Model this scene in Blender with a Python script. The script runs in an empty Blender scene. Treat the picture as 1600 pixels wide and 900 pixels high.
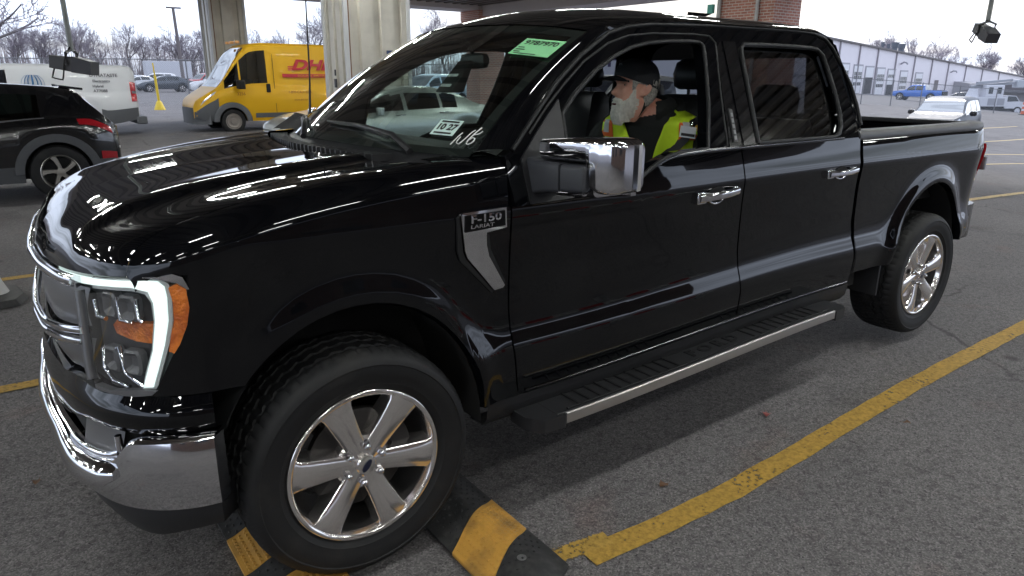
import bpy, bmesh, math, random
from mathutils import Vector, Matrix
from mathutils.geometry import tessellate_polygon
random.seed(7)
R = math.radians
PI = math.pi
scene = bpy.context.scene
COL = scene.collection

# ------------------------------------------------------------------ camera
cam = bpy.data.cameras.new("camera")
cam.sensor_width = 36.0
cam.lens = 36.0 * 1093.9 / 1600.0
cam.clip_start = 0.05
cam.clip_end = 3000
cam_o = bpy.data.objects.new("camera", cam)
COL.objects.link(cam_o)
_p, _y, _r = 0.2933, 0.6301, 0.0076
_f0 = Vector((math.sin(_y), math.cos(_y), 0)); _r0 = Vector((math.cos(_y), -math.sin(_y), 0)); _u0 = Vector((0, 0, 1))
_fw = math.cos(_p) * _f0 - math.sin(_p) * _u0
_up = math.sin(_p) * _f0 + math.cos(_p) * _u0
_rt = math.cos(_r) * _r0 + math.sin(_r) * _up
_uu = -math.sin(_r) * _r0 + math.cos(_r) * _up
M = Matrix((( _rt.x, _uu.x, -_fw.x, -0.8193), (_rt.y, _uu.y, -_fw.y, -1.8895), (_rt.z, _uu.z, -_fw.z, 1.6316), (0, 0, 0, 1)))
cam_o.matrix_world = M
scene.camera = cam_o

# ------------------------------------------------------------------ world
world = bpy.data.worlds.new("World")
scene.world = world
world.use_nodes = True
nt = world.node_tree
for n in list(nt.nodes): nt.nodes.remove(n)
SUN_EL, SUN_AZ = 38.0, 60.0
sky = nt.nodes.new("ShaderNodeTexSky"); sky.sky_type = 'NISHITA'; sky.sun_disc = False
sky.sun_elevation = R(SUN_EL); sky.sun_rotation = R(SUN_AZ)
sky.air_density = 1.0; sky.dust_density = 3.0; sky.ozone_density = 1.5
tc = nt.nodes.new("ShaderNodeTexCoord")
mp = nt.nodes.new("ShaderNodeMapping"); mp.inputs['Scale'].default_value = (1.0, 1.0, 9.0)
nz = nt.nodes.new("ShaderNodeTexNoise"); nz.inputs['Scale'].default_value = 2.3; nz.inputs['Detail'].default_value = 6; nz.inputs['Roughness'].default_value = .55
rp = nt.nodes.new("ShaderNodeValToRGB"); rp.color_ramp.elements[0].position = .38; rp.color_ramp.elements[1].position = .56
rp.color_ramp.elements[0].color = (.30, .30, .30, 1); rp.color_ramp.elements[1].color = (1, 1, 1, 1)
dk = nt.nodes.new("ShaderNodeMixRGB"); dk.blend_type = 'MULTIPLY'; dk.inputs[0].default_value = 1; dk.inputs['Color2'].default_value = (.42, .42, .42, 1)
mx = nt.nodes.new("ShaderNodeMixRGB"); mx.inputs['Color2'].default_value = (5.5, 6.2, 7.6, 1)
bg = nt.nodes.new("ShaderNodeBackground"); bg.inputs['Strength'].default_value = .13
wo = nt.nodes.new("ShaderNodeOutputWorld")
L_ = nt.links.new
L_(tc.outputs['Generated'], mp.inputs['Vector']); L_(mp.outputs[0], nz.inputs['Vector']); L_(nz.outputs['Fac'], rp.inputs[0])
L_(rp.outputs[0], mx.inputs['Fac']); L_(sky.outputs[0], dk.inputs['Color1']); L_(dk.outputs[0], mx.inputs['Color1']); L_(mx.outputs[0], bg.inputs['Color']); L_(bg.outputs[0], wo.inputs[0])

sun = bpy.data.lights.new("sun", 'SUN'); sun.energy = .6; sun.angle = R(14); sun.color = (1, .96, .9)
sun_o = bpy.data.objects.new("sun", sun); COL.objects.link(sun_o)
# sun direction: azimuth measured like the sky node (from +Y towards +X)
_d = Vector((math.sin(R(SUN_AZ)) * math.cos(R(SUN_EL)), math.cos(R(SUN_AZ)) * math.cos(R(SUN_EL)), math.sin(R(SUN_EL))))
sun_o.rotation_euler = _d.to_track_quat('Z', 'Y').to_euler()
sun_o.location = (60, 40, 60)

vs = scene.view_settings
vs.view_transform = 'Standard'; vs.look = 'None'; vs.gamma = 1; vs.use_curve_mapping = False
vs.exposure = 1.15
scene.render.engine = 'CYCLES'
scene.cycles.use_denoising = True
try: scene.cycles.denoiser = 'OPENIMAGEDENOISE'
except Exception: pass
scene.cycles.max_bounces = 8; scene.cycles.transparent_max_bounces = 24
scene.cycles.caustics_reflective = False; scene.cycles.caustics_refractive = False
scene.cycles.sample_clamp_indirect = 6

# ------------------------------------------------------------------ materials
def mat(name, col=(.5, .5, .5), rough=.5, metal=0., coat=0., emit=None, es=0., spec=.5, noise=None, bump=None, alpha=1.):
    m = bpy.data.materials.new(name); m.use_nodes = True
    t = m.node_tree; b = t.nodes['Principled BSDF']
    b.inputs['Base Color'].default_value = (*col, 1); b.inputs['Roughness'].default_value = rough; b.inputs['Metallic'].default_value = metal
    b.inputs['Coat Weight'].default_value = coat; b.inputs['Coat Roughness'].default_value = .02
    b.inputs['Specular IOR Level'].default_value = spec
    if emit:
        b.inputs['Emission Color'].default_value = (*emit, 1); b.inputs['Emission Strength'].default_value = es
    if noise:                                   # (scale, second colour, lo, hi)
        c = t.nodes.new("ShaderNodeTexCoord"); n = t.nodes.new("ShaderNodeTexNoise"); n.inputs['Scale'].default_value = noise[0]; n.inputs['Detail'].default_value = 6
        r = t.nodes.new("ShaderNodeValToRGB"); r.color_ramp.elements[0].position = noise[2]; r.color_ramp.elements[1].position = noise[3]
        r.color_ramp.elements[0].color = (*col, 1); r.color_ramp.elements[1].color = (*noise[1], 1)
        t.links.new(c.outputs['Object'], n.inputs['Vector']); t.links.new(n.outputs['Fac'], r.inputs[0]); t.links.new(r.outputs[0], b.inputs['Base Color'])
    if bump:                                    # (scale, strength, distance)
        c = t.nodes.new("ShaderNodeTexCoord"); n = t.nodes.new("ShaderNodeTexNoise"); n.inputs['Scale'].default_value = bump[0]; n.inputs['Detail'].default_value = 4
        u = t.nodes.new("ShaderNodeBump"); u.inputs['Strength'].default_value = bump[1]; u.inputs['Distance'].default_value = bump[2]
        t.links.new(c.outputs['Object'], n.inputs['Vector']); t.links.new(n.outputs['Fac'], u.inputs['Height']); t.links.new(u.outputs[0], b.inputs['Normal'])
    return m

def glass(name, tint=(.8, .85, .83), ior=1.5, boost=1.0, base=.07):
    m = bpy.data.materials.new(name); m.use_nodes = True
    t = m.node_tree
    for n in list(t.nodes): t.nodes.remove(n)
    o = t.nodes.new("ShaderNodeOutputMaterial"); tr = t.nodes.new("ShaderNodeBsdfTransparent"); tr.inputs[0].default_value = (*tint, 1)
    g = t.nodes.new("ShaderNodeBsdfGlossy"); g.inputs['Roughness'].default_value = .015; g.inputs[0].default_value = (boost, boost, boost, 1)
    f = t.nodes.new("ShaderNodeFresnel"); f.inputs[0].default_value = ior
    x = t.nodes.new("ShaderNodeMixShader")
    ge = t.nodes.new("ShaderNodeNewGeometry"); mu = t.nodes.new("ShaderNodeMath"); mu.operation = 'MULTIPLY_ADD'
    # same reflectance from both sides of a thin pane
    lw = t.nodes.new("ShaderNodeLayerWeight"); lw.inputs[0].default_value = .5
    po = t.nodes.new("ShaderNodeMath"); po.operation = 'POWER'; po.inputs[1].default_value = 3.2
    mu.inputs[1].default_value = .9; mu.inputs[2].default_value = base
    t.links.new(lw.outputs['Facing'], po.inputs[0]); t.links.new(po.outputs[0], mu.inputs[0]); t.links.new(mu.outputs[0], x.inputs[0])
    t.nodes.remove(f); t.nodes.remove(ge)
    t.links.new(tr.outputs[0], x.inputs[1]); t.links.new(g.outputs[0], x.inputs[2]); t.links.new(x.outputs[0], o.inputs[0])
    return m

PAINT = mat("black_paint", (.0018, .0020, .0030), .6, coat=1.0, spec=0., noise=(7, (.0052, .0056, .0066), .45, .8))
for _n in [n for n in PAINT.node_tree.nodes if n.type == "TEX_NOISE"]: _n.inputs["Roughness"].default_value = .7
CHROME = mat("chrome", (.74, .74, .77), .06, 1.0)
DCHROME = mat("rim_silver", (.92, .88, .86), .14, .96)
SATIN = mat("satin_aluminium", (.62, .60, .58), .34, 1.0)
GREYP = mat("silver_grey_plastic", (.16, .16, .17), .32, .4)
PLAST = mat("black_plastic", (.016, .016, .018), .45, bump=(350, .15, .002))
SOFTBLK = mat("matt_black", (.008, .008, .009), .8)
MOULD = mat("satin_black_moulding", (.010, .010, .011), .5, spec=.3)
GREYPL = mat("grey_plastic", (.045, .047, .055), .5, bump=(300, .15, .002))
TYRE = mat("tyre_rubber", (.010, .010, .011), .62, spec=.35, noise=(9, (.022, .021, .020), .5, .8), bump=(120, .2, .002))
DISC = mat("brake_disc", (.035, .032, .031), .5, .5)
BARREL = mat("rim_barrel", (.05, .048, .047), .45, .6)
GLASSW = glass("windscreen_glass", (.72, .84, .79), 1.5, base=.13)
GLASST = glass("tinted_glass", (.30, .31, .325))
GLASSC = glass("clear_side_glass", (.72, .78, .76))
LENS = glass("lamp_lens", (.93, .95, .96))
AMBER = mat("amber_reflector", (.75, .20, .02), .3, coat=.6, noise=(26, (.48, .10, .012), .42, .62), bump=(110, .9, .006))
REDL = mat("red_lamp", (.42, .01, .018), .18, coat=.8)
DRL = mat("daytime_lamp", (.5, .55, .55), .3, emit=(.80, 1.0, .96), es=.42)
INTER = mat("dark_interior", (.034, .034, .037), .7)
HEADL = mat("grey_headliner", (.14, .14, .14), .9)
LEATHER = mat("black_leather", (.012, .012, .014), .42, bump=(90, .2, .003))
WHITEP = mat("white_print", (.8, .8, .8), .5)
BLACKP = mat("black_print", (.012, .012, .012), .5)
GREENPAPER = mat("green_paper", (.30, .72, .36), .6)
MINTPAPER = mat("pale_sticker", (.62, .80, .74), .6)

# ------------------------------------------------------------------ mesh helpers
DEF = [None]
OFF = [Vector((0, 0, 0))]          # where the thing being built stands; vertices are written in place coordinates

class MB:
    def __init__(s): s.v = []; s.f = []; s.m = []; s.cm = 0
    def add(s, vs, fs):
        o = len(s.v); s.v += [tuple(v) for v in vs]; s.f += [tuple(i + o for i in f) for f in fs]; s.m += [s.cm] * len(fs); return s
    def grid(s, P, closeu=False, closev=False, flip=False):
        n, k = len(P), len(P[0]); vs = [p for r in P for p in r]; fs = []
        for i in range(n if closeu else n - 1):
            for j in range(k if closev else k - 1):
                a, b, c, d = i * k + j, i * k + (j + 1) % k, ((i + 1) % n) * k + (j + 1) % k, ((i + 1) % n) * k + j
                fs.append((a, d, c, b) if flip else (a, b, c, d))
        return s.add(vs, fs)
    def panel(s, P, depth=(0, .02, 0), flip=False):
        """a sheet with a turned-in edge all round, so panel gaps read as real gaps"""
        s.grid(P, flip=flip)
        n, k = len(P), len(P[0])
        loop = [P[0][j] for j in range(k)] + [P[i][k - 1] for i in range(1, n)] + [P[n - 1][j] for j in range(k - 2, -1, -1)] + [P[i][0] for i in range(n - 2, 0, -1)]
        inner = [(p[0] + depth[0], p[1] + depth[1], p[2] + depth[2]) for p in loop]
        s.grid([loop, inner], closev=True, flip=not flip)
        return s
    def box(s, lo, hi, rot=0., about=None):
        x0, y0, z0 = lo; x1, y1, z1 = hi
        vs = [(x0, y0, z0), (x1, y0, z0), (x1, y1, z0), (x0, y1, z0), (x0, y0, z1), (x1, y0, z1), (x1, y1, z1), (x0, y1, z1)]
        if rot:
            c = about or ((x0 + x1) / 2, (y0 + y1) / 2); ca, sa = math.cos(rot), math.sin(rot)
            vs = [(c[0] + (x - c[0]) * ca - (y - c[1]) * sa, c[1] + (x - c[0]) * sa + (y - c[1]) * ca, z) for x, y, z in vs]
        return s.add(vs, [(0, 3, 2, 1), (4, 5, 6, 7), (0, 1, 5, 4), (1, 2, 6, 5), (2, 3, 7, 6), (3, 0, 4, 7)])
    def hexa(s, p8):
        return s.add(p8, [(0, 3, 2, 1), (4, 5, 6, 7), (0, 1, 5, 4), (1, 2, 6, 5), (2, 3, 7, 6), (3, 0, 4, 7)])
    def loft(s, rings, cap=True):
        s.grid(rings, closev=True)
        if cap:
            k = len(rings[0]); s.add(rings[0], [tuple(range(k - 1, -1, -1))]); s.add(rings[-1], [tuple(range(k))])
        return s
    def tube(s, path, r, n=8, cap=True):
        P = [Vector(p) for p in path]; rings = []
        up = Vector((0, 0, 1))
        rr = r if isinstance(r, (list, tuple)) else [r] * len(P)
        for i, p in enumerate(P):
            d = (P[min(i + 1, len(P) - 1)] - P[max(i - 1, 0)]).normalized()
            a = d.cross(up)
            if a.length < .05: a = d.cross(Vector((0, 1, 0)))
            a.normalize(); b = a.cross(d)
            rings.append([tuple(p + rr[i] * (math.cos(2 * PI * k / n) * a + math.sin(2 * PI * k / n) * b)) for k in range(n)])
        return s.loft(rings, cap)
    def lathe(s, prof, c, n=48, axis='y', capend=False):
        rings = []
        for r, h in prof:
            ring = []
            for k in range(n):
                a = 2 * PI * k / n
                if axis == 'y': ring.append((c[0] + r * math.cos(a), c[1] + h, c[2] + r * math.sin(a)))
                elif axis == 'z': ring.append((c[0] + r * math.cos(a), c[1] + r * math.sin(a), c[2] + h))
                else: ring.append((c[0] + h, c[1] + r * math.cos(a), c[2] + r * math.sin(a)))
            rings.append(ring)
        return s.loft(rings, cap=capend)
    def poly(s, loops, fn):
        """flat polygon with holes, mapped through fn(u, v)"""
        tris = tessellate_polygon([[Vector((u, v, 0)) for u, v in lp] for lp in loops])
        flat = [p for lp in loops for p in lp]
        return s.add([fn(*p) for p in flat], [tuple(t) for t in tris])
    def prism(s, loop, fa, fb):
        """closed outline extruded between two mappings"""
        n = len(loop)
        A = [fa(*p) for p in loop]; B = [fb(*p) for p in loop]
        t = [tuple(x) for x in tessellate_polygon([[Vector((u, v, 0)) for u, v in loop]])]
        s.add(A, t); s.add(B, t)
        return s.grid([A, B], closev=True)
    def mirror(s, W):
        m = MB(); m.v = [(x, W - y, z) for x, y, z in s.v]; m.f = [tuple(reversed(f)) for f in s.f]; m.m = list(s.m); return m
    def join(s, o):
        b = len(s.v); s.v += o.v; s.f += [tuple(i + b for i in f) for f in o.f]; s.m += o.m; return s
    def build(s, name, mats, parent=None, angle=38, bevel=0, seg=2, fix=False, merge=False):
        me = bpy.data.meshes.new(name)
        o0 = OFF[0]
        if DEF[0]: s.v = [DEF[0](v) for v in s.v]
        me.from_pydata([(x - o0.x, y - o0.y, z - o0.z) for x, y, z in s.v], [], s.f)
        ms = mats if isinstance(mats, (list, tuple)) else [mats]
        for m in ms: me.materials.append(m)
        if len(ms) > 1:
            for p, i in zip(me.polygons, s.m): p.material_index = i
        if merge or fix:
            bm = bmesh.new(); bm.from_mesh(me)
            if merge: bmesh.ops.remove_doubles(bm, verts=bm.verts, dist=1e-4)
            if fix: bmesh.ops.recalc_face_normals(bm, faces=bm.faces)
            bm.to_mesh(me); bm.free()
        if angle:
            me.polygons.foreach_set('use_smooth', [True] * len(me.polygons))
            if angle < 180: me.set_sharp_from_angle(angle=R(angle))
        me.update()
        ob = bpy.data.objects.new(name, me); COL.objects.link(ob)
        if parent is not None: ob.parent = parent
        if bevel:
            md = ob.modifiers.new("bevel", 'BEVEL'); md.width = bevel; md.segments = seg; md.limit_method = 'ANGLE'; md.angle_limit = R(35)
            md.harden_normals = False
        return ob

def tag(o, label, cat, group=None, kind=None):
    o['label'] = label; o['category'] = cat
    if group: o['group'] = group
    if kind: o['kind'] = kind
    return o
def thing(name, loc, label, cat, group=None, rz=0.):
    o = bpy.data.objects.new(name, None); COL.objects.link(o); o.empty_display_size = .2
    o.location = loc; o.rotation_euler = (0, 0, rz)
    OFF[0] = Vector(loc)
    return tag(o, label, cat, group)
def at0(): OFF[0] = Vector((0, 0, 0))
def copy_tree(o, parent=None):
    c = o.copy(); COL.objects.link(c)
    if parent is not None: c.parent = parent
    for ch in list(o.children): copy_tree(ch, c)
    return c

def text_verts(s, size=1., extrude=0., align='CENTER', shear=0., bold=0.):
    cu = bpy.data.curves.new("txt", 'FONT'); cu.body = s; cu.size = size; cu.extrude = extrude; cu.align_x = align; cu.align_y = 'CENTER'; cu.shear = shear; cu.offset = bold
    cu.resolution_u = 3
    ob = bpy.data.objects.new("txt", cu); COL.objects.link(ob)
    dg = bpy.context.evaluated_depsgraph_get(); dg.update()
    ev = ob.evaluated_get(dg); me = ev.to_mesh()
    vs = [tuple(v.co) for v in me.vertices]; fs = [tuple(p.vertices) for p in me.polygons]
    ev.to_mesh_clear(); bpy.data.objects.remove(ob); bpy.data.curves.remove(cu)
    return vs, fs
def text_on(mb, s, fn, size, extrude=0., align='CENTER', shear=0., bold=0.):
    """fn(u, v, w) -> place coordinates; u along the writing, v up, w out of the surface"""
    vs, fs = text_verts(s, size, extrude, align, shear, bold)
    mb.add([fn(*v) for v in vs], fs)
    return mb
def plane_fn(o, u, v, n):
    o, u, v, n = Vector(o), Vector(u).normalized(), Vector(v).normalized(), Vector(n).normalized()
    return lambda a, b, c=0.: tuple(o + u * a + v * b + n * c)

def pchip(tab):
    xs = [p[0] for p in tab]; ys = [p[1] for p in tab]; n = len(xs)
    h = [xs[i + 1] - xs[i] for i in range(n - 1)]; d = [(ys[i + 1] - ys[i]) / h[i] for i in range(n - 1)]
    m = [0.0] * n; m[0] = d[0]; m[-1] = d[-1]
    for i in range(1, n - 1):
        if d[i - 1] * d[i] > 0:
            w1 = 2 * h[i] + h[i - 1]; w2 = h[i] + 2 * h[i - 1]; m[i] = (w1 + w2) / (w1 / d[i - 1] + w2 / d[i])
    def f(x):
        if x <= xs[0]: return ys[0]
        if x >= xs[-1]: return ys[-1]
        lo, hi = 0, n - 1
        while hi - lo > 1:
            k = (lo + hi) // 2
            if xs[k] <= x: lo = k
            else: hi = k
        t = (x - xs[lo]) / h[lo]; t2 = t * t; t3 = t2 * t
        return (2 * t3 - 3 * t2 + 1) * ys[lo] + (t3 - 2 * t2 + t) * h[lo] * m[lo] + (-2 * t3 + 3 * t2) * ys[lo + 1] + (t3 - t2) * h[lo] * m[lo + 1]
    return f
def lerp(a, b, t): return a + (b - a) * t
def vl(a, b, t): return tuple(lerp(p, q, t) for p, q in zip(a, b))
def lin(a, b, n): return [a + (b - a) * i / (n - 1) for i in range(n)]
def resample(pts, n):
    P = [Vector(p) for p in pts]; L = [0.]
    for a, b in zip(P, P[1:]): L.append(L[-1] + (b - a).length)
    out = []
    for i in range(n):
        t = L[-1] * i / (n - 1); k = 0
        while k < len(P) - 2 and L[k + 1] < t: k += 1
        out.append(tuple(P[k].lerp(P[k + 1], (t - L[k]) / max(1e-9, L[k + 1] - L[k]))))
    return out
def spline(pts, n):
    P = [Vector(p) for p in pts]; L = [0.]
    for a, b in zip(P, P[1:]): L.append(L[-1] + (b - a).length)
    fs = [pchip([(l, p[i]) for l, p in zip(L, P)]) for i in range(len(P[0]))]
    return [tuple(f(L[-1] * k / (n - 1)) for f in fs) for k in range(n)]
# ================================================================== the pickup truck
W = 2.0                                    # near side at y = 0, far side at y = W
WB = 3.80
truck = thing("pickup_truck", (1.9, 1.0, 0), "glossy black crew cab pickup truck with chrome mirrors parked across the foreground, driver inside", "pickup truck")
def _ss(t): t = max(0., min(1., t)); return t * t * (3 - 2 * t)
DEF[0] = lambda v: (v[0], v[1] if v[1] < 1.08 else 1.08 + (v[1] - 1.08) * .885, v[2] + .055 * _ss((v[0] - .7) / 2.0) * (1 - _ss((v[2] - 1.0) / .34)))     # body rake: the sills climb towards the back
PCP = [(.62, .030), (.10, .030), (-.20, .030), (-.33, .032), (-.42, .038), (-.49, .058), (-.55, .092), (-.605, .145), (-.65, .215), (-.69, .32), (-.72, .44), (-.745, .62), (-.762, .80), (-.77, 1.0)]
_s = [0.]
for a, b in zip(PCP, PCP[1:]): _s.append(_s[-1] + math.hypot(b[0] - a[0], b[1] - a[1]))
S0 = .52
_fx = pchip([(s - S0, p[0]) for s, p in zip(_s, PCP)]); _fy = pchip([(s - S0, p[1]) for s, p in zip(_s, PCP)])
SMAX = _s[-1] - S0
zins = pchip([(.40, .085), (.47, .066), (.52, .056), (.58, .044), (.64, .037), (.69, .043), (.75, .056), (.82, .060), (.92, .054), (1.05, .043), (1.14, .033), (1.185, .029), (1.22, .034), (1.28, .045), (1.34, .058), (1.45, .08)])
def flare(x, z, cx, a, b, amp):
    r = math.hypot((x - cx) / a, (z - .43) / b)
    return amp * math.exp(-((r - 1.02) / .13) ** 2) if z > .40 else 0
FA, FB = .47, .530
RX, RA, RB = 3.755, .445, .555
def yside(x, z):
    y = zins(z)
    y -= flare(x, z, 0., FA, FB, .024) + flare(x, z, RX, RA, RB, .032)
    if x > 4.25: y += .9 * (x - 4.25) ** 2 + (.6 * (x - 4.42) if x > 4.42 else 0)
    return y
def S(s, z, off=0.):
    e = 1e-3
    x = _fx(s); y = _fy(s)
    tx = _fx(s + e) - _fx(s - e); ty = _fy(s + e) - _fy(s - e); L = math.hypot(tx, ty) or 1
    nx, ny = -abs(ty) / L, -abs(tx) / L
    if off > 0: off *= 1 - .40 * _ss((s - .85) / .5)
    w = min(1, max(0, (s - .35) / .35))
    lean = -.10 * w * (max(z, .82) - 1.0)
    b = min(1, max(0, (.55 - s) / .25))
    y2 = y + (yside(x, z) - .03) * b
    return (x + nx * off - lean, y2 + ny * off, z)
def s_of_y(y):
    lo, hi = .4, SMAX
    for _ in range(40):
        m = (lo + hi) / 2
        if _fy(m) < y: lo = m
        else: hi = m
    return lo
def sx(x):                                  # s of a station on the straight side
    lo, hi = -.52, 1.2
    for _ in range(40):
        m = (lo + hi) / 2
        if _fx(m) > x: lo = m
        else: hi = m
    return lo

def both(name, fn, m, angle=38, bevel=0, merge=False, parent=None, label=None, **k):
    """a part on the driver's side and its mirror twin"""
    out = []
    for far in (False, True):
        mb = fn()
        if far: mb = mb.mirror(W)
        o = mb.build(name, m, (parent[len(out)] if parent else truck), angle=angle, bevel=bevel, merge=merge, **k)
        if label: o['label'] = label
        out.append(o)
    return out

# ---- hood
ztop = pchip([(.5, 1.122), (.72, 1.118), (.95, 1.10), (1.3, 1.075), (1.62, 1.065)])
hood_h = pchip([(0, 0), (.008, .026), (.022, .054), (.045, .080), (.08, .103), (.14, .126), (.22, .147), (.36, .177), (.6, .212), (.9, .240), (1.2, .258)])
xcowl = pchip([(.1, .33), (.2, .295), (.4, .235), (.7, .175), (1.0, .15)])
dome = pchip([(.15, 0), (.36, .006), (.41, .012), (.45, .030), (.50, .036), (.62, .038), (1.0, .042)])
def hoodz(x, y):
    yy = min(y, W - y)
    s = s_of_y(max(.11, yy)); d = max(0, x - S(s, ztop(s))[0])
    k = min(1, d / .18)
    return ztop(s) + hood_h(d) + dome(yy) * k
YH = .150
def hood():
    mb = MB(); P = []
    ys = [YH, .158, .168] + lin(.18, 1.0, 58)
    ys = ys + [W - y for y in reversed(ys[:-1])]
    for y in ys:
        yy = min(y, W - y); s = s_of_y(yy); xf = S(s, ztop(s))[0]; row = []
        for t in [0, .004, .010, .016, .024, .034, .046, .06, .076, .094, .115, .14] + lin(.17, 1, 34):
            x = lerp(xf, xcowl(yy), t)
            row.append((x, y, hoodz(x, y)))
        P.append(row)
    mb.grid(P)
    # turned-down edges
    mb.grid([[r[-1] for r in P], [(r[-1][0] + .005, r[-1][1], r[-1][2] - .03) for r in P]])
    mb.grid([[r[0] for r in P], [(r[0][0] + .012, r[0][1], r[0][2] - .018) for r in P]], flip=True)
    return mb
hood_o = hood().build("hood", PAINT, truck, angle=60)

# ---- fenders
def arch_f(x):
    return .43 + FB * math.sqrt(max(0, 1 - (x / FA) ** 2)) if abs(x) < FA else 0
lamp_z = pchip([(.573, 1.13), (.58, 1.0), (.586, .975), (.621, .905), (.662, .817), (.684, .785)])
xdoor_f = pchip([(.44, .650), (.52, .628), (.65, .604), (.85, .589), (1.04, .582), (1.2, .578), (1.4, .575)])
def fender():
    mb = MB()
    def top_rows(s):
        """fillet from the side up to the hood edge"""
        x = S(s, 1.1)[0]; zh = hoodz(min(x, .6), YH)
        xf = x
        A = S(s, zh - .085); out = []
        B = (A[0], YH - .004, zh)
        if s > .5:
            k = (s - .5) / .22; B = (lerp(A[0], S(s_of_y(YH), 1.1)[0], min(1, k)) + .0, YH - .004, 0)
            B = (B[0], B[1], hoodz(B[0], YH))
        for a in (0, 12, 26, 42, 58, 74, 90):
            c = R(a)
            out.append((lerp(A[0], B[0], 1 - math.cos(c)), lerp(A[1], B[1], 1 - math.cos(c)), lerp(A[2], B[2], math.sin(c))))
        return out, A[2]
    cols = []
    xs = [.574, .56, .53, .50, .475, .4699, .466, .458, .447, .43, .41, .385, .35, .31, .26, .2, .13, .06, 0, -.06, -.13, -.19, -.24, -.28, -.31, -.335, -.352, -.37, -.39, -.41, -.43, -.45]
    for x in xs:
        s = sx(x)
        zl = arch_f(x)
        if x > .4699: zl = .475
        if x < -.33: zl = max(.785, zl) if x < -.352 else zl
        zl = max(zl, .475)
        top, za = top_rows(s)
        row = []
        n = 22
        for i in range(n):
            t = i / (n - 1); t = t ** .85
            z = lerp(zl, za, t); p = S(s, z)
            if x > .55: p = (min(p[0], xdoor_f(z) - .006) if i else xdoor_f(z) - .006, p[1], p[2])
            row.append(p)
        cols.append(row[:-1] + top)
    s_end = .573
    top, za = top_rows(s_end)
    cols.append([S(s_end, lerp(.785, za, i / 21)) for i in range(21)] + top)
    if True:
        # front edge column follows the door gap at the back
        for j, p in enumerate(cols[0]):
            cols[0][j] = (xdoor_f(p[2]) - .006 if p[2] < 1.33 else p[0], p[1], p[2])
    mb.grid(cols, flip=True)
    # turned-in wheel arch lip and door-gap edge
    lip = [c[0] for c in cols]
    mb.grid([lip, [(p[0] * .985 if abs(p[0]) < .48 else p[0], p[1] + .03, p[2] - .008) for p in lip]], flip=True)
    e = cols[0]; mb.grid([e, [(p[0], p[1] + .03, p[2]) for p in e]], flip=True)
    # triangle under the slanting lamp edge
    tri = []
    for s in lin(.573, .684, 9):
        zt = lamp_z(s)
        tri.append([S(s, lerp(.785, zt, i / 8)) for i in range(9)])
    mb.grid(tri, flip=True)
    # strip above the lamp
    st = []
    for s in lin(.573, .716, 9):
        top, za = top_rows(s)
        st.append([S(s, lerp(1.124, max(za, 1.126), i / 4)) for i in range(4)] + top)
    mb.grid(st, flip=True)
    # shelf behind the hood corner, running back to the windscreen pillar
    sh = []
    for x in (.33, .40, .48, .574):
        zh = hoodz(x, YH)
        sh.append([(x, YH - .004, zh), (x, .175, zh + .003), (x, .22, zh + .004)])
    mb.grid(sh, flip=True)
    return mb
fend = both("fender", fender, PAINT, angle=60)

def arch_liner(cx, a, b, x0=None):
    def f():
        mb = MB(); P = []
        for i in range(25):
            t = PI * i / 24
            x = cx + (a - .01) * math.cos(t); z = .43 + (b - .012) * math.sin(t)
            P.append([(x, .055, z), (x, .20, z + .01), (x, .42, z + .01)])
        P = [[(p[0], p[1], .41) for p in P[0]]] + P + [[(p[0], p[1], .41) for p in P[-1]]]
        mb.grid(P)
        mb.add([r[2] for r in P], [tuple(range(len(P)))])
        return mb
    return f
both("wheel_arch_liner", arch_liner(0, FA, FB), SOFTBLK)
both("wheel_arch_liner", arch_liner(RX, RA, RB), SOFTBLK)

# ---- valance under the lamps, bumper, air dam
val_low = pchip([(.5, .688), (.55, .682), (.70, .674), (.94, .662), (1.24, .586), (1.4, .560), (1.62, .555)])
val_top = pchip([(.5, .782), (.72, .780), (.9, .765), (1.05, .770), (1.2, .745), (1.62, .735)])
def full_front(fz0, fz1, off0, off1, s0, n=30, rows=5, prof=None):
    ss = lin(s0, SMAX, n); half = []
    for s in ss:
        half.append([S(s, lerp(fz0(s), fz1(s), i / (rows - 1)), lerp(off0, off1, i / (rows - 1)) + (prof(i / (rows - 1)) if prof else 0)) for i in range(rows)])
    far = [[(x, W - y, z) for x, y, z in r] for r in reversed(half[:-1])]
    return half + far
mb = MB(); P = full_front(val_low, val_top, .012, .0, .535, rows=7, prof=lambda t: .018 * math.sin(PI * min(1, t * 1.05))); mb.grid(P, flip=True)
mb.grid([[r[-1] for r in P], [(r[-1][0] + .05, r[-1][1], r[-1][2] + .004) for r in P]], flip=True)
mb.build("front_valance", PAINT, truck, angle=60)
bum_top = pchip([(.5, .672), (.55, .666), (.749, .650), (.765, .63), (.80, .590), (1.0, .552), (1.16, .535), (1.62, .525)])
bum_bot = pchip([(.5, .452), (.56, .448), (.76, .435), (.92, .420), (1.2, .390), (1.4, .372), (1.62, .366)])
def bprof(t):
    return .035 * math.sin(PI * (.12 + .80 * t)) ** .8
mb = MB(); P = full_front(bum_bot, bum_top, .010, .030, .542, n=44, rows=9, prof=bprof)
mb.grid(P, flip=True)
tp = [r[-1] for r in P]
def back(p, k=.05, dz=0.):
    c = Vector((.5, 1.0, 0)); d = (c - Vector((p[0], p[1], 0))).normalized(); return (p[0] + d.x * k, p[1] + d.y * k, p[2] + dz)
mb.grid([tp, [back(p, .012, .010) for p in tp], [back(p, .05, .014) for p in tp]], flip=True)
bt = [r[0] for r in P]; mb.grid([bt, [back(p, .04, -.01) for p in bt]])
e0 = P[0]; mb.grid([e0, [back(p, .05) for p in e0]], flip=True)
bumper = mb.build("front_bumper", CHROME, truck, angle=45)
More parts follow.
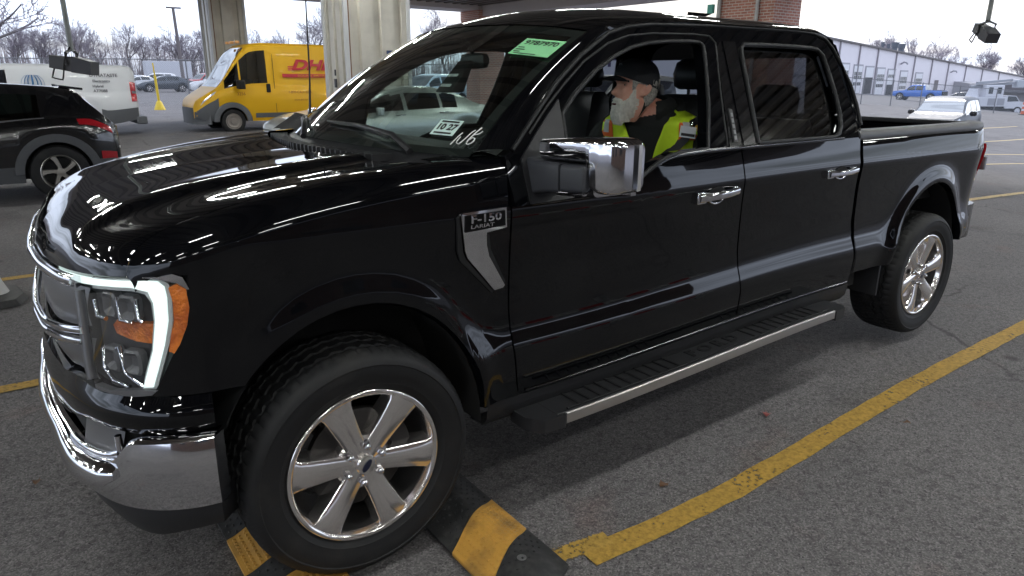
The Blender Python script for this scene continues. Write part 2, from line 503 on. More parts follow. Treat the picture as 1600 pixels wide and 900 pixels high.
# raised chrome sill below the opening
mb = MB(); lipc = []
for s in lin(.785, SMAX, 26):
    z = pchip([(.785, .560), (.80, .553), (1.0, .522), (1.15, .508), (1.62, .500)])(s)
    q = []
    for k in range(14):
        a = 2 * PI * k / 14; w = min(1, .35 + (s - .785) * 16)
        ca, sa = math.cos(a), math.sin(a)
        q.append(S(s, z + .034 * w * math.copysign(abs(sa) ** .7, sa) - .010 * ca, .056 + .030 * w * math.copysign(abs(ca) ** .7, ca)))
    lipc.append(q)
lipc += [[(x, W - y, z) for x, y, z in r] for r in reversed(lipc[:-1])]
mb.loft(lipc); mb.build("bumper_lip", CHROME, bumper, angle=60, fix=True)
mb = MB(); gp = full_front(lambda s: bum_top(s) - .02, lambda s: val_low(s) + .01, -.02, -.02, .76, rows=3); mb.grid(gp, flip=True)
mb.build("lower_grille", SOFTBLK, truck)
def foglamp():
    mb = MB(); P = []
    for s in lin(.80, 1.04, 10):
        P.append([S(s, lerp(bum_top(s) + .012, val_low(s) - .010, i / 3), .012 - .006 * i) for i in range(4)])
    mb.grid(P, flip=True); return mb
both("fog_lamp", foglamp, GREYP, angle=60)
def fogframe():
    mb = MB()
    P = [S(s, bum_top(s) + .010, .026) for s in lin(.79, 1.12, 12)]
    mb.tube(P, .012, 8)
    P = [S(.795, lerp(bum_top(.795), val_low(.795) - .01, i / 4), .022) for i in range(5)]
    mb.tube(P, .010, 8)
    return mb
both("fog_lamp_trim", fogframe, CHROME, angle=70)
dam_bot = pchip([(.5, .35), (.56, .345), (.64, .335), (.8, .30), (1.62, .27)])
mb = MB(); P = full_front(dam_bot, lambda s: bum_bot(s) + .015, -.035, -.012, .545, rows=4, prof=lambda t: .02 * math.sin(PI * t)); mb.grid(P, flip=True)
e0 = P[0]; mb.grid([e0, [back(p, .12) for p in e0]], flip=True)
mb.build("air_dam", PLAST, truck, angle=60)

# ---- grille
mb = MB(); P = full_front(lambda s: val_top(s) - .01, lambda s: ztop(s) - .004, -.05, -.05, .70, rows=3); mb.grid(P, flip=True)
grille = mb.build("grille", SOFTBLK, truck)
def gpanel(z0, z1, s0, s1, o=.0, n=14, hb=.022):
    half = []
    for s in lin(s0, s1, n):
        half.append([S(s, lerp(z0(s), z1(s), i / 5), o + hb * math.sin(PI * i / 5)) for i in range(6)])
    return half + [[(x, W - y, z) for x, y, z in r] for r in reversed(half[:-1])]
bar_c = pchip([(.92, .926), (1.1, .892), (1.23, .868), (1.345, .850), (1.62, .835)])
mb = MB()
mb.grid(gpanel(lambda s: bar_c(s) + .018, lambda s: ztop(s) - .05 - .02 * (s - .97), .955, SMAX, -.025, hb=.010), flip=True)
mb.grid(gpanel(lambda s: val_top(s) + .015, lambda s: bar_c(s) - .018, .93, SMAX, -.025, hb=.010), flip=True)
mb.build("grille_mesh", GREYP, grille, angle=60)
def bar(off, r):
    mb = MB(); pts = [S(s, bar_c(s) + off, .012) for s in lin(.925, SMAX, 18)]; pts += [(x, W - y, z) for x, y, z in reversed(pts[:-1])]
    return mb.tube(pts, r, 8)
bar(.016, .0115).build("grille_bar", CHROME, grille, angle=70); bar(-.016, .0115).build("grille_bar", CHROME, grille, angle=70)
pts = [S(s, ztop(s) - .022, .014) for s in lin(.95, SMAX, 18)]; pts += [(x, W - y, z) for x, y, z in reversed(pts[:-1])]
MB().tube(pts, .018, 8).build("grille_surround", CHROME, grille, angle=70)
def gside():
    mb = MB()
    pts = [S(.957 - .05 * t, lerp(1.05, .80, t), .004) for t in lin(0, 1, 8)]
    return mb.tube(pts, .014, 8)
both("grille_frame", gside, GREYP, angle=70, parent=[grille, grille])

# ---- headlamps
def lamp_poly(loop, off, th=.012, n=1):
    """outline in (s, z) laid on the front skin, finely cut so that it follows the curve"""
    mb = MB()
    bm = bmesh.new()
    vs = [bm.verts.new((s, z, 0)) for s, z in loop]
    for t in tessellate_polygon([[Vector((s, z, 0)) for s, z in loop]]): bm.faces.new([vs[i] for i in t])
    for k in range(40):
        sc = .5 + k * .03
        g = bm.verts[:] + bm.edges[:] + bm.faces[:]
        bmesh.ops.bisect_plane(bm, geom=g, plane_co=(sc, 0, 0), plane_no=(1, 0, 0))
    bmesh.ops.triangulate(bm, faces=bm.faces)
    bm.verts.index_update()
    off += .005; sh = lambda s, z, o: S(s - .010, z + .004, o)
    V = [sh(v.co.x, v.co.y, off) for v in bm.verts]; F = [tuple(v.index for v in f.verts) for f in bm.faces]
    mb.add(V, [f for f in F])
    be = [e for e in bm.edges if len(e.link_faces) == 1]
    for e in be:
        a, b = e.verts
        mb.add([sh(a.co.x, a.co.y, off), sh(b.co.x, b.co.y, off), sh(b.co.x, b.co.y, off - th), sh(a.co.x, a.co.y, off - th)], [(0, 1, 2, 3)])
    bm.free()
    return mb
lamp_out = [(1.29, 1.048), (1.10, 1.075), (.912, 1.098), (.688, 1.118), (.625, 1.128), (.594, 1.118), (.579, 1.08), (.577, 1.03), (.588, .975), (.621, .908), (.662, .820), (.690, .785), (.739, .776), (.82, .770), (.905, .768), (.922, .813), (.943, .936), (.966, 1.03), (1.10, 1.035)]
lm = both("headlight", lambda: lamp_poly(lamp_out, -.045, .0), mat("lamp_housing", (.05, .05, .055), .35), angle=50)
drl = [(1.26, 1.048), (1.203, 1.056), (1.045, 1.078), (.846, 1.095), (.70, 1.106), (.662, 1.105), (.645, 1.090), (.640, 1.06), (.639, .996), (.651, .93), (.670, .86), (.686, .808), (.712, .806), (.700, .85), (.682, .915), (.673, .996), (.676, 1.045), (.690, 1.076), (.74, 1.085), (.82, 1.080), (.989, 1.064), (1.101, 1.052)]
drl_out = [(.70, 1.112), (.655, 1.111), (.634, 1.096), (.628, 1.06), (.627, .996), (.640, .93), (.660, .86), (.677, .803), (.718, .800), (.706, .85), (.687, .915), (.679, .996), (.684, 1.045), (.700, 1.068), (.74, 1.075), (.82, 1.070), (.90, 1.062), (.90, 1.094)]
both("light_guide", lambda: lamp_poly(drl_out, -.008, .02), mat("light_guide", (.42, .45, .46), .2, coat=.8), angle=50, parent=lm)
both("running_light", lambda: lamp_poly(drl, -.004, .02), DRL, angle=50, parent=lm)
amb = [(.634, 1.088), (.612, 1.098), (.590, 1.083), (.584, 1.03), (.592, .982), (.612, .93), (.627, .905), (.640, .912), (.632, .96), (.6235, .996), (.6245, 1.05)]
both("side_reflector", lambda: lamp_poly(amb, -.002, .02), AMBER, angle=50, parent=lm)
top_ch = [(.70, 1.1155), (.66, 1.118), (.622, 1.126), (.596, 1.116), (.581, 1.082), (.586, 1.082), (.611, 1.101), (.66, 1.112)]
both("lamp_bezel", lambda: lamp_poly(top_ch, .001, .02), CHROME, angle=50, parent=lm)
low_ch = [(.690, .786), (.739, .778), (.82, .772), (.903, .770), (.903, .782), (.82, .783), (.724, .80), (.674, .80)]
both("lamp_bezel", lambda: lamp_poly(low_ch, .001, .02), GREYP, angle=50, parent=lm)
turn = [(.83, .966), (.808, .986), (.744, .982), (.688, .982), (.688, .926), (.744, .930), (.815, .944)]
both("turn_signal", lambda: lamp_poly(turn, -.022, .02), AMBER, angle=50, parent=lm)
def projector(s, z):
    def f():
        mb = MB(); o = S(s, z, -.036); q = S(s, z, -.008)
        d = (Vector(q) - Vector(o)).normalized(); a = d.cross(Vector((0, 0, 1))).normalized(); b = a.cross(d)
        rings = []
        for (w, h, dep) in ((.030, .036, 0), (.030, .036, .022), (.024, .030, .028), (.018, .022, .020), (.012, .014, .012)):
            rings.append([tuple(Vector(o) + a * cu * w + b * cv * h + d * dep) for (cu, cv) in ((-1, -.7), (-.7, -1), (.7, -1), (1, -.7), (1, .7), (.7, 1), (-.7, 1), (-1, .7))])
        return mb.loft(rings)
    return f
for s_, z_ in ((.755, 1.025), (.825, 1.028), (.745, .872), (.825, .872)): both("projector_bezel", projector(s_, z_), GREYP, angle=30, parent=lm, fix=True)
for lp_ in ([(.80, .905), (.79, .915), (.77, .84), (.735, .82), (.70, .80)], [(.87, .89), (.86, .905), (.862, .84), (.82, .81), (.76, .80)], [(.90, 1.03), (.885, .985), (.845, .985)], [(.79, 1.055), (.782, .99), (.735, .988)], [(.725, 1.055), (.72, 1.0), (.705, .99)]):
    both("lamp_bracket", lambda: MB().tube([S(s, z, -.012) for s, z in lp_], .007, 6), CHROME, angle=70, parent=lm)
lens_out = [(.955, 1.038), (.82, 1.066), (.74, 1.071), (.704, 1.066), (.688, 1.04), (.683, .996), (.691, .915), (.710, .85), (.724, .80), (.82, .782), (.905, .782), (.922, .83), (.943, .936)]
both("lamp_lens", lambda: lamp_poly(lens_out, .0, .0), LENS, angle=50, parent=lm)

# ---- doors
belt = pchip([(.50, 1.205), (.95, 1.204), (1.06, 1.207), (1.124, 1.215), (1.19, 1.243), (1.25, 1.272), (1.313, 1.297), (1.38, 1.316), (1.44, 1.325), (1.62, 1.332), (2.0, 1.336), (2.6, 1.340), (2.9, 1.342)])
xB = pchip([(.44, 1.955), (.53, 1.940), (.8, 1.905), (1.176, 1.863), (1.333, 1.851)])
xC = pchip([(.44, 2.960), (.52, 2.946), (.75, 2.905), (.9, 2.875), (1.05, 2.850), (1.23, 2.835), (1.35, 2.852)])
def doorskin(fl, fr, zb, nx):
    def f():
        mb = MB(); P = []
        for i in range(nx):
            u = i / (nx - 1); row = []
            for j in range(30):
                t = j / 29
                x = lerp(fl(1.0), fr(1.0), u)
                for _ in range(3):
                    z = lerp(zb, belt(x), t); x = lerp(fl(z), fr(z), u)
                row.append((x, yside(x, z), z))
            P.append(row)
        mb.panel(P, (0, .03, 0)); return mb
    return f
fdoor = both("front_door", doorskin(lambda z: xdoor_f(z) + .001, lambda z: xB(z) - .0045, .478, 40), PAINT, angle=40)
rdoor = both("rear_door", doorskin(lambda z: xB(z) + .0045, lambda z: xC(z) - .004, .478, 24), PAINT, angle=40)
for fxx_ in (xdoor_f, xB, xC):                      # dark jambs behind the door gaps
    def shutdark():
        return MB().grid([[(fxx_(z) - .03, yside(fxx_(z), z) + .026, z), (fxx_(z) + .03, yside(fxx_(z), z) + .026, z)] for z in lin(.46, 1.32, 16)])
    both("door_jamb", shutdark, SOFTBLK)
def rocker():
    mb = MB(); P = []
    for x in lin(.50, 2.96, 12):
        P.append([(x, .20, .36), (x, .10, .37), (x, .075, .40), (x, .068, .44), (x, .066, .468), (x, .10, .476)])
    mb.grid(P, flip=True); return mb
both("rocker_panel", rocker, PLAST, angle=60)
def beltline():
    mb = MB(); pts = []
    for x in [.66] + lin(.95, 1.5, 14) + lin(1.6, 2.68, 8): pts.append((x, yside(x, belt(x)) - .002, belt(x) + .004))
    return mb.tube(pts, .0085, 8)
both("belt_moulding", beltline, mat("dark_chrome", (.10, .10, .105), .12, 1.0), angle=80)

def hem(): return MB().tube([(x, yside(x, .482) - .001, .482) for x in lin(.67, 2.93, 30)], .006, 8)
both("sill_moulding", hem, bpy.data.materials["dark_chrome"], angle=80)
# ---- cab frame (the upper doors and pillars lie in one sloping plane)
GS, GY, GZ = .40, .06, 1.34
def gh(x, z, o=0.): return (x, GY + (z - GZ) * GS - o * .93, z + o * .37 * 0)
win_f = [(.835, 1.225), (.858, 1.42), (.868, 1.505), (.95, 1.572), (1.08, 1.656), (1.19, 1.709), (1.299, 1.747), (1.40, 1.766), (1.513, 1.776), (1.66, 1.781), (1.722, 1.778), (1.742, 1.765), (1.735, 1.70), (1.69, 1.52), (1.625, 1.345), (1.44, 1.338), (1.38, 1.329), (1.313, 1.31), (1.25, 1.285), (1.19, 1.256), (1.124, 1.228), (1.06, 1.220)]
win_r = [(1.975, 1.352), (1.985, 1.50), (1.995, 1.70), (2.005, 1.765), (2.03, 1.780), (2.30, 1.783), (2.56, 1.780), (2.625, 1.772), (2.665, 1.745), (2.685, 1.65), (2.70, 1.548), (2.698, 1.46), (2.685, 1.405), (2.655, 1.368), (2.60, 1.352)]
outer = [(.578, 1.208), (.574, 1.30), (.578, 1.372), (.612, 1.388), (.665, 1.434), (.76, 1.515), (.876, 1.612), (1.02, 1.708), (1.19, 1.796), (1.30, 1.824), (1.45, 1.840), (1.87, 1.852), (2.41, 1.856), (2.62, 1.850), (2.72, 1.828), (2.775, 1.78), (2.82, 1.70), (2.868, 1.60), (2.885, 1.50), (2.880, 1.40), (2.858, 1.344)]
outer += [(x, belt(x) + .006) for x in (2.6, 2.0, 1.62, 1.44, 1.38, 1.313, 1.25, 1.19, 1.124, 1.06, .95, .75)]
def cabframe():
    mb = MB()
    mb.poly([outer, win_f, win_r], lambda x, z: gh(x, z))
    for lp in (win_f, win_r):
        A = [gh(*p) for p in lp]; mb.grid([A, [(x, y + .055, z) for x, y, z in A]], closev=True)
    A = [gh(*p) for p in outer]; mb.grid([A, [(x, y + .05, z) for x, y, z in A]], closev=True)
    return mb
cab = both("cab_frame", cabframe, PAINT, angle=30)
def mould(lp, r, o=.0):
    def f():
        A = [gh(*p) for p in lp]; return MB().tube([(x, y - .003, z) for x, y, z in A + A[:1]], r, 8)
    return f
both("window_moulding", mould(win_f, .009), MOULD, angle=80, parent=cab)
both("window_moulding", mould(win_r, .011), MOULD, angle=80, parent=cab)
def drip():
    pts = [gh(x, z) for x, z in outer[3:20]]
    return MB().tube([(x, y - .002, z + .002) for x, y, z in pts], .008, 8)
both("roof_moulding", drip, MOULD, angle=80, parent=cab)
def doorseal():
    # second door frame line inside the pillar
    lp = [(.70, 1.44), (.80, 1.525), (.90, 1.60), (1.03, 1.688), (1.18, 1.760), (1.30, 1.792), (1.45, 1.806), (1.70, 1.812), (1.80, 1.808), (1.835, 1.78), (1.82, 1.70), (1.79, 1.55), (1.762, 1.35)]
    return MB().tube([(x, y + .001, z) for x, y, z in [gh(*p) for p in lp]], .0055, 6)
both("door_frame_edge", doorseal, MOULD, angle=80, parent=cab)
def applique():
    mb = MB(); lp = [(1.872, 1.348), (1.885, 1.79), (1.972, 1.79), (1.958, 1.348)]
    mb.prism(lp, lambda x, z: (gh(x, z)[0], gh(x, z)[1] - .004, z), lambda x, z: (gh(x, z)[0], gh(x, z)[1] + .02, z))
    lp = [(1.772, 1.345), (1.80, 1.55), (1.83, 1.76), (1.868, 1.79), (1.855, 1.345)]
    mb.prism(lp, lambda x, z: (gh(x, z)[0], gh(x, z)[1] - .004, z), lambda x, z: (gh(x, z)[0], gh(x, z)[1] + .02, z))
    return mb
both("pillar_trim", applique, mat("gloss_black_trim", (.006, .006, .007), .08, coat=1), angle=30)
# keypad on the driver's pillar
mb = MB(); f = lambda x, z, o: (x, gh(x, z)[1] - o, z)
lp = [(1.800, 1.365), (1.826, 1.365), (1.836, 1.50), (1.812, 1.505)]
mb.prism(lp, lambda x, z: f(x, z, .010), lambda x, z: f(x, z, .0))
kp = mb.build("door_keypad", PLAST, truck, angle=30)
mb = MB()
for i in range(5):
    z = 1.382 + i * .024; x = 1.813 + i * .0022
    mb.prism([(x - .007, z - .008), (x + .007, z - .008), (x + .008, z + .008), (x - .006, z + .008)], lambda x, z: f(x, z, .0125), lambda x, z: f(x, z, .005))
mb.build("keypad_button", GREYP, kp, angle=30)

# sail panel at the mirror foot and quarter behind
def sail():
    mb = MB(); lp = [(.64, 1.212), (.64, 1.36), (.72, 1.435), (.80, 1.505), (.862, 1.555), (.858, 1.48), (.838, 1.30), (.832, 1.216)]
    mb.prism(lp, lambda x, z: (x, gh(x, z)[1] - .008, z), lambda x, z: (x, gh(x, z)[1] + .02, z)); return mb
both("mirror_sail", sail, mat("sail_plastic", (.014, .014, .016), .4), angle=30)

# ---- windscreen, pillars, roof
xw = pchip([(.13, .475), (.2, .435), (.45, .35), (.7, .29), (1.0, .26)])
xh = pchip([(.25, 1.115), (.30, 1.085), (.45, 1.035), (.7, 1.0), (1.0, .985)])
zh_ = pchip([(.25, 1.800), (.30, 1.808), (.45, 1.826), (.7, 1.840), (1.0, 1.846)])
def ws(u, t, o=0.):
    """u 0..1 across, t 0..1 up"""
    yb = lerp(.135, W - .135, u); yt = lerp(.262, W - .262, u)
    b = Vector((xw(min(yb, W - yb)), yb, hoodz(.33, .5) + .010 - .012 * (1 - min(yb, W - yb)))); 
    t_ = Vector((xh(min(yt, W - yt)), yt, zh_(min(yt, W - yt))))
    p = b.lerp(t_, t); bow = math.sin(PI * t)
    p += Vector((-.020, 0, .022)) * bow
    n = Vector((-.72, 0, .69))
    return tuple(p + n * o)
mb = MB(); mb.grid([[ws(u, t) for t in lin(0, 1, 12)] for u in lin(0, 1, 26)])
wind = mb.build("windscreen", GLASSW, truck, angle=80)
mb = MB()                                        # black printed border
for (u0, u1, t0, t1) in ((0, 1, 0, .045), (0, 1, .93, 1), (0, .022, .045, .93), (.978, 1, .045, .93)):
    mb.grid([[ws(u, t, -.004) for t in lin(t0, t1, 10)] for u in lin(u0, u1, 26)])
mb.build("glass_border", SOFTBLK, wind, angle=80)
def a_pillar():
    mb = MB(); e1 = spline([gh(x, z) for x, z in outer[3:9]] + [gh(1.25, 1.812)], 16); P = []
    for i in range(16):
        t = i / 15; a = Vector(ws(0, t)); b = Vector(e1[i]); m = (a + b) / 2 + Vector((-.022, -.012, .016))
        P.append([tuple(a + Vector((.004, .004, -.012))), tuple(a), tuple(a.lerp(m, .5) + Vector((-.006, 0, .006))), tuple(m), tuple(m.lerp(b, .5) + Vector((-.006, -.006, .004))), tuple(b)])
    mb.grid(P, flip=True); return mb
both("windscreen_pillar", a_pillar, PAINT, angle=70)
def roof():
    mb = MB(); P = []
    eo = pchip([(1.0, 1.795), (1.115, 1.797), (1.19, 1.806), (1.30, 1.830), (1.45, 1.846), (1.87, 1.858), (2.41, 1.862), (2.62, 1.855), (2.80, 1.825)])
    ys = [.232, .238, .245, .253, .262, .275, .29, .31, .33, .355, .38, .41, .45, .5, .55, .62, .7, .78, .85, .93, 1.0]; ys = ys + [W - y for y in reversed(ys[:-1])]
    for y in ys:
        yy = min(y, W - y); x0 = xh(max(.25, yy)); row = []
        for t in [0, .015, .03, .05, .08, .11, .15, .2, .26, .33, .4, .5, .6, .7, .8, .86, .9, .93, .96, .98, 1]:
            x = lerp(x0, 2.80, t)
            full = 1.860 + .088 * (1 - ((1 - yy) / .77) ** 2.4)
            d = x - x0; dr = full - zh_(max(.25, yy)) - .003; full -= dr * max(0, 1 - d / .62) ** 2
            de = 2.80 - x; full -= .05 * max(0, 1 - de / .16) ** 2
            k = min(1, (yy - .232) / .065); k = 1 - (1 - k) ** 2
            z = lerp(eo(x), full, k)
            if yy < .25: y2 = gh(x, eo(x))[1]; yv = y2 if y < 1 else W - y2
            else: yv = y
            row.append((x, yv, z))
        P.append(row)
    mb.grid(P); 
    mb.grid([[r[-1] for r in P], [(r[-1][0] + .015, r[-1][1], r[-1][2] - .03) for r in P]])
    return mb
roof_o = roof().build("roof", PAINT, truck, angle=60)
# roof aerial fin and the small lamp bar at the back edge
mb = MB(); mb.loft([[(2.52 + .22 * t * k, 1.0 + w * (1 - t), 1.935 + .06 * t) for (k, w) in ((0, 0), (.3, -.03), (1, -.02), (1, .02), (.3, .03))] for t in lin(0, 1, 6)])
mb.build("roof_aerial", PAINT, truck, angle=60)
# headliner
mb = MB(); mb.grid([[(x, y, 1.80 + .06 * (1 - abs(1 - y) ** 2) - (.05 if x < 1.2 else 0)) for x in (1.08, 1.25, 1.6, 2.2, 2.74)] for y in lin(.27, W - .27, 9)])
mb.build("headliner", INTER, truck, angle=80)
# back of the cab
bp = [(.075, .50), (.06, .9), (.06, 1.34), (.10, 1.45), (.19, 1.70), (.235, 1.80), (.35, 1.86), (.7, 1.90), (1.0, 1.905)]
bp = bp + [(W - y, z) for y, z in reversed(bp[:-1])]
hole = [(.40, 1.40), (.40, 1.74), (W - .40, 1.74), (W - .40, 1.40)]
mb = MB(); mb.poly([bp, hole], lambda y, z: (2.86 - max(0, z - 1.35) * .13, y, z)); mb.build("cab_back", PAINT, truck, angle=20)
mb = MB(); mb.grid([[(2.862 - max(0, z - 1.35) * .13, y, z) for z in (1.39, 1.75)] for y in (.39, W - .39)]); mb.build("rear_window", GLASST, truck)
def cab_edge():                                   # rounds the cab's back corner
    mb = MB(); P = []
    for x, z in outer[13:21]:
        a = gh(x, z); P.append([a, (a[0] + .012, a[1] + .012, a[2] + .001), (a[0] + .022, a[1] + .05, a[2] + .002), (a[0] + .0, a[1] + .14, a[2])])
    mb.grid(P); 
    P = []
    for z in lin(1.344, .5, 10):
        x = xC(z) - .004; y = yside(x, z); P.append([(x, y, z), (x + .012, y + .014, z), (x + .014, y + .05, z), (x - .02, y + .14, z)])
    mb.grid(P); return mb
both("cab_corner", cab_edge, PAINT, angle=60)
# side glass
def sglass(lp):
    def f():
        mb = MB(); mb.poly([lp], lambda x, z: (x, gh(x, z)[1] + .022, z)); return mb
    return f
both("rear_door_window", sglass(win_r), GLASST, parent=rdoor)
mb = MB(); mb.poly([win_f], lambda x, z: (x, W - gh(x, z)[1] - .022, z)); mb.build("front_door_window", GLASSC, fdoor[1])
# ---- cowl, wipers, aerial
mb = MB(); P = []
for y in lin(.16, W - .16, 40):
    yy = min(y, W - y); x0, x1 = xcowl(yy), xw(max(.13, yy)) + .01; z0 = hoodz(x0, yy) - .028; z1 = hoodz(.33, .5) + .006 - .012 * (1 - yy)
    P.append([(lerp(x0, x1, t), y, lerp(z0, z1, t) - .012 * math.sin(PI * t)) for t in lin(0, 1, 6)])
mb.grid(P); cowl = mb.build("cowl", PLAST, truck, angle=60)
mb = MB()
for i in range(34):
    y = .42 + i * .036
    yy = min(y, W - y); x0, x1 = xcowl(yy) + .02, xw(yy) - .03; z = hoodz(.2, .5) - .005
    mb.box((x0, y, z - .02), (x1, y + .012, z + .006))
mb.build("cowl_vent", PLAST, cowl)
def wiper(y0, dy):
    mb = MB(); u = lambda y: (y - .135) / (W - .27)
    mb.tube([ws(u(y0), -.02, .02), ws(u(y0 + dy * .18), .05, .035), ws(u(y0 + dy * .45), .085, .030), ws(u(y0 + dy * .62), .10, .022)], [.013, .012, .009, .008], 6)
    mb.tube([ws(u(y0 + dy * .25), .055, .012), ws(u(y0 + dy * .62), .105, .014), ws(u(y0 + dy), .11, .010)], [.006, .009, .006], 6)
    return mb
wiper(.34, .66).build("wiper", PLAST, truck, angle=60); wiper(1.06, .62).build("wiper", PLAST, truck, angle=60)
mb = MB(); mb.tube([(.525, 1.845, 1.375), (.53, 1.845, 1.41), (.545, 1.845, 1.62), (.56, 1.85, 2.25)], [.016, .008, .0045, .003], 8)
mb.build("aerial", PLAST, truck, angle=60)
for y, k in ((1.86, 1), (1.78, .8)):       # black corner trims beside the screen
    MB().loft([[(.36 - .03 * k, y - .03, 1.372), (.50, y - .03, 1.372), (.50, y + .03, 1.372), (.38, y + .03, 1.372)], [(.46, y - .012, 1.372 + .075 * k), (.52, y - .012, 1.372 + .06 * k), (.52, y + .012, 1.372 + .06 * k), (.46, y + .012, 1.372 + .075 * k)]]).build("hood_hinge_cover", PLAST, truck, angle=30, fix=True)

# ---- bed
XT = 4.47
def bedside():
    mb = MB()
    cols = []
    xs = lin(2.88, 3.25, 9) + [3.285, RX - RA + .0001] + [RX + RA * math.cos(PI - PI * k / 26) for k in range(1, 26)] + [RX + RA - .0001, 4.215, 4.25, 4.29, 4.33, 4.37, 4.41, 4.44, XT]
    for x in xs:
        zl = .43 + RB * math.sqrt(max(0, 1 - ((x - RX) / RA) ** 2)) if abs(x - RX) < RA else 0
        zl = max(zl, .535 if x < RX else .575)
        row = []
        for i in range(26):
            z = lerp(zl, 1.318, i / 25); k = max(0, min(1, (2.95 - x) / .07))
            xx = lerp(x, xC(z) + .028, k) if x < 2.95 else x
            row.append((xx, yside(xx, z), z))
        row += [(row[-1][0], row[-1][1] + .006, 1.327), (row[-1][0], row[-1][1] + .02, 1.332)]
        cols.append(row)
    mb.grid(cols)
    lip = [c[0] for c in cols]; mb.grid([lip, [(p[0], p[1] + .04, p[2] - .006) for p in lip]])
    e = cols[0]; mb.grid([e, [(p[0], p[1] + .05, p[2]) for p in e]], flip=True)
    e = cols[-1]; mb.grid([e, [(p[0] + .025, p[1] + .03, p[2]) for p in e], [(p[0] + .03, p[1] + .09, p[2]) for p in e]])
    return mb
beds = both("bed_side", bedside, PAINT, angle=50)
def flip_fix(o): pass
def bedrail():
    mb = MB(); P = []
    for x in lin(2.84, XT + .02, 14):
        y = yside(min(x, XT), 1.32)
        P.append([(x, y + .004, 1.326), (x, y - .002, 1.345), (x, y + .006, 1.366), (x, y + .02, 1.374), (x, y + .09, 1.374), (x, y + .105, 1.366), (x, y + .105, 1.30)])
    mb.loft(P, cap=True); return mb
both("bed_rail_cap", bedrail, mat("rail_plastic", (.06, .06, .065), .42), angle=50)
mb = MB()
for y0 in (.17, W - .17):
    mb.grid([[(2.92, y0, .85), (2.92, y0, 1.33)], [(XT, y0, .85), (XT, y0, 1.33)]])
mb.grid([[(2.92, .17, .85), (2.92, W - .17, .85)], [(XT, .17, .85), (XT, W - .17, .85)]])
mb.box((2.89, .10, .55), (2.93, W - .10, 1.33))
mb.build("bed_liner", mat("bed_liner", (.014, .014, .015), .55, bump=(160, .4, .004)), truck)
mb = MB(); mb.box((4.445, .13, .72), (4.515, W - .13, 1.335)); tg = mb.build("tailgate", PAINT, truck, bevel=.012)
mb = MB(); mb.box((4.435, .14, 1.336), (4.525, W - .14, 1.366)); mb.build("tailgate_cap", PLAST, tg, bevel=.008)
def taillamp():
    mb = MB(); P = []
    for z in lin(.905, 1.225, 12):
        b = .010 * math.sin(PI * (z - .905) / .32)
        x0 = lerp(4.452, 4.395, (z - .905) / .32)
        P.append([(x0, yside(x0, z) + .012, z), (x0 + .004, yside(x0, z) - .010, z), (4.47, yside(4.47, z) - .012 - b, z), (4.515, yside(4.47, z) + .004 - b, z), (4.545, yside(4.47, z) + .045, z), (4.55, yside(4.47, z) + .10, z)])
    mb.loft(P); return mb
tl = both("tail_lamp", taillamp, REDL, angle=50, fix=True)
def revlamp():
    mb = MB(); 
    mb.box((4.52, .075, 1.0), (4.553, .15, 1.10)); return mb
both("reversing_lamp", revlamp, GREYP, parent=tl, bevel=.006)
mb = MB(); P = []
rb = [(4.30, .075), (4.42, .075), (4.54, .10), (4.62, .19), (4.66, .40), (4.67, 1.0)]
rb = spline([(x, y, 0) for x, y in rb], 16); rb = rb + [(x, W - y, z) for x, y, z in reversed(rb[:-1])]
mb.grid([[(x, y, z) for z in (.55, .60, .70, .775)] for x, y, _ in rb])
mb.grid([[(x, y, .775), (x - .10, lerp(y, 1, .1), .785)] for x, y, _ in rb]); mb.grid([[(x, y, .55), (x - .08, lerp(y, 1, .1), .54)] for x, y, _ in rb], flip=True)
mb.build("rear_bumper", mat("dark_bumper", (.10, .10, .105), .25, .9), truck, angle=45)
def mudflap(): return MB().box((3.285, .06, .34), (3.30, .30, .56))
both("mud_flap", mudflap, PLAST)
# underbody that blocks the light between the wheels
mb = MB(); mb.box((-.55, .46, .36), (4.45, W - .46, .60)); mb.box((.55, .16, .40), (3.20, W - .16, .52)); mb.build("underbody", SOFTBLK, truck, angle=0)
MB().tube([(0, .15, .40), (0, W - .15, .40)], .06, 10).build("axle", SOFTBLK, truck, angle=60)
mb = MB(); mb.tube([(WB, .2, .42), (WB, W - .2, .42)], .07, 10); mb.lathe([(0, -.17), (.12, -.12), (.17, 0), (.12, .12), (0, .17)], (WB, 1.0, .42), 16)
mb.build("axle", SOFTBLK, truck, angle=60)

# ---- handles, badge
def handle(x0, x1, z):
    def base():
        mb = MB()
        y = lambda x: yside(x, z)
        rings = []
        n = 12
        for i in range(n):
            t = i / (n - 1); x = lerp(x0, x1, t); bow = .030 * math.sin(PI * (.14 + .72 * t)) + .004
            h = .021 - .002 * t
            c = (x, y(x) - bow, z + .004 * t)
            rings.append([(c[0], c[1] + dy * .011, c[2] + dz * h) for dy, dz in ((-1, -.6), (-1, .6), (-.5, 1), (.6, 1), (1, .6), (1, -.6), (.6, -1), (-.5, -1))])
        mb.loft(rings); 
        mb.box((x0 - .008, y(x0) - .018, z - .030), (x0 + .050, y(x0) + .02, z + .024))
        mb.box((x1 - .028, y(x1) - .012, z - .022), (x1 + .004, y(x1) + .02, z + .026))
        return mb
    def cup():
        mb = MB(); P = []
        xm = (x0 + x1) / 2
        for i in range(13):
            a = 2 * PI * i / 12
            P.append((xm + .062 * math.cos(a), z + .040 * math.sin(a)))
        mb.poly([P[:-1]], lambda x, z: (x, yside(x, z) - .0015, z)); return mb
    def lower():
        mb = MB(); xm = (x0 + x1) / 2
        return mb.tube([(xm + .058 * math.cos(a), yside(xm, z) - .003, z + .042 * math.sin(a)) for a in [R(q) for q in range(200, 345, 12)]], .0055, 6)
    return base, cup, lower
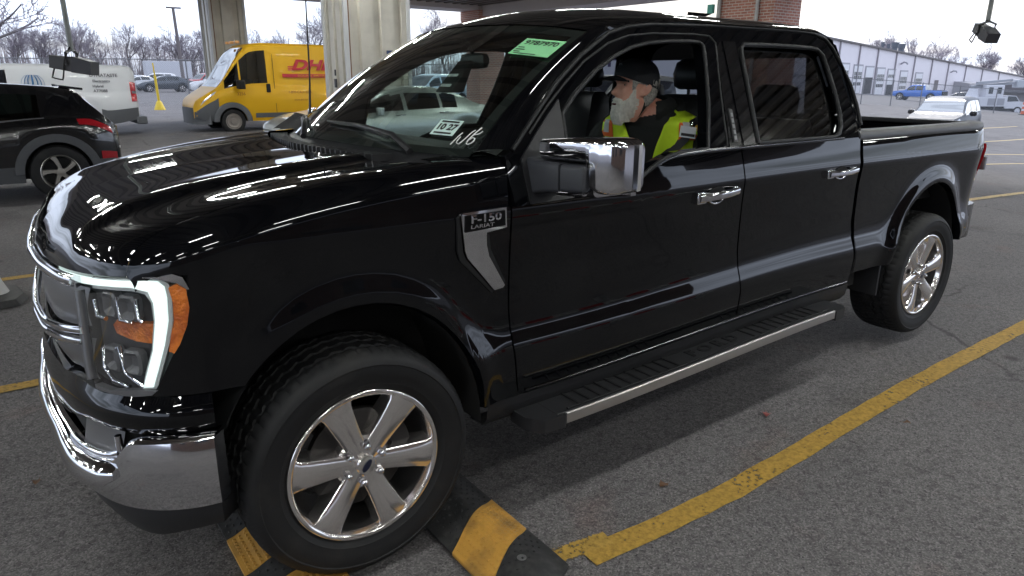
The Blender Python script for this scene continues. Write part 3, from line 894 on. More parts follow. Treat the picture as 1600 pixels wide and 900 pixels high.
for dr, (x0, x1, z) in ((fdoor, (1.545, 1.805, 1.131)), (rdoor, (2.525, 2.785, 1.142))):
    base, cup, lower = handle(x0, x1, z)
    hs = both("door_handle", base, CHROME, angle=35, parent=dr, bevel=.004)
    both("handle_recess", cup, SOFTBLK, parent=dr); both("handle_trim", lower, CHROME, angle=80, parent=hs)
bz = lambda x, z, o: (x, yside(x, z) - o, z)
def badge_frame():
    mb = MB()
    out = [(.364, 1.198), (.372, 1.206), (.545, 1.209), (.548, 1.140), (.466, 1.131), (.470, 1.085), (.482, 1.045), (.555, .928), (.548, .920), (.512, .916), (.395, 1.050), (.384, 1.075)]
    mb.prism(out, lambda x, z: bz(x, z, .016), lambda x, z: bz(x, z, -.01)); return mb
badge = both("side_vent", badge_frame, CHROME, angle=30, bevel=.004)
both("badge_plate", lambda: MB().prism([(.378, 1.197), (.537, 1.200), (.540, 1.148), (.379, 1.141)], lambda x, z: bz(x, z, .0185), lambda x, z: bz(x, z, .010)), mat("badge_black", (.003, .003, .0035), .55, spec=.15), angle=30, parent=badge)
def vent_dark():
    mb = MB(); mb.prism([(.352, 1.190), (.362, 1.198), (.380, 1.07), (.392, 1.045), (.512, .912), (.506, .905), (.372, 1.04), (.360, 1.075)], lambda x, z: bz(x, z, .010), lambda x, z: bz(x, z, -.01))
    mb.prism([(.470, 1.125), (.484, 1.12), (.492, 1.07), (.562, .94), (.556, .925), (.486, 1.045), (.474, 1.085)], lambda x, z: bz(x, z, .006), lambda x, z: bz(x, z, -.01)); return mb
both("vent_opening", vent_dark, SOFTBLK, angle=30, parent=badge)
mb = MB()
text_on(mb, "F-150", lambda u, v, w: bz(.458 + u * 1.12, 1.1825 + v * .78 + .012 * u, .0195 + w), .048, .002, bold=.0012)
text_on(mb, "LARIAT", lambda u, v, w: bz(.444 + u * 1.25, 1.1575 + v * .78 + .012 * u, .0198 + w), .023, .0015, bold=.0006)
mb.build("badge_lettering", CHROME, badge[0], angle=30)
mb = MB(); text_on(mb, "4x4", lambda u, v, w: (4.30 + u, yside(4.30 + u, 1.20 + v) - .002, 1.20 + v), .075, 0, bold=.001)
d4 = mb.build("decal", mat("grey_decal", (.22, .22, .23), .4), beds[0], angle=0)

# ---- mirrors
def rrect(w, h, r, n=5):
    out = []
    for cx, cz, a0 in ((w - r, h - r, 0), (-w + r, h - r, 90), (-w + r, -h + r, 180), (w - r, -h + r, 270)):
        for k in range(n):
            a = R(a0 + 90 * k / (n - 1)); out.append((cx + r * math.cos(a), cz + r * math.sin(a)))
    return out
def mirror_arm():
    mb = MB(); rings = []
    for y, x, z, w, h in ((.06, .745, 1.300, .085, .066), (-.03, .722, 1.308, .074, .052), (-.13, .714, 1.316, .068, .046)):
        rings.append([(x + a, y, z + b) for a, b in rrect(w, h, .012)])
    mb.loft(rings)
    rings = []
    for y, x, z, w, h in ((-.138, .714, 1.316, .066, .045), (-.242, .714, 1.322, .064, .043), (-.25, .716, 1.323, .056, .036)):
        rings.append([(x + a, y, z + b) for a, b in rrect(w, h, .014)])
    mb.loft(rings); return mb
arm = both("mirror_arm", mirror_arm, GREYPL, angle=45, fix=True)
def mirror_shell():
    mb = MB(); rings = []
    # upper bar and outer end, as a sweep of rounded sections along y
    for y, x, z, w, h in ((.008, .735, 1.394, .040, .020), (.0, .732, 1.398, .060, .034), (-.10, .727, 1.405, .066, .036), (-.19, .726, 1.411, .070, .037), (-.244, .728, 1.412, .071, .038), (-.260, .730, 1.395, .072, .056), (-.267, .732, 1.371, .073, .080), (-.29, .737, 1.367, .073, .085), (-.325, .745, 1.366, .067, .084), (-.345, .754, 1.366, .056, .079), (-.356, .762, 1.366, .042, .069)):
        rings.append([(x + a, y, z + b) for a, b in rrect(w, h, min(.018, h * .8))])
    mb.loft(rings)
    rings = []
    for y, x, z, w, h in ((-.05, .728, 1.262, .040, .007), (-.09, .728, 1.264, .056, .011), (-.19, .728, 1.272, .062, .013), (-.25, .731, 1.280, .068, .014), (-.28, .735, 1.300, .070, .030)):
        rings.append([(x + a, y, z + b) for a, b in rrect(w, h, min(.02, h * .8))])
    mb.loft(rings)
    return mb
msh = both("mirror", mirror_shell, CHROME, angle=50, fix=True)
def mirror_lens():
    mb = MB(); rings = []
    for z, k in ((1.292, .7), (1.315, 1), (1.365, 1), (1.415, .95), (1.434, .6)):
        rings.append([(.755 + .030 * k, -.360, z), (.768, -.367, z), (.795, -.356, z), (.808, -.326, z), (.78, -.325, z)])
    mb.loft(rings); return mb
both("mirror_signal", mirror_lens, mat("clear_plastic", (.55, .55, .56), .15, .6), angle=40, parent=msh, fix=True)
def mirror_spot():
    mb = MB(); mb.prism([(-.012, 1.392), (-.045, 1.392), (-.045, 1.422), (-.012, 1.422)], lambda y, z: (.659, y, z), lambda y, z: (.70, y, z)); return mb
both("mirror_lamp", mirror_spot, GREYP, angle=30, parent=msh)
both("mirror_glass", lambda: MB().prism([(-.02, 1.38), (-.32, 1.38), (-.32, 1.27), (-.10, 1.27)], lambda y, z: (.812, y, z), lambda y, z: (.79, y, z)), CHROME, angle=30, parent=msh)

# ---- running boards
def longbox(x0, x1, y0, y1, z0, z1, n=14): return MB().loft([[(x, y0, z0), (x, y1, z0), (x, y1, z1), (x, y0, z1)] for x in lin(x0, x1, n)])
def rb_top(): return longbox(.74, 2.64, -.055, .16, .375, .405)
rbs = both("running_board", rb_top, PLAST, bevel=.006)
def rb_ribs():
    mb = MB()
    for x0, x1 in ((.86, 1.50), (1.98, 2.58)):
        n = int((x1 - x0) / .055)
        for i in range(n):
            x = x0 + (x1 - x0) * i / n; mb.box((x, -.035, .4055), (x + .012, .085, .4115))
    for y in (-.042, .092): mb.join(longbox(.80, 2.60, y, y + .010, .4055, .4125))
    return mb
both("tread_rib", rb_ribs, MOULD, parent=rbs, bevel=.002)
both("edge_trim", lambda: longbox(.775, 2.622, -.066, -.0555, .362, .408), SATIN, parent=rbs, bevel=.004)
def rb_caps():
    mb = MB()
    mb.loft([[(.625, .09, z), (.625, -.0, z), (.665, -.064, z), (.772, -.070, z), (.772, .15, z), (.66, .15, z)] for z in (.352, .404)])
    return mb
def rb_caps2():
    mb = MB()
    mb.loft([[(2.625, .15, z), (2.625, -.070, z), (2.72, -.066, z), (2.755, -.03, z), (2.755, .12, z)] for z in (.352, .404)])
    return mb
both("end_cap", rb_caps, PLAST, parent=rbs, bevel=.006, fix=True); both("end_cap", rb_caps2, PLAST, parent=rbs, bevel=.006, fix=True)
mb = MB(); text_on(mb, "F O R D", lambda u, v, w: (1.74 + u * 1.15, .025 + v, .4065 + w), .085, .003, bold=.002)
mb.build("tread_lettering", MOULD, rbs[0], angle=30)
def rb_brkt():
    mb = MB()
    for x in (.9, 1.7, 2.5): mb.box((x, .10, .36), (x + .05, .35, .40))
    return mb
both("board_bracket", rb_brkt, SOFTBLK, parent=rbs)

# ---- wheels
_rake = DEF[0]; DEF[0] = lambda v: (v[0], v[1] if v[1] < 1.08 else 1.08 + (v[1] - 1.08) * .885, v[2])
def wheel(xc, zc, yo, far, rot, sc=1.):
    def fx(mb):
        mb.v = [(xc + (x - xc) * sc, y, zc + (z - zc) * sc) for x, y, z in mb.v]
        return mb.mirror(W) if far else mb
    c = (xc, yo, zc)
    hub = MB(); hub.lathe([(.0, .075), (.165, .075), (.175, .08), (.175, .105), (.0, .105)], c, 40); hub.lathe([(.0, .10), (.09, .10), (.10, .20), (.0, .20)], c, 24)
    for a in (20,):                             # caliper
        P = []
        for k in range(8):
            t = R(a - 22 + k * 6); P.append([(xc + r * math.cos(t), yo + h, zc + r * math.sin(t)) for r, h in ((.12, .055), (.185, .055), (.19, .12), (.12, .12))])
        hub.loft(P)
    w = fx(hub).build("wheel", DISC, truck, angle=40)
    ty = MB(); n = 240
    prof = [(.262, .030), (.268, .014), (.276, .006), (.288, .002), (.292, -.002), (.300, -.003), (.318, -.008), (.340, -.012), (.356, -.011), (.360, -.014), (.372, -.010), (.380, -.004), (.388, .004), (.395, .014), (.400, .028), (.4028, .044), (.4035, .0555), (.396, .058), (.396, .068), (.4045, .0705), (.405, .095), (.405, .1085), (.397, .111), (.397, .122), (.405, .1245), (.405, .150), (.405, .1605), (.397, .163), (.397, .174), (.405, .1765), (.4045, .2045), (.396, .207), (.396, .217), (.4035, .2195), (.400, .247), (.388, .270), (.36, .285), (.30, .278), (.262, .25)]
    rings = []
    for r, h in prof:
        ring = []
        r = r if r < .268 else .268 + (r - .268) * .965
        for k in range(n):
            a = 2 * PI * k / n; rr = r
            if .378 < r and h < .056:
                if k % 4 == 0 and r > .385: rr -= .0045
                if k % 4 == 2 and .375 < r < .392: rr -= .0025
            elif r > .395 and .06 < h < .11 and (k + 2) % 5 == 0: rr -= .004
            elif r > .395 and .11 < h < .165 and (k) % 5 == 0: rr -= .004
            elif r > .395 and .165 < h < .21 and (k + 3) % 5 == 0: rr -= .004
            elif r > .385 and h > .215 and k % 4 == 1: rr -= .0045
            sh = .006 * math.sin(k * 2 * PI / n * 48) if .05 < h < .225 and r > .38 else 0
            ring.append((xc + rr * math.cos(a), yo + h + sh, zc + rr * math.sin(a)))
        rings.append(ring)
    ty.grid(rings, closev=True)
    fx(ty).build("tyre", TYRE, w, angle=28)
    # rim: barrel, lip, six wide spokes
    rm = MB(); rm.lathe([(.2675, .022), (.2685, .010), (.266, .003), (.258, .001), (.251, .004), (.247, .012), (.243, .030)], c, 96)
    for k in range(6):
        a0 = R(rot + 60 * k); rings = []
        for r, w1, w2, y1, y2 in ((.028, .031, .036, .026, .075), (.070, .036, .044, .025, .080), (.100, .037, .048, .023, .085), (.140, .040, .053, .018, .082), (.190, .045, .059, .013, .072), (.226, .050, .066, .010, .060), (.2475, .060, .084, .012, .050)):
            ca, sa = math.cos(a0), math.sin(a0); ring = []
            for (t, d) in ((-w1 * .62, y1 - .003), (-w1, y1 + .004), (-w2, y2), (w2, y2), (w1, y1 + .004), (w1 * .62, y1 - .003)):
                ring.append((xc + r * ca - t * sa, yo + d, zc + r * sa + t * ca))
            rings.append(ring)
        rm.loft(rings)
    bl = MB(); bl.lathe([(.2428, .030), (.238, .06), (.226, .13), (.222, .24)], c, 64); fx(bl).build("rim_barrel", BARREL, w, angle=40)
    rm.lathe([(.100, .07), (.097, .040), (.088, .031), (.078, .029), (.050, .031), (.042, .026), (.0, .026)], c, 48)
    fx(rm).build("rim", DCHROME, w, angle=30, bevel=.0025, fix=True)
    cp = MB(); cp.lathe([(.036, .024), (.035, .012), (.031, .008), (0, .007)], c, 32)
    co = fx(cp).build("centre_cap", DCHROME, w, angle=40)
    ov = MB(); ov.prism([(.024 * math.cos(2 * PI * k / 24), .0105 * math.sin(2 * PI * k / 24)) for k in range(24)], lambda u, v: (xc + u * .62 - v * .8, yo + .0045, zc + u * .8 + v * .62), lambda u, v: (xc + u * .62 - v * .8, yo + .009, zc + u * .8 + v * .62))
    fx(ov).build("cap_emblem", mat("emblem_blue", (.012, .015, .035), .3), w, angle=30)
    for k in range(6):
        a = R(rot + 30 + 60 * k); q = (xc + .0645 * math.cos(a), yo, zc + .0645 * math.sin(a))
        pk = MB(); pk.lathe([(.019, .0262), (.0185, .0245), (.0155, .0245), (.015, .03)], q, 14)
        pk.lathe([(.0125, .034), (.0125, .012), (.010, .006), (.005, .003), (0, .0025)], q, 6)
        fx(pk).build("lug_nut", CHROME, w, angle=40)
for far in (False, True):
    wheel(0., .400, .030, far, -8, 1.); wheel(WB, .448, .026, far, 14, .975)
DEF[0] = _rake

# ---- cabin
mb = MB(); mb.box((.55, .14, .50), (2.84, W - .14, .60)); mb.box((2.70, .14, .6), (2.84, W - .14, 1.0)); mb.build("cabin_floor", INTER, truck)
def doorcard():
    mb = MB(); P = []
    for x in lin(.60, 2.82, 24): P.append([(x, yside(x, .9) + .035, .52), (x, yside(x, .9) + .10, .60), (x, yside(x, 1.1) + .10, 1.0), (x, yside(x, 1.1) + .08, belt(x) - .03), (x, yside(x, belt(x)) + .05, belt(x) - .004), (x, yside(x, belt(x)) + .012, belt(x) - .002)])
    mb.grid(P); return mb
both("door_card", doorcard, INTER, angle=50)
# dashboard
mb = MB(); P = []
for y in lin(.14, W - .14, 20):
    k = math.exp(-((y - .55) / .24) ** 2)
    yy = min(y, W - y)
    P.append([(xw(max(.13, yy)) + .06, y, 1.352), (.75, y, 1.345 + .02 * k), (.93, y, 1.335 + .055 * k), (1.02, y, 1.30 + .055 * k), (1.05, y, 1.22), (1.02, y, 1.0), (.95, y, .85), (.80, y, .70)])
mb.grid(P); mb.build("dashboard", mat("dash_black", (.02, .021, .021), .6, bump=(200, .3, .003)), truck, angle=50)
mb = MB(); mb.box((1.03, .86, 1.05), (1.06, 1.20, 1.24)); mb.build("centre_screen", mat("screen", (.01, .011, .014), .1), truck, bevel=.01)
mb = MB()
ring = []; sc = Vector((1.27, .56, 1.20)); nrm = Vector((.93, 0, .36)).normalized(); a = Vector((0, 1, 0)); b = nrm.cross(a)
mb.tube([tuple(sc + .19 * (math.cos(t) * a + math.sin(t) * b)) for t in [2 * PI * k / 36 for k in range(37)]], .016, 10)
for t in (0, PI, -PI / 2): mb.tube([tuple(sc - nrm * .02), tuple(sc + .18 * (math.cos(t) * a + math.sin(t) * b))], .014, 8)
mb.lathe([(.0, -.03), (.06, -.03), (.07, .0), (.06, .02), (0, .025)], tuple(sc), 20, axis='x')
mb.tube([tuple(sc), (1.05, .56, 1.10)], .03, 8); mb.build("steering_wheel", LEATHER, truck, angle=50)
def seat(y, x=1.52, w=.27):
    root = MB(); rings = []
    for t, hw, dx, dp in ((0, .22, 0, .10), (.06, w, .0, .13), (.22, w, .02, .12), (.42, w * .98, .06, .11), (.56, w * .86, .09, .10), (.64, w * .70, .11, .085), (.67, w * .58, .118, .05)):
        z = .88 + t; xb = x + .42 + dx * 1.5
        ring = [(xb + px * dp, y + py * hw, z) for px, py in ((-.5, -.72), (-1.0, -.98), (-.5, -1.05), (.6, -.95), (1, -.6), (1, .6), (.6, .95), (-.5, 1.05), (-1.0, .98), (-.5, .72))]
        rings.append(ring)
    root.loft(rings)
    cu = MB(); rings = []
    for tx, z, hw in ((0, .86, .23), (.04, .90, .26), (.25, .91, .265), (.5, .90, .26), (.54, .86, .25)):
        rings.append([(x - .05 + tx, y - hw, .66), (x - .05 + tx, y - hw, z - .01), (x - .05 + tx, y - hw + .05, z + .02), (x - .05 + tx, y - hw + .10, z), (x - .05 + tx, y + hw - .10, z), (x - .05 + tx, y + hw - .05, z + .02), (x - .05 + tx, y + hw, z - .01), (x - .05 + tx, y + hw, .66)])
    cu.loft(rings); root.join(cu)
    o = root.build("seat", LEATHER, truck, angle=50, fix=True)
    h = MB(); rings = []
    for z, hw, dp in ((1.575, .10, .035), (1.59, .125, .055), (1.65, .135, .06), (1.705, .12, .05), (1.725, .09, .025)):
        rings.append([(x + .60 + px * dp, y + py * hw, z) for px, py in ((-1, -.6), (-.5, -1), (.5, -1), (1, -.6), (1, .6), (.5, 1), (-.5, 1), (-1, .6))])
    h.loft(rings); h.tube([(x + .60, y - .05, 1.50), (x + .60, y - .05, 1.60)], .008, 6); h.tube([(x + .60, y + .05, 1.50), (x + .60, y + .05, 1.60)], .008, 6)
    h.build("headrest", LEATHER, o, angle=60, fix=True)
seat(.56); seat(1.44)
mb = MB()
for y in (.50, 1.0, 1.50):
    rings = []
    for z, hw, dp in ((.75, .24, .1), (1.0, .245, .1), (1.35, .235, .08), (1.42, .21, .05)):
        xx = 2.62 + (z - .75) * .12; rings.append([(xx + px * dp, y + py * hw, z) for px, py in ((-.8, -.8), (-.4, -1), (1, -1), (1, 1), (-.4, 1), (-.8, .8))])
    mb.loft(rings); mb.box((2.15, y - .24, .62), (2.60, y + .24, .82))
rs = mb.build("rear_seat", LEATHER, truck, angle=50, bevel=.02, fix=True)
for y in (.50, 1.50):
    h = MB(); rings = []
    for z, hw, dp in ((1.44, .10, .03), (1.46, .125, .05), (1.53, .13, .055), (1.585, .115, .045), (1.60, .08, .02)):
        rings.append([(2.72 + px * dp, y + py * hw, z) for px, py in ((-1, -.6), (-.5, -1), (.5, -1), (1, -.6), (1, .6), (.5, 1), (-.5, 1), (-1, .6))])
    h.loft(rings); h.build("headrest", LEATHER, rs, angle=60, fix=True)
# inner pillars and belts
def bpil():
    mb = MB(); mb.hexa([(1.80, .16, 1.30), (1.93, .16, 1.30), (1.93, .20, 1.30), (1.80, .20, 1.30), (1.86, .29, 1.80), (1.98, .29, 1.80), (1.98, .33, 1.80), (1.86, .33, 1.80)])
    return mb
both("inner_pillar", bpil, INTER, fix=True)
# rear view mirror with its stalk, and the toll tag hanging beside it
mb = MB(); rings = []
for y, h in ((.90, .018), (.91, .032), (1.0, .036), (1.09, .032), (1.10, .018)): rings.append([(1.06 + a * .9, y, 1.70 + b) for a, b in rrect(.018, h, .012)])
mb.loft(rings); mb.tube([(1.07, 1.0, 1.71), (1.00, 1.0, 1.80)], .010, 8); mb.build("rear_view_mirror", PLAST, truck, angle=50, fix=True)
mb = MB(); mb.hexa([(.88, .93, 1.56), (.96, .93, 1.56), (.96, 1.07, 1.56), (.88, 1.07, 1.56), (1.0, .95, 1.70), (1.03, .95, 1.70), (1.03, 1.05, 1.70), (1.0, 1.05, 1.70)]); ch_o = mb.build("camera_housing", PLAST, truck, bevel=.01, fix=True)

mb = MB()
for z_ in (1.585, 1.63):
    k_ = (z_ - 1.56) / .14; x_ = lerp(.88, 1.0, k_) - .004; mb.add([(x_, .955, z_), (x_, 1.045, z_), (x_ + .010, 1.045, z_ + .012), (x_ + .010, .955, z_ + .012)], [(0, 1, 2, 3)])
mb.build('housing_label', WHITEP, ch_o, angle=0)
# ---- papers on the screen (flat sheets stuck to the glass)
def on_glass(u0, t0):
    o = Vector(ws(u0, t0, .004)); du = (Vector(ws(u0 + .02, t0, .004)) - o).normalized(); dt = (Vector(ws(u0, t0 + .02, .004)) - o).normalized()
    n = dt.cross(du) * -1
    if n.x > 0: n = -n
    return o, du, dt, n
def sheet(px0, pu, pv, w, h, name, m, parent):
    mb = MB(); mb.prism([(-w / 2, -h / 2), (w / 2, -h / 2), (w / 2, h / 2), (-w / 2, h / 2)], lambda a, b: tuple(px0 + pu * a + pv * b), lambda a, b: tuple(px0 + pu * a + pv * b + px0_n * .0015))
    return mb.build(name, m, parent, angle=30)
# u direction as read from outside: from the passenger side (far) to the driver's side (near)
o, du, dt, n = on_glass(.062, .785); u = -du; px0_n = n
st = sheet(o, u, dt, .178, .122, "paper_sticker", GREENPAPER, wind)
tf = lambda a, b, c=0.: tuple(o + u * a + dt * b + n * (.003 + c))
mb = MB(); text_on(mb, "9787970", lambda a, b, c: tf(a, b + .028, 0), .043, 0, bold=.001)
for k in range(3): mb.add([tf(-.078, -.012 - .016 * k), tf(-.05 + .012 * (k % 2), -.012 - .016 * k), tf(-.05 + .012 * (k % 2), -.006 - .016 * k), tf(-.078, -.006 - .016 * k)], [(0, 1, 2, 3)])
mb.add([tf(-.07, -.056), tf(.03, -.056), tf(.03, -.051), tf(-.07, -.051)], [(0, 1, 2, 3)])
mb.build("sticker_print", BLACKP, st, angle=0)
o, du, dt, n = on_glass(.088, .155); u = -du; px0_n = n
st = sheet(o, u, dt, .105, .075, "inspection_sticker", MINTPAPER, wind)
mb = MB(); text_on(mb, "10 27", lambda a, b, c: tuple(o + u * a + dt * b + n * .003), .040, 0, bold=.0018)
for k in (.028, -.028): mb.add([tuple(o + u * a + dt * b + n * .003) for a, b in ((-.04, k - .004), (.04, k - .004), (.04, k + .004), (-.04, k + .004))], [(0, 1, 2, 3)])
mb.build("sticker_print", BLACKP, st, angle=0)
o, du, dt, n = on_glass(.022, .105); u = -du
mb = MB()
for strokes in ([(-.052, -.030), (-.046, -.006), (-.038, .014)], [(-.034, .0), (-.033, -.022), (-.022, -.026), (-.010, -.006), (-.002, .018), (.006, .026)], [(.024, .036), (.012, .012), (.006, -.016), (.014, -.026), (.028, -.018), (.030, -.004), (.018, .0), (.010, -.008)], [(.014, .010), (.030, .014), (.038, .024)]):
    mb.tube(spline([tuple(o + u * a * .95 + dt * b * 1.35 + n * .004) for a, b in strokes], 14), .0022, 6)
mb.build("handwritten_mark", WHITEP, wind, angle=80)
DEF[0] = None
at0()
# ================================================================== the driver
at0()
pr = thing("person", (1.85, .56, .90), "bearded man in dark cap and lime safety vest at the wheel of the black pickup", "person")
SKIN = mat("skin", (.80, .42, .31), .5, noise=(22, (.72, .32, .23), .42, .68))
SKIN.node_tree.nodes['Principled BSDF'].inputs['Subsurface Weight'].default_value = .08
SKIN.node_tree.nodes['Principled BSDF'].inputs['Subsurface Radius'].default_value = (.01, .004, .002)
JACK = mat("dark_jacket", (.017, .018, .017), .8, bump=(60, .5, .006))
BEARD = mat("grey_beard", (.74, .70, .63), .85, noise=(60, (.60, .56, .50), .40, .66), bump=(160, .4, .002))
HAIR = mat("grey_hair", (.50, .47, .43), .85, noise=(120, (.30, .28, .26), .4, .6), bump=(160, .8, .003))
CAPM = mat("navy_cap", (.013, .014, .019), .75, bump=(250, .3, .002))
HC = Vector((1.665, .545, 1.578)); HEAD_YAW = R(24); HEAD_PITCH = R(-7)
# head frame: f forward, l to the driver's left (towards the viewer), u up
_f = Vector((-math.cos(HEAD_YAW), math.sin(HEAD_YAW), 0)); _l = Vector((-math.sin(HEAD_YAW), -math.cos(HEAD_YAW), 0)); _u = Vector((0, 0, 1))
_q = Matrix.Rotation(HEAD_PITCH, 3, _l)
_f = _q @ _f; _u = _q @ _u
def turn(v):
    x, y, z = v; w = _ss((z - .95) / .25) * (1 - _ss((z - 1.50) / .05)) * max(0, min(1, (x - 1.42) / .2)); a = R(25) * w
    dx, dy = x - 1.80, y - .555; up = .022 * w
    return (1.80 + dx * math.cos(a) - dy * math.sin(a), .555 + dx * math.sin(a) + dy * math.cos(a), z + up)
def H(f, l, u): return tuple(HC + _f * f + _l * l + _u * u)
# face profile: depth of the mid line in front of the centre, by height
prof_f = pchip([(-.150, .020), (-.128, .062), (-.112, .081), (-.100, .083), (-.086, .078), (-.075, .087), (-.066, .083), (-.060, .089), (-.051, .086), (-.044, .090), (-.036, .111), (-.026, .117), (-.012, .106), (.004, .093), (.014, .089), (.026, .096), (.040, .097), (.065, .092), (.085, .080), (.105, .052), (.122, .0)])
prof_b = pchip([(-.150, .025), (-.10, .055), (-.06, .078), (-.02, .094), (.03, .103), (.07, .097), (.10, .068), (.122, .0)])
prof_w = pchip([(-.150, .030), (-.125, .044), (-.10, .056), (-.07, .066), (-.03, .073), (.0, .076), (.03, .0775), (.06, .075), (.09, .058), (.11, .034), (.122, .0)])
def headpt(u, a, off=0.):
    """a = 0 forward .. PI back"""
    ca, sa = math.cos(a), math.sin(a); w = prof_w(u) + off
    if ca >= 0:
        d = prof_f(u); base = min(d, pchip_face(u)); ex = d - base
        f = (base + off) * (abs(ca) ** .80); s = w * (1 - (1 - abs(sa)) ** 1.55 if False else abs(sa) ** .82)
        nose = math.exp(-(a / .17) ** 2); f += ex * nose
        e = math.exp(-((a - .50) / .17) ** 2) * math.exp(-((u - .014) / .013) ** 2); f -= .012 * e * (1 if off == 0 else .3)     # eye socket
        ck = math.exp(-((a - .62) / .22) ** 2) * math.exp(-((u + .018) / .016) ** 2); f += .006 * ck
        br = math.exp(-((a - .42) / .26) ** 2) * math.exp(-((u - .034) / .010) ** 2); f += .004 * br
    else:
        f = -(prof_b(u) + off) * abs(ca) ** .9; s = w * abs(sa) ** .85
    return f, s
pchip_face = pchip([(-.150, .020), (-.128, .060), (-.112, .077), (-.100, .079), (-.086, .078), (-.066, .081), (-.044, .084), (-.02, .086), (.014, .088), (.026, .094), (.040, .096), (.065, .092), (.085, .080), (.105, .052), (.122, .0)])
us = [-.150, -.142, -.134, -.127, -.12, -.113, -.106, -.1, -.094, -.088, -.083, -.078, -.074, -.070, -.066, -.063, -.060, -.056, -.051, -.047, -.043, -.039, -.034, -.029, -.024, -.018, -.012, -.006, 0, .005, .010, .014, .018, .022, .027, .032, .037, .042, .05, .06, .07, .08, .09, .1, .108, .115, .12, .122]
body = MB(); rings = []
angs = [0, .06, .12, .18, .25, .32, .39, .46, .54, .62, .72, .84, .98, 1.14, 1.32, 1.5708, 1.8, 2.05, 2.3, 2.55, 2.8, 3.0]
for u in us:
    ring = []
    for a in angs + [PI] + [-x for x in reversed(angs[1:])]:
        f, s = headpt(u, abs(a)); ring.append(H(f, s if a >= 0 else -s, u))
    rings.append(ring)
body.loft(rings)
# ears
for sd in (1, -1):
    er = []
    for (k, rr) in ((0, 1.), (.5, 1.08), (1., .9), (1.1, .55)):
        er.append([H(-.014 + .017 * rr * math.cos(t) - .010 * math.sin(t) - .012 * k, sd * (.068 + .024 * k - .008 * math.cos(t) * k), .000 + .029 * rr * math.sin(t)) for t in [2 * PI * i / 14 for i in range(14)]])
    body.loft(er)
def ring(c, rx, ry, ax=(0, 0, 1), n=22, e=.85):
    c = Vector(c); a = Vector(ax).normalized(); X = Vector((1, 0, 0)); X = (X - a * X.dot(a)).normalized(); Y = a.cross(X); out = []
    for k in range(n):
        t = 2 * PI * k / n; ct, st = math.cos(t), math.sin(t)
        out.append(tuple(c + X * rx * math.copysign(abs(ct) ** e, ct) + Y * ry * math.copysign(abs(st) ** e, st)))
    return out
n_head = len(body.v)
# neck and torso: one stack of sections from the seat up to the skull
TY = .555
secs_ = [((1.93, TY, .88), .14, .20), ((1.94, TY, .98), .150, .205), ((1.925, TY, 1.10), .152, .220), ((1.895, TY, 1.24), .158, .248), ((1.86, TY, 1.345), .148, .256), ((1.825, TY, 1.405), .128, .240), ((1.80, TY, 1.440), .104, .185), ((1.785, TY, 1.462), .088, .125), ((1.765, TY, 1.482), .070, .082), ((1.74, TY, 1.505), .063, .065), ((1.715, TY, 1.535), .060, .060)]
body.loft([ring(c, rx, ry, (-.15, 0, 1)) for c, rx, ry in secs_])
def limb(pts, rad, n=14):
    body.tube(spline(pts, 18), [pchip([(i / (len(rad) - 1), r) for i, r in enumerate(rad)])(k / 17) for k in range(18)], n)
def hand(w, d, side):
    """palm and five curled fingers on the rim of the wheel; w wrist, d pointing direction"""
    w = Vector(w); d = Vector(d).normalized(); x = d.cross(Vector((0, 0, 1))).normalized(); u = x.cross(d)
    body.loft([[tuple(w + d * t + x * a * hw + u * b * th) for a, b in ((-1, -.6), (-.6, -1), (.6, -1), (1, -.6), (1, .6), (.6, 1), (-.6, 1), (-1, .6))] for t, hw, th in ((-.02, .030, .024), (.03, .038, .018), (.08, .042, .016), (.095, .040, .013))])
    for i, (o, L) in enumerate(((-.031, .070), (-.010, .080), (.011, .074), (.031, .058))):
        p = w + d * .085 + x * o
        body.tube([tuple(p), tuple(p + d * L * .40 - u * .008), tuple(p + d * L * .55 - u * L * .40), tuple(p + d * L * .25 - u * L * .62)], [.0095, .009, .0085, .007], 8)
    p = w + d * .03 - x * .036 * side
    body.tube([tuple(p), tuple(p - x * side * .028 + d * .02 - u * .01), tuple(p - x * side * .030 + d * .045 - u * .03)], [.012, .0105, .008], 8)
limb([(1.845, TY - .18, 1.372), (1.835, TY - .264, 1.295), (1.77, TY - .288, 1.12), (1.66, TY - .25, 1.045)], [.082, .080, .066, .056])
limb([(1.66, TY - .25, 1.045), (1.52, TY - .21, 1.09), (1.41, TY - .17, 1.145)], [.056, .050, .034])
limb([(1.845, TY + .18, 1.372), (1.835, TY + .264, 1.295), (1.77, TY + .288, 1.12), (1.66, TY + .25, 1.045)], [.082, .080, .066, .056])
limb([(1.66, TY + .25, 1.045), (1.52, TY + .21, 1.09), (1.41, TY + .17, 1.145)], [.056, .050, .034])
hand((1.40, TY - .168, 1.148), (-.9, .08, .30), 1); hand((1.40, TY + .168, 1.148), (-.9, -.08, .30), -1)
for sd in (-1, 1):
    limb([(1.93, TY + sd * .10, .90), (1.70, TY + sd * .13, .965), (1.46, TY + sd * .15, .96)], [.095, .088, .068])
    limb([(1.46, TY + sd * .15, .96), (1.36, TY + sd * .15, .78), (1.30, TY + sd * .14, .66)], [.068, .060, .045])
    limb([(1.31, TY + sd * .14, .645), (1.22, TY + sd * .14, .640), (1.12, TY + sd * .145, .66)], [.045, .046, .03])
body.v = body.v[:n_head] + [turn(v) for v in body.v[n_head:]]
bo = body.build("body", [SKIN, JACK], pr, angle=0)
rm_ = bo.modifiers.new("fuse", 'REMESH'); rm_.mode = 'VOXEL'; rm_.voxel_size = .0045; rm_.use_smooth_shade = True
sm_ = bo.modifiers.new("smooth", 'SMOOTH'); sm_.factor = .5; sm_.iterations = 2
dg = bpy.context.evaluated_depsgraph_get(); dg.update()
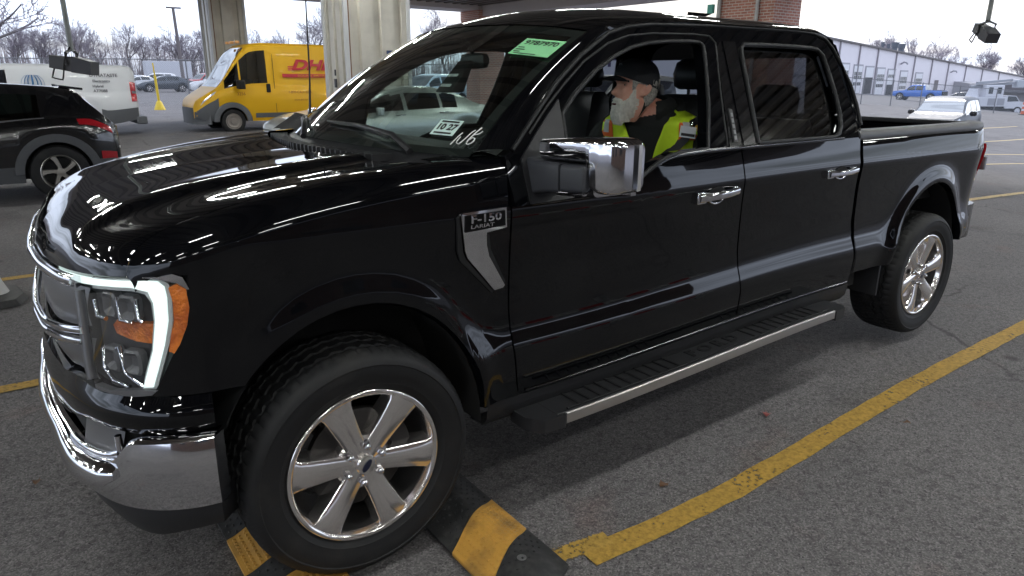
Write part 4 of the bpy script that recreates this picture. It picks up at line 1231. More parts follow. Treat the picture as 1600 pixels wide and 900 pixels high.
me = bpy.data.meshes.new_from_object(bo.evaluated_get(dg)); bo.modifiers.clear(); bo.data = me
if len(me.materials) < 2:
    me.materials.clear(); me.materials.append(SKIN); me.materials.append(JACK)
o0 = OFF[0]
for p in me.polygons:
    c = p.center + o0; p.use_smooth = True
    neck = (c - Vector((1.79, TY, 1.492))).dot(Vector((-.45, 0, 1))) > 0 and c.z > 1.425 and (c.z > 1.535 or (math.hypot(c.x - 1.735, c.y - TY) < .088) or c.x < 1.66)
    handz = c.x < 1.405 and abs(c.z - 1.16) < .13 and abs(c.y - TY) < .26 and c.z > 1.05
    p.material_index = 0 if (neck or handz) else 1
DEF[0] = None
# hair, beard, cap, brows, eyes
def shell(fn_u, u0, u1, a0, a1, off, nu=16, na=30, edge=.004, jit=0.):
    mb = MB(); P = []; rnd = random.Random(5)
    for i in range(nu):
        row = []
        for j in range(na):
            a = lerp(a0, a1, j / (na - 1)); u = lerp(u0, u1, i / (nu - 1)) if fn_u is None else fn_u(i / (nu - 1), a)
            ed = min(1, min(i, nu - 1 - i) / 2.5, min(j, na - 1 - j) / 2.5)
            f, s = headpt(max(-.149, u), abs(a), lerp(-edge, off(u, a) if callable(off) else off, ed) + rnd.uniform(-jit, jit) * ed); row.append(H(f, s if a >= 0 else -s, u if u > -.149 else u))
        P.append(row)
    return mb.grid(P)
hair = shell(lambda t, a: lerp(lerp(-.052, -.005, max(0, 1 - abs(a - PI) / .9)) - .0, .060, t) if False else lerp(-.070 if abs(a) > 2.2 else lerp(-.012, -.070, max(0, (abs(a) - 1.55) / .65)), .062, t), 0, 0, 1.12, 2 * PI - 1.12, .007, 14, 60, .003, .0025) if False else None
mb = MB(); P = []; rnd = random.Random(11)
for j in range(64):
    a = lerp(1.12, 2 * PI - 1.12, j / 63); aa = a if a <= PI else 2 * PI - a; sg = 1 if a <= PI else -1
    lo = -.012 if aa < 1.35 else lerp(-.012, -.075, min(1, (aa - 1.35) / .75)) if aa > 1.75 else (.022 if 1.42 < aa < 1.72 else .01)
    row = []
    for i in range(10):
        u = lerp(lo, .058, i / 9); ed = min(1, i / 2, min(j, 63 - j) / 2)
        f, s = headpt(u, aa, lerp(-.003, .009, ed) + rnd.uniform(-.002, .002)); row.append(H(f, s * sg, u))
    P.append(row)
mb.grid(P); mb.build("hair", HAIR, pr, angle=180)
mb = MB(); P = []; na = 61
btab = pchip([(0, -.068), (.16, -.066), (.28, -.052), (.40, -.050), (.7, -.056), (.95, -.046), (1.12, -.026), (1.26, .004), (1.36, .020), (1.46, -.030), (1.62, -.046)])
for j in range(na):
    a = lerp(-1.62, 1.62, j / (na - 1)); aa = abs(a); row = []
    hi = btab(aa)
    for i in range(18):
        t = i / 17; u = lerp(-.172 if aa < .8 else lerp(-.172, -.128, min(1, (aa - .8) / .7)), hi, t)
        ed = min(1, (17 - i) / 3, min(j, na - 1 - j) / 3)
        thick = (.024 * (1 - .35 * t)) * (1 - .62 * min(1, max(0, (aa - .75) / .67))) * ed + rnd.uniform(-.0018, .0018) + .002 * math.sin(aa * 31 + u * 60)
        if u < -.115 and aa < 1.1:
            k = (-.115 - u) / .06; f, s = headpt(-.115, aa, thick); f = f * (1 - .30 * k * k) ; s = s * (1 - .34 * k * k)
        else: f, s = headpt(u, aa, thick - .002)
        row.append(H(f, s * (1 if a >= 0 else -1), u))
    P.append(row)
mb.grid(P)
mo = MB(); P = []
for j in range(25):                                  # moustache
    a = lerp(-.62, .62, j / 24); aa = abs(a); row = []
    for i in range(7):
        t = i / 6; u = lerp(-.072 - .022 * aa, -.046 - .012 * aa, t); ed = min(1, min(i, 6 - i) / 1.5 + .1, min(j, 24 - j) / 2.5)
        f, s = headpt(u, aa, .011 * ed - .001 + rnd.uniform(-.0015, .0015)); row.append(H(f, s * (1 if a >= 0 else -1), u))
    P.append(row)
mb.join(mo.grid(P)); lipm = MB().tube([H(*(lambda q: (q[0] + .015, q[1] * (1 if a >= 0 else -1), -.0785))(headpt(-.0785, abs(a)))) for a in lin(-.34, .34, 9)], [.002, .005, .0055, .005, .005, .005, .0055, .005, .002], 6).build("mouth", mat("lip", (.10, .03, .03), .5), pr, angle=180)
mb.build("beard", BEARD, pr, angle=180)
mb = MB()
for sd in (1, -1): mb.tube([H(*(lambda q: (q[0] + .003, sd * q[1], u))(headpt(u, a))) for a, u in ((.20, .027), (.36, .033), (.52, .033), (.68, .026))], [.003, .0052, .005, .002], 6)
mb.build("eyebrow", HAIR, pr, angle=180)
mb = MB(); pu = MB()
for sd in (1, -1):
    f, s = headpt(.013, .47); c = Vector(H(f - .008, sd * s, .0125)); mb.lathe([(0, -.0112), (.006, -.0095), (.0098, -.0055), (.0112, 0), (.0098, .0055), (.006, .0095), (0, .0112)], tuple(c), 16, axis='z')
    g = c + (_f * .93 + _l * sd * .25).normalized() * .0096; pu.lathe([(0, -.0042), (.003, -.003), (.0042, 0), (.003, .003), (0, .0042)], tuple(g), 12, axis='z')
mb.build("eye", mat("eye_white", (.62, .58, .54), .25), pr, angle=180); pu.build("iris", mat("iris_dark", (.03, .025, .02), .15), pr, angle=180)
# eyelids shade the eyeballs
mb = MB()
for sd in (1, -1):
    f, s = headpt(.013, .47); c = Vector(H(f - .0075, sd * s, .0125)); P = []
    for i in range(5):
        el = lerp(R(18), R(80), i / 4); P.append([tuple(c + (_f * math.cos(az) + _l * math.sin(az)) * .0122 * math.cos(el) + _u * .0122 * math.sin(el)) for az in lin(-1.2, 1.2, 9)])
    mb.grid(P); P = []
    for i in range(4):
        el = lerp(R(-75), R(-24), i / 3); P.append([tuple(c + (_f * math.cos(az) + _l * math.sin(az)) * .0120 * math.cos(el) + _u * .0120 * math.sin(el)) for az in lin(-1.2, 1.2, 9)])
    mb.grid(P)
mb.build("eyelid", SKIN, pr, angle=180)
cp = MB(); P = []                                    # cap crown
ctab = pchip([(0, .0), (.3, .35), (.7, .78), (.9, .96), (1, 1)])
for i in range(12):
    t = i / 11; row = []
    for j in range(48):
        a = 2 * PI * j / 48; aa = a if a <= PI else 2 * PI - a; sg = 1 if a <= PI else -1
        u0 = lerp(.050, .006, (1 - math.cos(aa)) / 2); ub = u0
        r0f, r0s = headpt(ub, aa, .011)
        top = .140; k = math.cos(t * PI / 2) ** .72; u = lerp(ub, top, math.sin(t * PI / 2) ** .92)
        row.append(H(r0f * k - .008 * t, r0s * sg * k, u))
    P.append(row)
cp.grid(P, closev=True); cp.add([H(-.008, 0, .141)] + P[-1], [(0, 1 + k, 1 + (k + 1) % 48) for k in range(48)])
bt_ = cp.build("cap", CAPM, pr, angle=60)
br = MB(); P = []
for i in range(9):
    t = i / 8; row = []
    for j in range(21):
        a = lerp(-1.02, 1.02, j / 20); f, s = headpt(.050, abs(a), .010); s *= (1 if a >= 0 else -1)
        w = math.cos(a / 1.02 * PI / 2) ** .55
        row.append(H(f + .078 * t * w, s * (1 - .10 * t), .049 - .020 * t * w - .022 * (a / 1.02) ** 2 * (1 - .3 * t)))
    P.append(row)
br.grid(P); br.grid([[(x, y, z - .004) for x, y, z in r] for r in P], flip=True)
br.build("cap_brim", CAPM, bt_, angle=60)
mb = MB(); mb.tube([H(.090 + .0, l, .098 + u) for l, u in [(.018 * math.cos(t), .007 * math.sin(t)) for t in [2 * PI * k / 12 for k in range(13)]]], .0022, 5); mb.build("cap_emblem", GREYP, bt_, angle=60)
mb = MB(); mb.lathe([(0, 0), (.007, .001), (.005, .005), (0, .006)], H(-.008, 0, .140), 10, axis='z'); mb.build("cap_button", CAPM, bt_, angle=60)
# jacket collar and hood
DEF[0] = turn
mb = MB(); rings = []
for t in range(5):
    P = []
    for k in range(28):
        a = lerp(.55, 2 * PI - .55, k / 27); c = Vector((1.775, TY, 1.435 + .085 * t / 4)); bulge = .022 * math.sin(PI * t / 4)
        rx, ry = .098 - .012 * t / 4 + bulge, .112 - .020 * t / 4 + bulge
        bk = (1 - math.cos(a)) / 2
        P.append((c.x - rx * math.cos(a) + .02 * bk, c.y - ry * math.sin(a), c.z + .030 * bk * t / 4 - .02 * (1 - bk)))
    rings.append(P)
mb.grid(rings); mb.grid([[(lerp(x, 1.78, .14), lerp(y, TY, .14), z - .005) for x, y, z in r] for r in rings], flip=True); mb.grid([rings[-1], [(lerp(x, 1.78, .14), lerp(y, TY, .14), z - .005) for x, y, z in rings[-1]]])
# rolled hood at the nape
hd = []
for k in range(15):
    a = lerp(1.2, 2 * PI - 1.2, k / 14); c = Vector((1.815 - .118 * math.cos(a), TY - .135 * math.sin(a), 1.468 - .022 * math.cos(a))); r = .038 * math.sin(PI * (k + .6) / 15.2) ** .5
    hd.append([(c.x - r * math.cos(a) * math.cos(q), c.y - r * math.sin(a) * math.cos(q), c.z + r * 1.1 * math.sin(q)) for q in [2 * PI * i / 10 for i in range(10)]])
mb.loft(hd); mb.build("jacket_collar", JACK, pr, angle=80)
# safety vest: panels over each shoulder and down the chest, an offset of the torso sections
LIME = mat("lime_fabric", (.70, .95, .03), .7, emit=(.42, .72, .0), es=0.0, bump=(45, .6, .006)); ORNG = mat("orange_tape", (.85, .16, .03), .6); REFL = mat("reflective_tape", (.60, .60, .60), .35)
def torso(a, z, off):
    for (c0, x0, y0), (c1, x1, y1) in zip(secs_, secs_[1:]):
        if c0[2] <= z <= c1[2] or (c1 is secs_[-1][0]):
            t = (z - c0[2]) / (c1[2] - c0[2]); t = max(0, min(1, t)); cx, rx, ry = lerp(c0[0], c1[0], t), lerp(x0, x1, t), lerp(y0, y1, t); break
    ca, sa = math.cos(a), math.sin(a)
    return Vector((cx - (rx + off) * math.copysign(abs(ca) ** .85, ca), TY - (ry + off) * math.copysign(abs(sa) ** .85, sa), z))
def vest_side(sd):
    """sd=1 driver's left (viewer's side)"""
    def pt(s, w, off=.012):
        # s runs from the front hem (0) over the shoulder (.5) to the back hem (1); w across from neck (0) to armhole (1)
        if s < .42:
            q = s / .42; z = lerp(.98, 1.410, q); ain = lerp(.05, .36, q ** 3); aout = lerp(1.25, 1.02, q); return torso(sd * lerp(ain, aout, w), z, off)
        if s > .58:
            q = (1 - s) / .42; z = lerp(.98, 1.410, q); ain = lerp(.05, .50, q ** 2); aout = lerp(1.2, 1.05, q); return torso(sd * (PI - lerp(ain, aout, w)), z, off)
        q = (s - .42) / .16; A = torso(sd * lerp(.42, 1.02, w), 1.410, off); B = torso(sd * (PI - lerp(.50, 1.05, w)), 1.410, off); p = A.lerp(B, q)
        yk = lerp(.118, .205, w); p.y = lerp(p.y, TY - sd * yk, math.sin(PI * q) * .9); p.z += lerp(.062, .020, w) * math.sin(PI * q); return p
    mb = MB(); P = [[tuple(pt(s, w, .014 + .003 * math.sin(s * 40 + w * 5))) for w in lin(0, 1, 12)] for s in lin(0, 1, 60)]
    mb.grid(P, flip=sd > 0); v = mb.build("vest", LIME, pr, angle=180)
    so = v.modifiers.new("cloth", 'SOLIDIFY'); so.thickness = .004; so.offset = -1
    mb = MB(); mb.grid([[tuple(pt(s, w, .0195)) for w in lin(.42, .98, 6)] for s in lin(.34, .70, 26)], flip=sd > 0); o = mb.build("orange_band", ORNG, v, angle=180)
    mb = MB(); mb.grid([[tuple(pt(s, w, .0215)) for w in lin(.56, .84, 5)] for s in lin(.36, .70, 24)], flip=sd > 0); mb.build("reflective_strip", REFL, v, angle=180)
    mb = MB(); mb.tube([tuple(pt(s, 1., .014)) for s in lin(.2, .8, 30)], .005, 6); mb.build("vest_piping", LIME, v, angle=180)
    return v, pt
vn, ptn = vest_side(1); vf, ptf = vest_side(-1)
# badge clipped on the chest
DEF[0] = None
o = Vector(turn(ptn(.375, .62, .030))) + Vector((-.012, -.014, .004)); nb = Vector((-.62, -.74, .22)).normalized(); ub = Vector((0, 0, 1)).cross(nb).normalized(); ub = (ub + Vector((0, 0, -.12))).normalized(); vb = nb.cross(ub)
fb = lambda a, b, c=0.: tuple(o + ub * a + vb * b + nb * c)
bd = MB().prism([(-.037, -.026), (.037, -.026), (.037, .026), (-.037, .026)], lambda a, b: fb(a, b, 0), lambda a, b: fb(a, b, .003)).build("id_badge", mat("badge_white", (.66, .68, .72), .4), pr, angle=30)
MB().prism([(-.030, -.020), (.033, -.020), (.033, -.007), (-.030, -.007)], lambda a, b: fb(a, b, .0032), lambda a, b: fb(a, b, .0036)).build("badge_print", BLACKP, bd, angle=30)
MB().tube([fb(.01, .026, .002), fb(.016, .045, .004), fb(.022, .062, .0)], .006, 6).build("badge_clip", CHROME, bd, angle=60)
c = fb(.040, .024, .010); MB().lathe([(.014, -.003), (.014, .003), (.0, .0035)], c, 16, axis='x').build("pin", mat("yellow_pin", (.7, .45, .05), .4), bd, angle=40)
# seat belt over the near shoulder
DEF[0] = turn
mb = MB(); P = []
for s in lin(0, 1, 24):
    a = torso(lerp(.92, -.9, s ** 1.1), lerp(1.40, .98, s), .026); d = Vector((0, .55, .83)) * .022
    P.append([tuple(a + d), tuple(a - d)])
P = [[(1.97, .27, 1.49), (1.97, .25, 1.45)]] + P
mb.grid(P); mb.build("seat_belt", mat("belt_black", (.012, .012, .013), .5), truck, angle=180).location = (-1.9 + 1.85, -1.0 + .56, .90)
DEF[0] = None
at0()
# ================================================================== the place
at0()
def gz(x, y):
    u = (x - 1.5 * y - 6) / 3
    return -.12 * (math.log(1 + math.exp(u)) if u < 40 else u) + .06 * _ss((x - .8) / 2.6) - .42 * math.exp(-((x - 31) / 13) ** 2) / (1 + math.exp((y - 15) / 2.5))

# ---- asphalt
def asphalt():
    m = bpy.data.materials.new("asphalt"); m.use_nodes = True; t = m.node_tree; b = t.nodes['Principled BSDF']; N = t.nodes.new; L = t.links.new
    c = N("ShaderNodeTexCoord")
    def noise(sc, det=3, rough=.5):
        n = N("ShaderNodeTexNoise"); n.inputs['Scale'].default_value = sc; n.inputs['Detail'].default_value = det; n.inputs['Roughness'].default_value = rough; L(c.outputs['Object'], n.inputs['Vector']); return n
    def ramp(src, p0, c0, p1, c1):
        r = N("ShaderNodeValToRGB"); e = r.color_ramp.elements; e[0].position = p0; e[0].color = (*c0, 1); e[1].position = p1; e[1].color = (*c1, 1); L(src, r.inputs[0]); return r
    def mixc(kind, fac, a, bb):
        x = N("ShaderNodeMixRGB"); x.blend_type = kind
        if isinstance(fac, float): x.inputs[0].default_value = fac
        else: L(fac, x.inputs[0])
        L(a, x.inputs[1]); L(bb, x.inputs[2]); return x
    big = ramp(noise(.55, 5).outputs['Fac'], .32, (.128, .120, .124), .70, (.176, .166, .168))
    grain = N("ShaderNodeTexVoronoi"); grain.inputs['Scale'].default_value = 185; L(c.outputs['Object'], grain.inputs['Vector'])
    sep = N("ShaderNodeSeparateColor"); L(grain.outputs['Color'], sep.inputs[0])
    g = ramp(sep.outputs[0], .12, (.62, .62, .62), .97, (1.6, 1.58, 1.56)); g.color_ramp.elements.new(.80).color = (1.15, 1.14, 1.12, 1)
    x1 = mixc('MULTIPLY', 1., big.outputs[0], g.outputs[0])
    pits = ramp(noise(34, 3, .6).outputs['Fac'], .36, (.42, .42, .42), .50, (1, 1, 1))
    pv = N("ShaderNodeTexVoronoi"); pv.inputs['Scale'].default_value = 62; L(c.outputs['Object'], pv.inputs['Vector']); pr2 = ramp(pv.outputs['Distance'], .16, (.30, .30, .31), .30, (1, 1, 1)); pm = ramp(noise(21, 2).outputs['Fac'], .50, (0, 0, 0), .58, (1, 1, 1))
    x1 = mixc('MULTIPLY', pm.outputs[0], x1.outputs[0], pr2.outputs[0]); x2 = mixc('MULTIPLY', .6, x1.outputs[0], pits.outputs[0])
    stain = ramp(noise(1.7, 4, .6).outputs['Fac'], .60, (1, 1, 1), .78, (1.15, .86, .78))
    x3 = mixc('MULTIPLY', .7, x2.outputs[0], stain.outputs[0])
    oil = ramp(noise(.9, 5, .62).outputs['Fac'], .30, (.55, .55, .56), .44, (1, 1, 1))
    x3 = mixc('MULTIPLY', .85, x3.outputs[0], oil.outputs[0])
    drip = N("ShaderNodeTexVoronoi"); drip.inputs['Scale'].default_value = 1.6; L(c.outputs['Object'], drip.inputs['Vector'])
    dr = ramp(drip.outputs['Distance'], .035, (.30, .29, .29), .10, (1, 1, 1)); dm = ramp(noise(.7, 2).outputs['Fac'], .48, (0, 0, 0), .60, (.85, .85, .85)); x3 = mixc('MULTIPLY', dm.outputs[0], x3.outputs[0], dr.outputs[0])
    # cracks
    vo = N("ShaderNodeTexVoronoi"); vo.feature = 'DISTANCE_TO_EDGE'; vo.inputs['Scale'].default_value = .42
    wn = noise(3.2, 4); ad = N("ShaderNodeVectorMath"); ad.operation = 'MULTIPLY_ADD'; ad.inputs[1].default_value = (.28, .28, 0); L(wn.outputs['Color'], ad.inputs[0]); L(c.outputs['Object'], ad.inputs[2]); L(ad.outputs[0], vo.inputs['Vector'])
    cr = ramp(vo.outputs['Distance'], .002, (.35, .35, .35), .007, (1, 1, 1))
    mask = ramp(noise(.33, 2).outputs['Fac'], .52, (0, 0, 0), .62, (1, 1, 1))
    x4 = mixc('MULTIPLY', mask.outputs[0], x3.outputs[0], cr.outputs[0])
    L(x4.outputs[0], b.inputs['Base Color'])
    b.inputs['Roughness'].default_value = .82
    u = N("ShaderNodeBump"); u.inputs['Strength'].default_value = .55; u.inputs['Distance'].default_value = .006
    hm = mixc('MULTIPLY', 1., g.outputs[0], pits.outputs[0]); L(hm.outputs[0], u.inputs['Height']); L(u.outputs[0], b.inputs['Normal'])
    return m
ASPH = asphalt()
xs = [-900, -400, -150, -60, -30, -15, -8, -6, -4, -2, 0] + [.5 + .25 * i for i in range(14)] + [4.5] + [6 + 2 * i for i in range(23)] + [56, 62, 70, 78, 86, 95, 105, 115, 130, 150, 180, 220, 270, 340, 500, 900]
ys = [-900, -300, -100, -40, -20, -12, -8, -4, -2] + [2 * i for i in range(26)] + [55, 60, 66, 74, 84, 96, 110, 130, 170, 240, 400, 900]
g = MB().grid([[(x, y, gz(x, y)) for y in ys] for x in xs], flip=True).build("ground", ASPH, angle=180)
g['kind'] = 'structure'

def linepaint(name, col, worn=.5):
    m = bpy.data.materials.new(name); m.use_nodes = True; t = m.node_tree; b = t.nodes['Principled BSDF']; N = t.nodes.new; L = t.links.new
    c = N("ShaderNodeTexCoord"); o = t.nodes['Material Output']
    n = N("ShaderNodeTexNoise"); n.inputs['Scale'].default_value = 46; n.inputs['Detail'].default_value = 5; n.inputs['Roughness'].default_value = .65; L(c.outputs['Object'], n.inputs['Vector'])
    n2 = N("ShaderNodeTexNoise"); n2.inputs['Scale'].default_value = 5; n2.inputs['Detail'].default_value = 3; L(c.outputs['Object'], n2.inputs['Vector'])
    a = N("ShaderNodeMath"); a.operation = 'MULTIPLY_ADD'; a.inputs[1].default_value = .55; L(n2.outputs['Fac'], a.inputs[0]); L(n.outputs['Fac'], a.inputs[2])
    r = N("ShaderNodeValToRGB"); r.color_ramp.elements[0].position = worn; r.color_ramp.elements[1].position = worn + .07; L(a.outputs[0], r.inputs[0])
    k = N("ShaderNodeValToRGB"); k.color_ramp.elements[0].color = (*[v * .62 for v in col], 1); k.color_ramp.elements[1].color = (*col, 1); k.color_ramp.elements[0].position = .38; k.color_ramp.elements[1].position = .62; L(n.outputs['Fac'], k.inputs[0]); L(k.outputs[0], b.inputs['Base Color'])
    b.inputs['Roughness'].default_value = .75
    tr = N("ShaderNodeBsdfTransparent"); x = N("ShaderNodeMixShader"); L(r.outputs[0], x.inputs[0]); L(tr.outputs[0], x.inputs[1]); L(b.outputs[0], x.inputs[2]); L(x.outputs[0], o.inputs[0])
    return m
YEL = linepaint("yellow_line_paint", (.50, .30, .05), .575)
YELF = linepaint("faded_yellow_line_paint", (.62, .46, .22), .58)
def stripe(pts, w, dz, m, name, jag=0.):
    P = resample(pts, 160); rows = []
    for i, p in enumerate(P):
        q = Vector(P[min(i + 1, len(P) - 1)]) - Vector(P[max(0, i - 1)]); n = Vector((-q.y, q.x)).normalized()
        a = w / 2 + random.uniform(-jag, jag); b = w / 2 + random.uniform(-jag, jag)
        rows.append([(p[0] + n.x * a, p[1] + n.y * a, gz(p[0] + n.x * a, p[1] + n.y * a) + dz), (p[0] - n.x * b, p[1] - n.y * b, gz(p[0] - n.x * b, p[1] - n.y * b) + dz)])
    o = MB().grid(rows).build(name, m, angle=0); o['kind'] = 'structure'; return o
stripe([(.66, -.335), (1.05, -.355), (1.456, -.367), (1.916, -.356), (2.463, -.338), (3.0, -.322), (3.423, -.309), (4.753, -.271), (7, -.20), (10, -.1), (16, .1)], .106, .004, YEL, "yellow_line", .004)
stripe([(.565, -.262), (.80, -.296)], .075, .0055, linepaint("worn_line_end", (.50, .31, .06), .61), "yellow_line", .006)
for y in (2.50, 5.05):
    stripe([(-16, y), (-8, y), (-.6, y + .01)], .105, .004, YEL, "yellow_line", .005)
    stripe([(6.5, y), (14, y), (40, y + .6)], .11, .006, YELF, "yellow_line", .004)
stripe([(-.6, 2.50), (6.5, 2.5)], .1, .004, YEL, "yellow_line"); stripe([(-.6, 5.05), (6.5, 5.05)], .1, .004, YEL, "yellow_line")
for y in (7.0, 9.8, 12.6): stripe([(13, y - .1), (26, y), (44, y + .8)], .12, .006, YELF, "yellow_line", .004)
stripe([(-16, 12.9), (0, 12.9), (5.5, 12.9)], .1, .004, YELF, "yellow_line", .004)

# ---- rubber ramps either side of the front wheel
RUB = mat("ramp_rubber", (.022, .022, .023), .62, noise=(30, (.05, .048, .046), .45, .75), bump=(180, .3, .003))
RUBY = mat("ramp_yellow", (.58, .31, .06), .5, noise=(9, (.20, .115, .04), .46, .78), bump=(150, .2, .002))
def ramp(x0, x1, y0, y1, segs, label, first, skew=0.):
    root = thing("rubber_ramp", ((x0 + x1) / 2, (y0 + y1) / 2, 0), label, "speed bump", "rubber ramps under the front wheel")
    hz = pchip([(0, .004), (.10, .012), (.30, .038), (.5, .050), (.70, .038), (.90, .012), (1, .004)])
    xc = (x0 + x1) / 2
    def surf(t, y):
        e = 1
        if y < y0 + .12 and first: e = max(.05, min(1, (y - y0) / .12))
        k = .5 + (t - .5)
        return (lerp(x0, x1, t), y + skew * (t - 1), hz(t) * (1 - (1 - e) ** 2))
    for i, (a, b, yel) in enumerate(segs):
        mb = MB(); mb.panel([[surf(t, y) for y in lin(a + .0015, b - .0015, 10)] for t in lin(0, 1, 22)], (0, 0, -.012), flip=True)
        # raised studs
        ny = int((b - a) / .022)
        for r in range(1, 14):
            t = r / 14
            for c in range(ny):
                y = a + .012 + c * .022
                if y > b - .008 or (first and y < y0 + .13) or (not yel and (c + r) % 2): continue
                p = surf(t, y); s = .0062 if yel else .004
                mb.loft([[(p[0] - s, p[1] - s, p[2] - .001), (p[0] + s, p[1] - s, p[2] - .001), (p[0] + s, p[1] + s, p[2] - .001), (p[0] - s, p[1] + s, p[2] - .001)], [(p[0] - s * .6, p[1] - s * .6, p[2] + .0042), (p[0] + s * .6, p[1] - s * .6, p[2] + .0042), (p[0] + s * .6, p[1] + s * .6, p[2] + .0042), (p[0] - s * .6, p[1] + s * .6, p[2] + .0042)]])
        mb.build("yellow_section" if yel else "black_section", RUBY if yel else RUB, root, angle=30)
    for t, y in ((.5, y0 + .17), (.5, y0 + .9)):
        p = surf(t, y); MB().lathe([(.0, .0005), (.010, .001), (.014, .003), (.017, .001)], p, 14, axis='z').build("anchor_bolt", mat("bolt_steel", (.2, .2, .2), .5, .8), root, angle=40)
    return root
ramp(.262, .562, -.345, 1.9, [(-.345, -.10, False), (-.10, .135, True), (.135, .375, False), (.375, .61, True), (.61, .85, False), (.85, 1.09, True), (1.09, 1.33, False), (1.33, 1.6, True), (1.6, 1.9, False)], "black and yellow rubber speed bump behind the front tyre, its rounded end towards the viewer", True, .19)
ramp(-.372, -.085, -.35, 1.9, [(-.35, -.12, False), (-.12, .12, True), (.12, .245, False), (.245, .48, True), (.48, .75, False), (.75, 1.0, True), (1.0, 1.25, False), (1.25, 1.5, True), (1.5, 1.9, False)], "black and yellow rubber speed bump in front of the front tyre, below the chrome bumper", True)
at0()

# ---- canopy: roof on brick piers and clad columns
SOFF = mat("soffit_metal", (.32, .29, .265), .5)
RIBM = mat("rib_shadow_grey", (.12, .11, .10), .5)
EAVE = mat("eave_trim", (.60, .56, .56), .5)
can = thing("canopy", (2, 8, 0), "large flat canopy roof with ribbed metal ceiling over the inspection lanes", "canopy")
mb = MB(); mb.box((-17, -13, 4.55), (18.3, 26, 5.1)); mb.build("roof", SOFF, can, angle=0)
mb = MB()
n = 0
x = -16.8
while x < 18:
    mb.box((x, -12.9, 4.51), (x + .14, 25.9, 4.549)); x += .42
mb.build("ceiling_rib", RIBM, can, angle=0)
mb = MB()
for y in (-6.2, 4.2, 14.6): mb.box((-17, y, 4.18), (18.2, y + .34, 4.469))
mb.build("ceiling_beam", mat("beam_steel", (.20, .18, .16), .5), can, angle=0)
mb = MB(); mb.box((-17, 24.9, 4.34), (18.3, 26.2, 4.548)); mb.box((17.0, -13, 4.10), (18.4, 24.88, 4.546)); mb.build("eave_beam", EAVE, can, angle=0)
at0()

def brick(name, c1=(.52, .23, .17), c2=(.39, .17, .13), mortar=(.60, .54, .49)):
    m = bpy.data.materials.new(name); m.use_nodes = True; t = m.node_tree; b = t.nodes['Principled BSDF']; N = t.nodes.new; L = t.links.new
    c = N("ShaderNodeTexCoord"); s = N("ShaderNodeSeparateXYZ"); a = N("ShaderNodeMath"); a.operation = 'ADD'; k = N("ShaderNodeCombineXYZ")
    L(c.outputs['Object'], s.inputs[0]); L(s.outputs['X'], a.inputs[0]); L(s.outputs['Y'], a.inputs[1]); L(a.outputs[0], k.inputs['X']); L(s.outputs['Z'], k.inputs['Y'])
    br = N("ShaderNodeTexBrick"); br.inputs['Scale'].default_value = 1.0; br.inputs['Brick Width'].default_value = .215; br.inputs['Row Height'].default_value = .075; br.inputs['Mortar Size'].default_value = .011
    br.inputs['Color1'].default_value = (*c1, 1); br.inputs['Color2'].default_value = (*c2, 1); br.inputs['Mortar'].default_value = (*mortar, 1); br.inputs['Bias'].default_value = -.1
    L(k.outputs[0], br.inputs['Vector'])
    n = N("ShaderNodeTexNoise"); n.inputs['Scale'].default_value = 1.3; n.inputs['Detail'].default_value = 5; L(c.outputs['Object'], n.inputs['Vector'])
    r = N("ShaderNodeValToRGB"); r.color_ramp.elements[0].color = (.7, .7, .72, 1); r.color_ramp.elements[1].color = (1.2, 1.15, 1.1, 1); L(n.outputs['Fac'], r.inputs[0])
    x = N("ShaderNodeMixRGB"); x.blend_type = 'MULTIPLY'; x.inputs[0].default_value = 1; L(br.outputs['Color'], x.inputs[1]); L(r.outputs[0], x.inputs[2]); L(x.outputs[0], b.inputs['Base Color'])
    u = N("ShaderNodeBump"); u.inputs['Strength'].default_value = .5; u.inputs['Distance'].default_value = .01; u.invert = True; L(br.outputs['Fac'], u.inputs['Height']); L(u.outputs[0], b.inputs['Normal']); b.inputs['Roughness'].default_value = .85
    return m
BRICK = brick("red_brick")
def pier(x0, y0, w, d, top, label):
    t = thing("brick_pier", (x0, y0, 0), label, "pillar", "brick piers of the canopy")
    mb = MB(); prof = [(0, 0), (3.35, 0), (3.5, .02), (3.62, .05), (3.80, .10), (4.0, .17), (4.338, .17)] if top else [(0, 0), (4.09, 0)]
    rings = [[(x0 - e, y0 - e, z + gz(x0, y0) * (z == 0)), (x0 + w + e, y0 - e, z + gz(x0, y0) * (z == 0)), (x0 + w + e, y0 + d + e, z + gz(x0, y0) * (z == 0)), (x0 - e, y0 + d + e, z + gz(x0, y0) * (z == 0))] for z, e in prof]
    mb.loft(rings); mb.build("shaft", BRICK, t, angle=10)
    mb = MB(); mb.box((x0 - .08, y0 - .08, -.3), (x0 + w + .08, y0 + d + .08, .22)); mb.build("plinth", mat("plinth_concrete", (.30, .29, .28), .8, noise=(6, (.22, .21, .2), .4, .7)), t, bevel=.02)
    return t
pier(16.95, 25.0, 1.32, 1.1, True, "brick pier with flared top beyond the silver sedan, seen through the windscreen")
p2 = pier(17.0, 10.5, 1.25, 1.9, False, "brick pier above the crew cab roof with a grey downpipe on its face")
mb = MB(); mb.tube([(16.93, 11.0, -.1), (16.93, 11.0, 4.09)], .055, 10); mb.tube([(16.92, 12.3, -.1), (16.92, 12.3, 4.09)], .06, 10)
mb.build("downpipe", mat("pipe_grey", (.5, .5, .5), .4), p2, angle=60)
mb = MB(); mb.box((16.82, 12.45, 3.45), (16.93, 12.65, 3.7)); mb.build("sensor_box", mat("teal_plastic", (.10, .40, .34), .5), p2, bevel=.01)
at0()
CLAD = mat("beige_cladding", (.60, .565, .49), .45, noise=(3.0, (.50, .47, .41), .45, .75))
CLADW = mat("white_trim", (.62, .62, .62), .45)
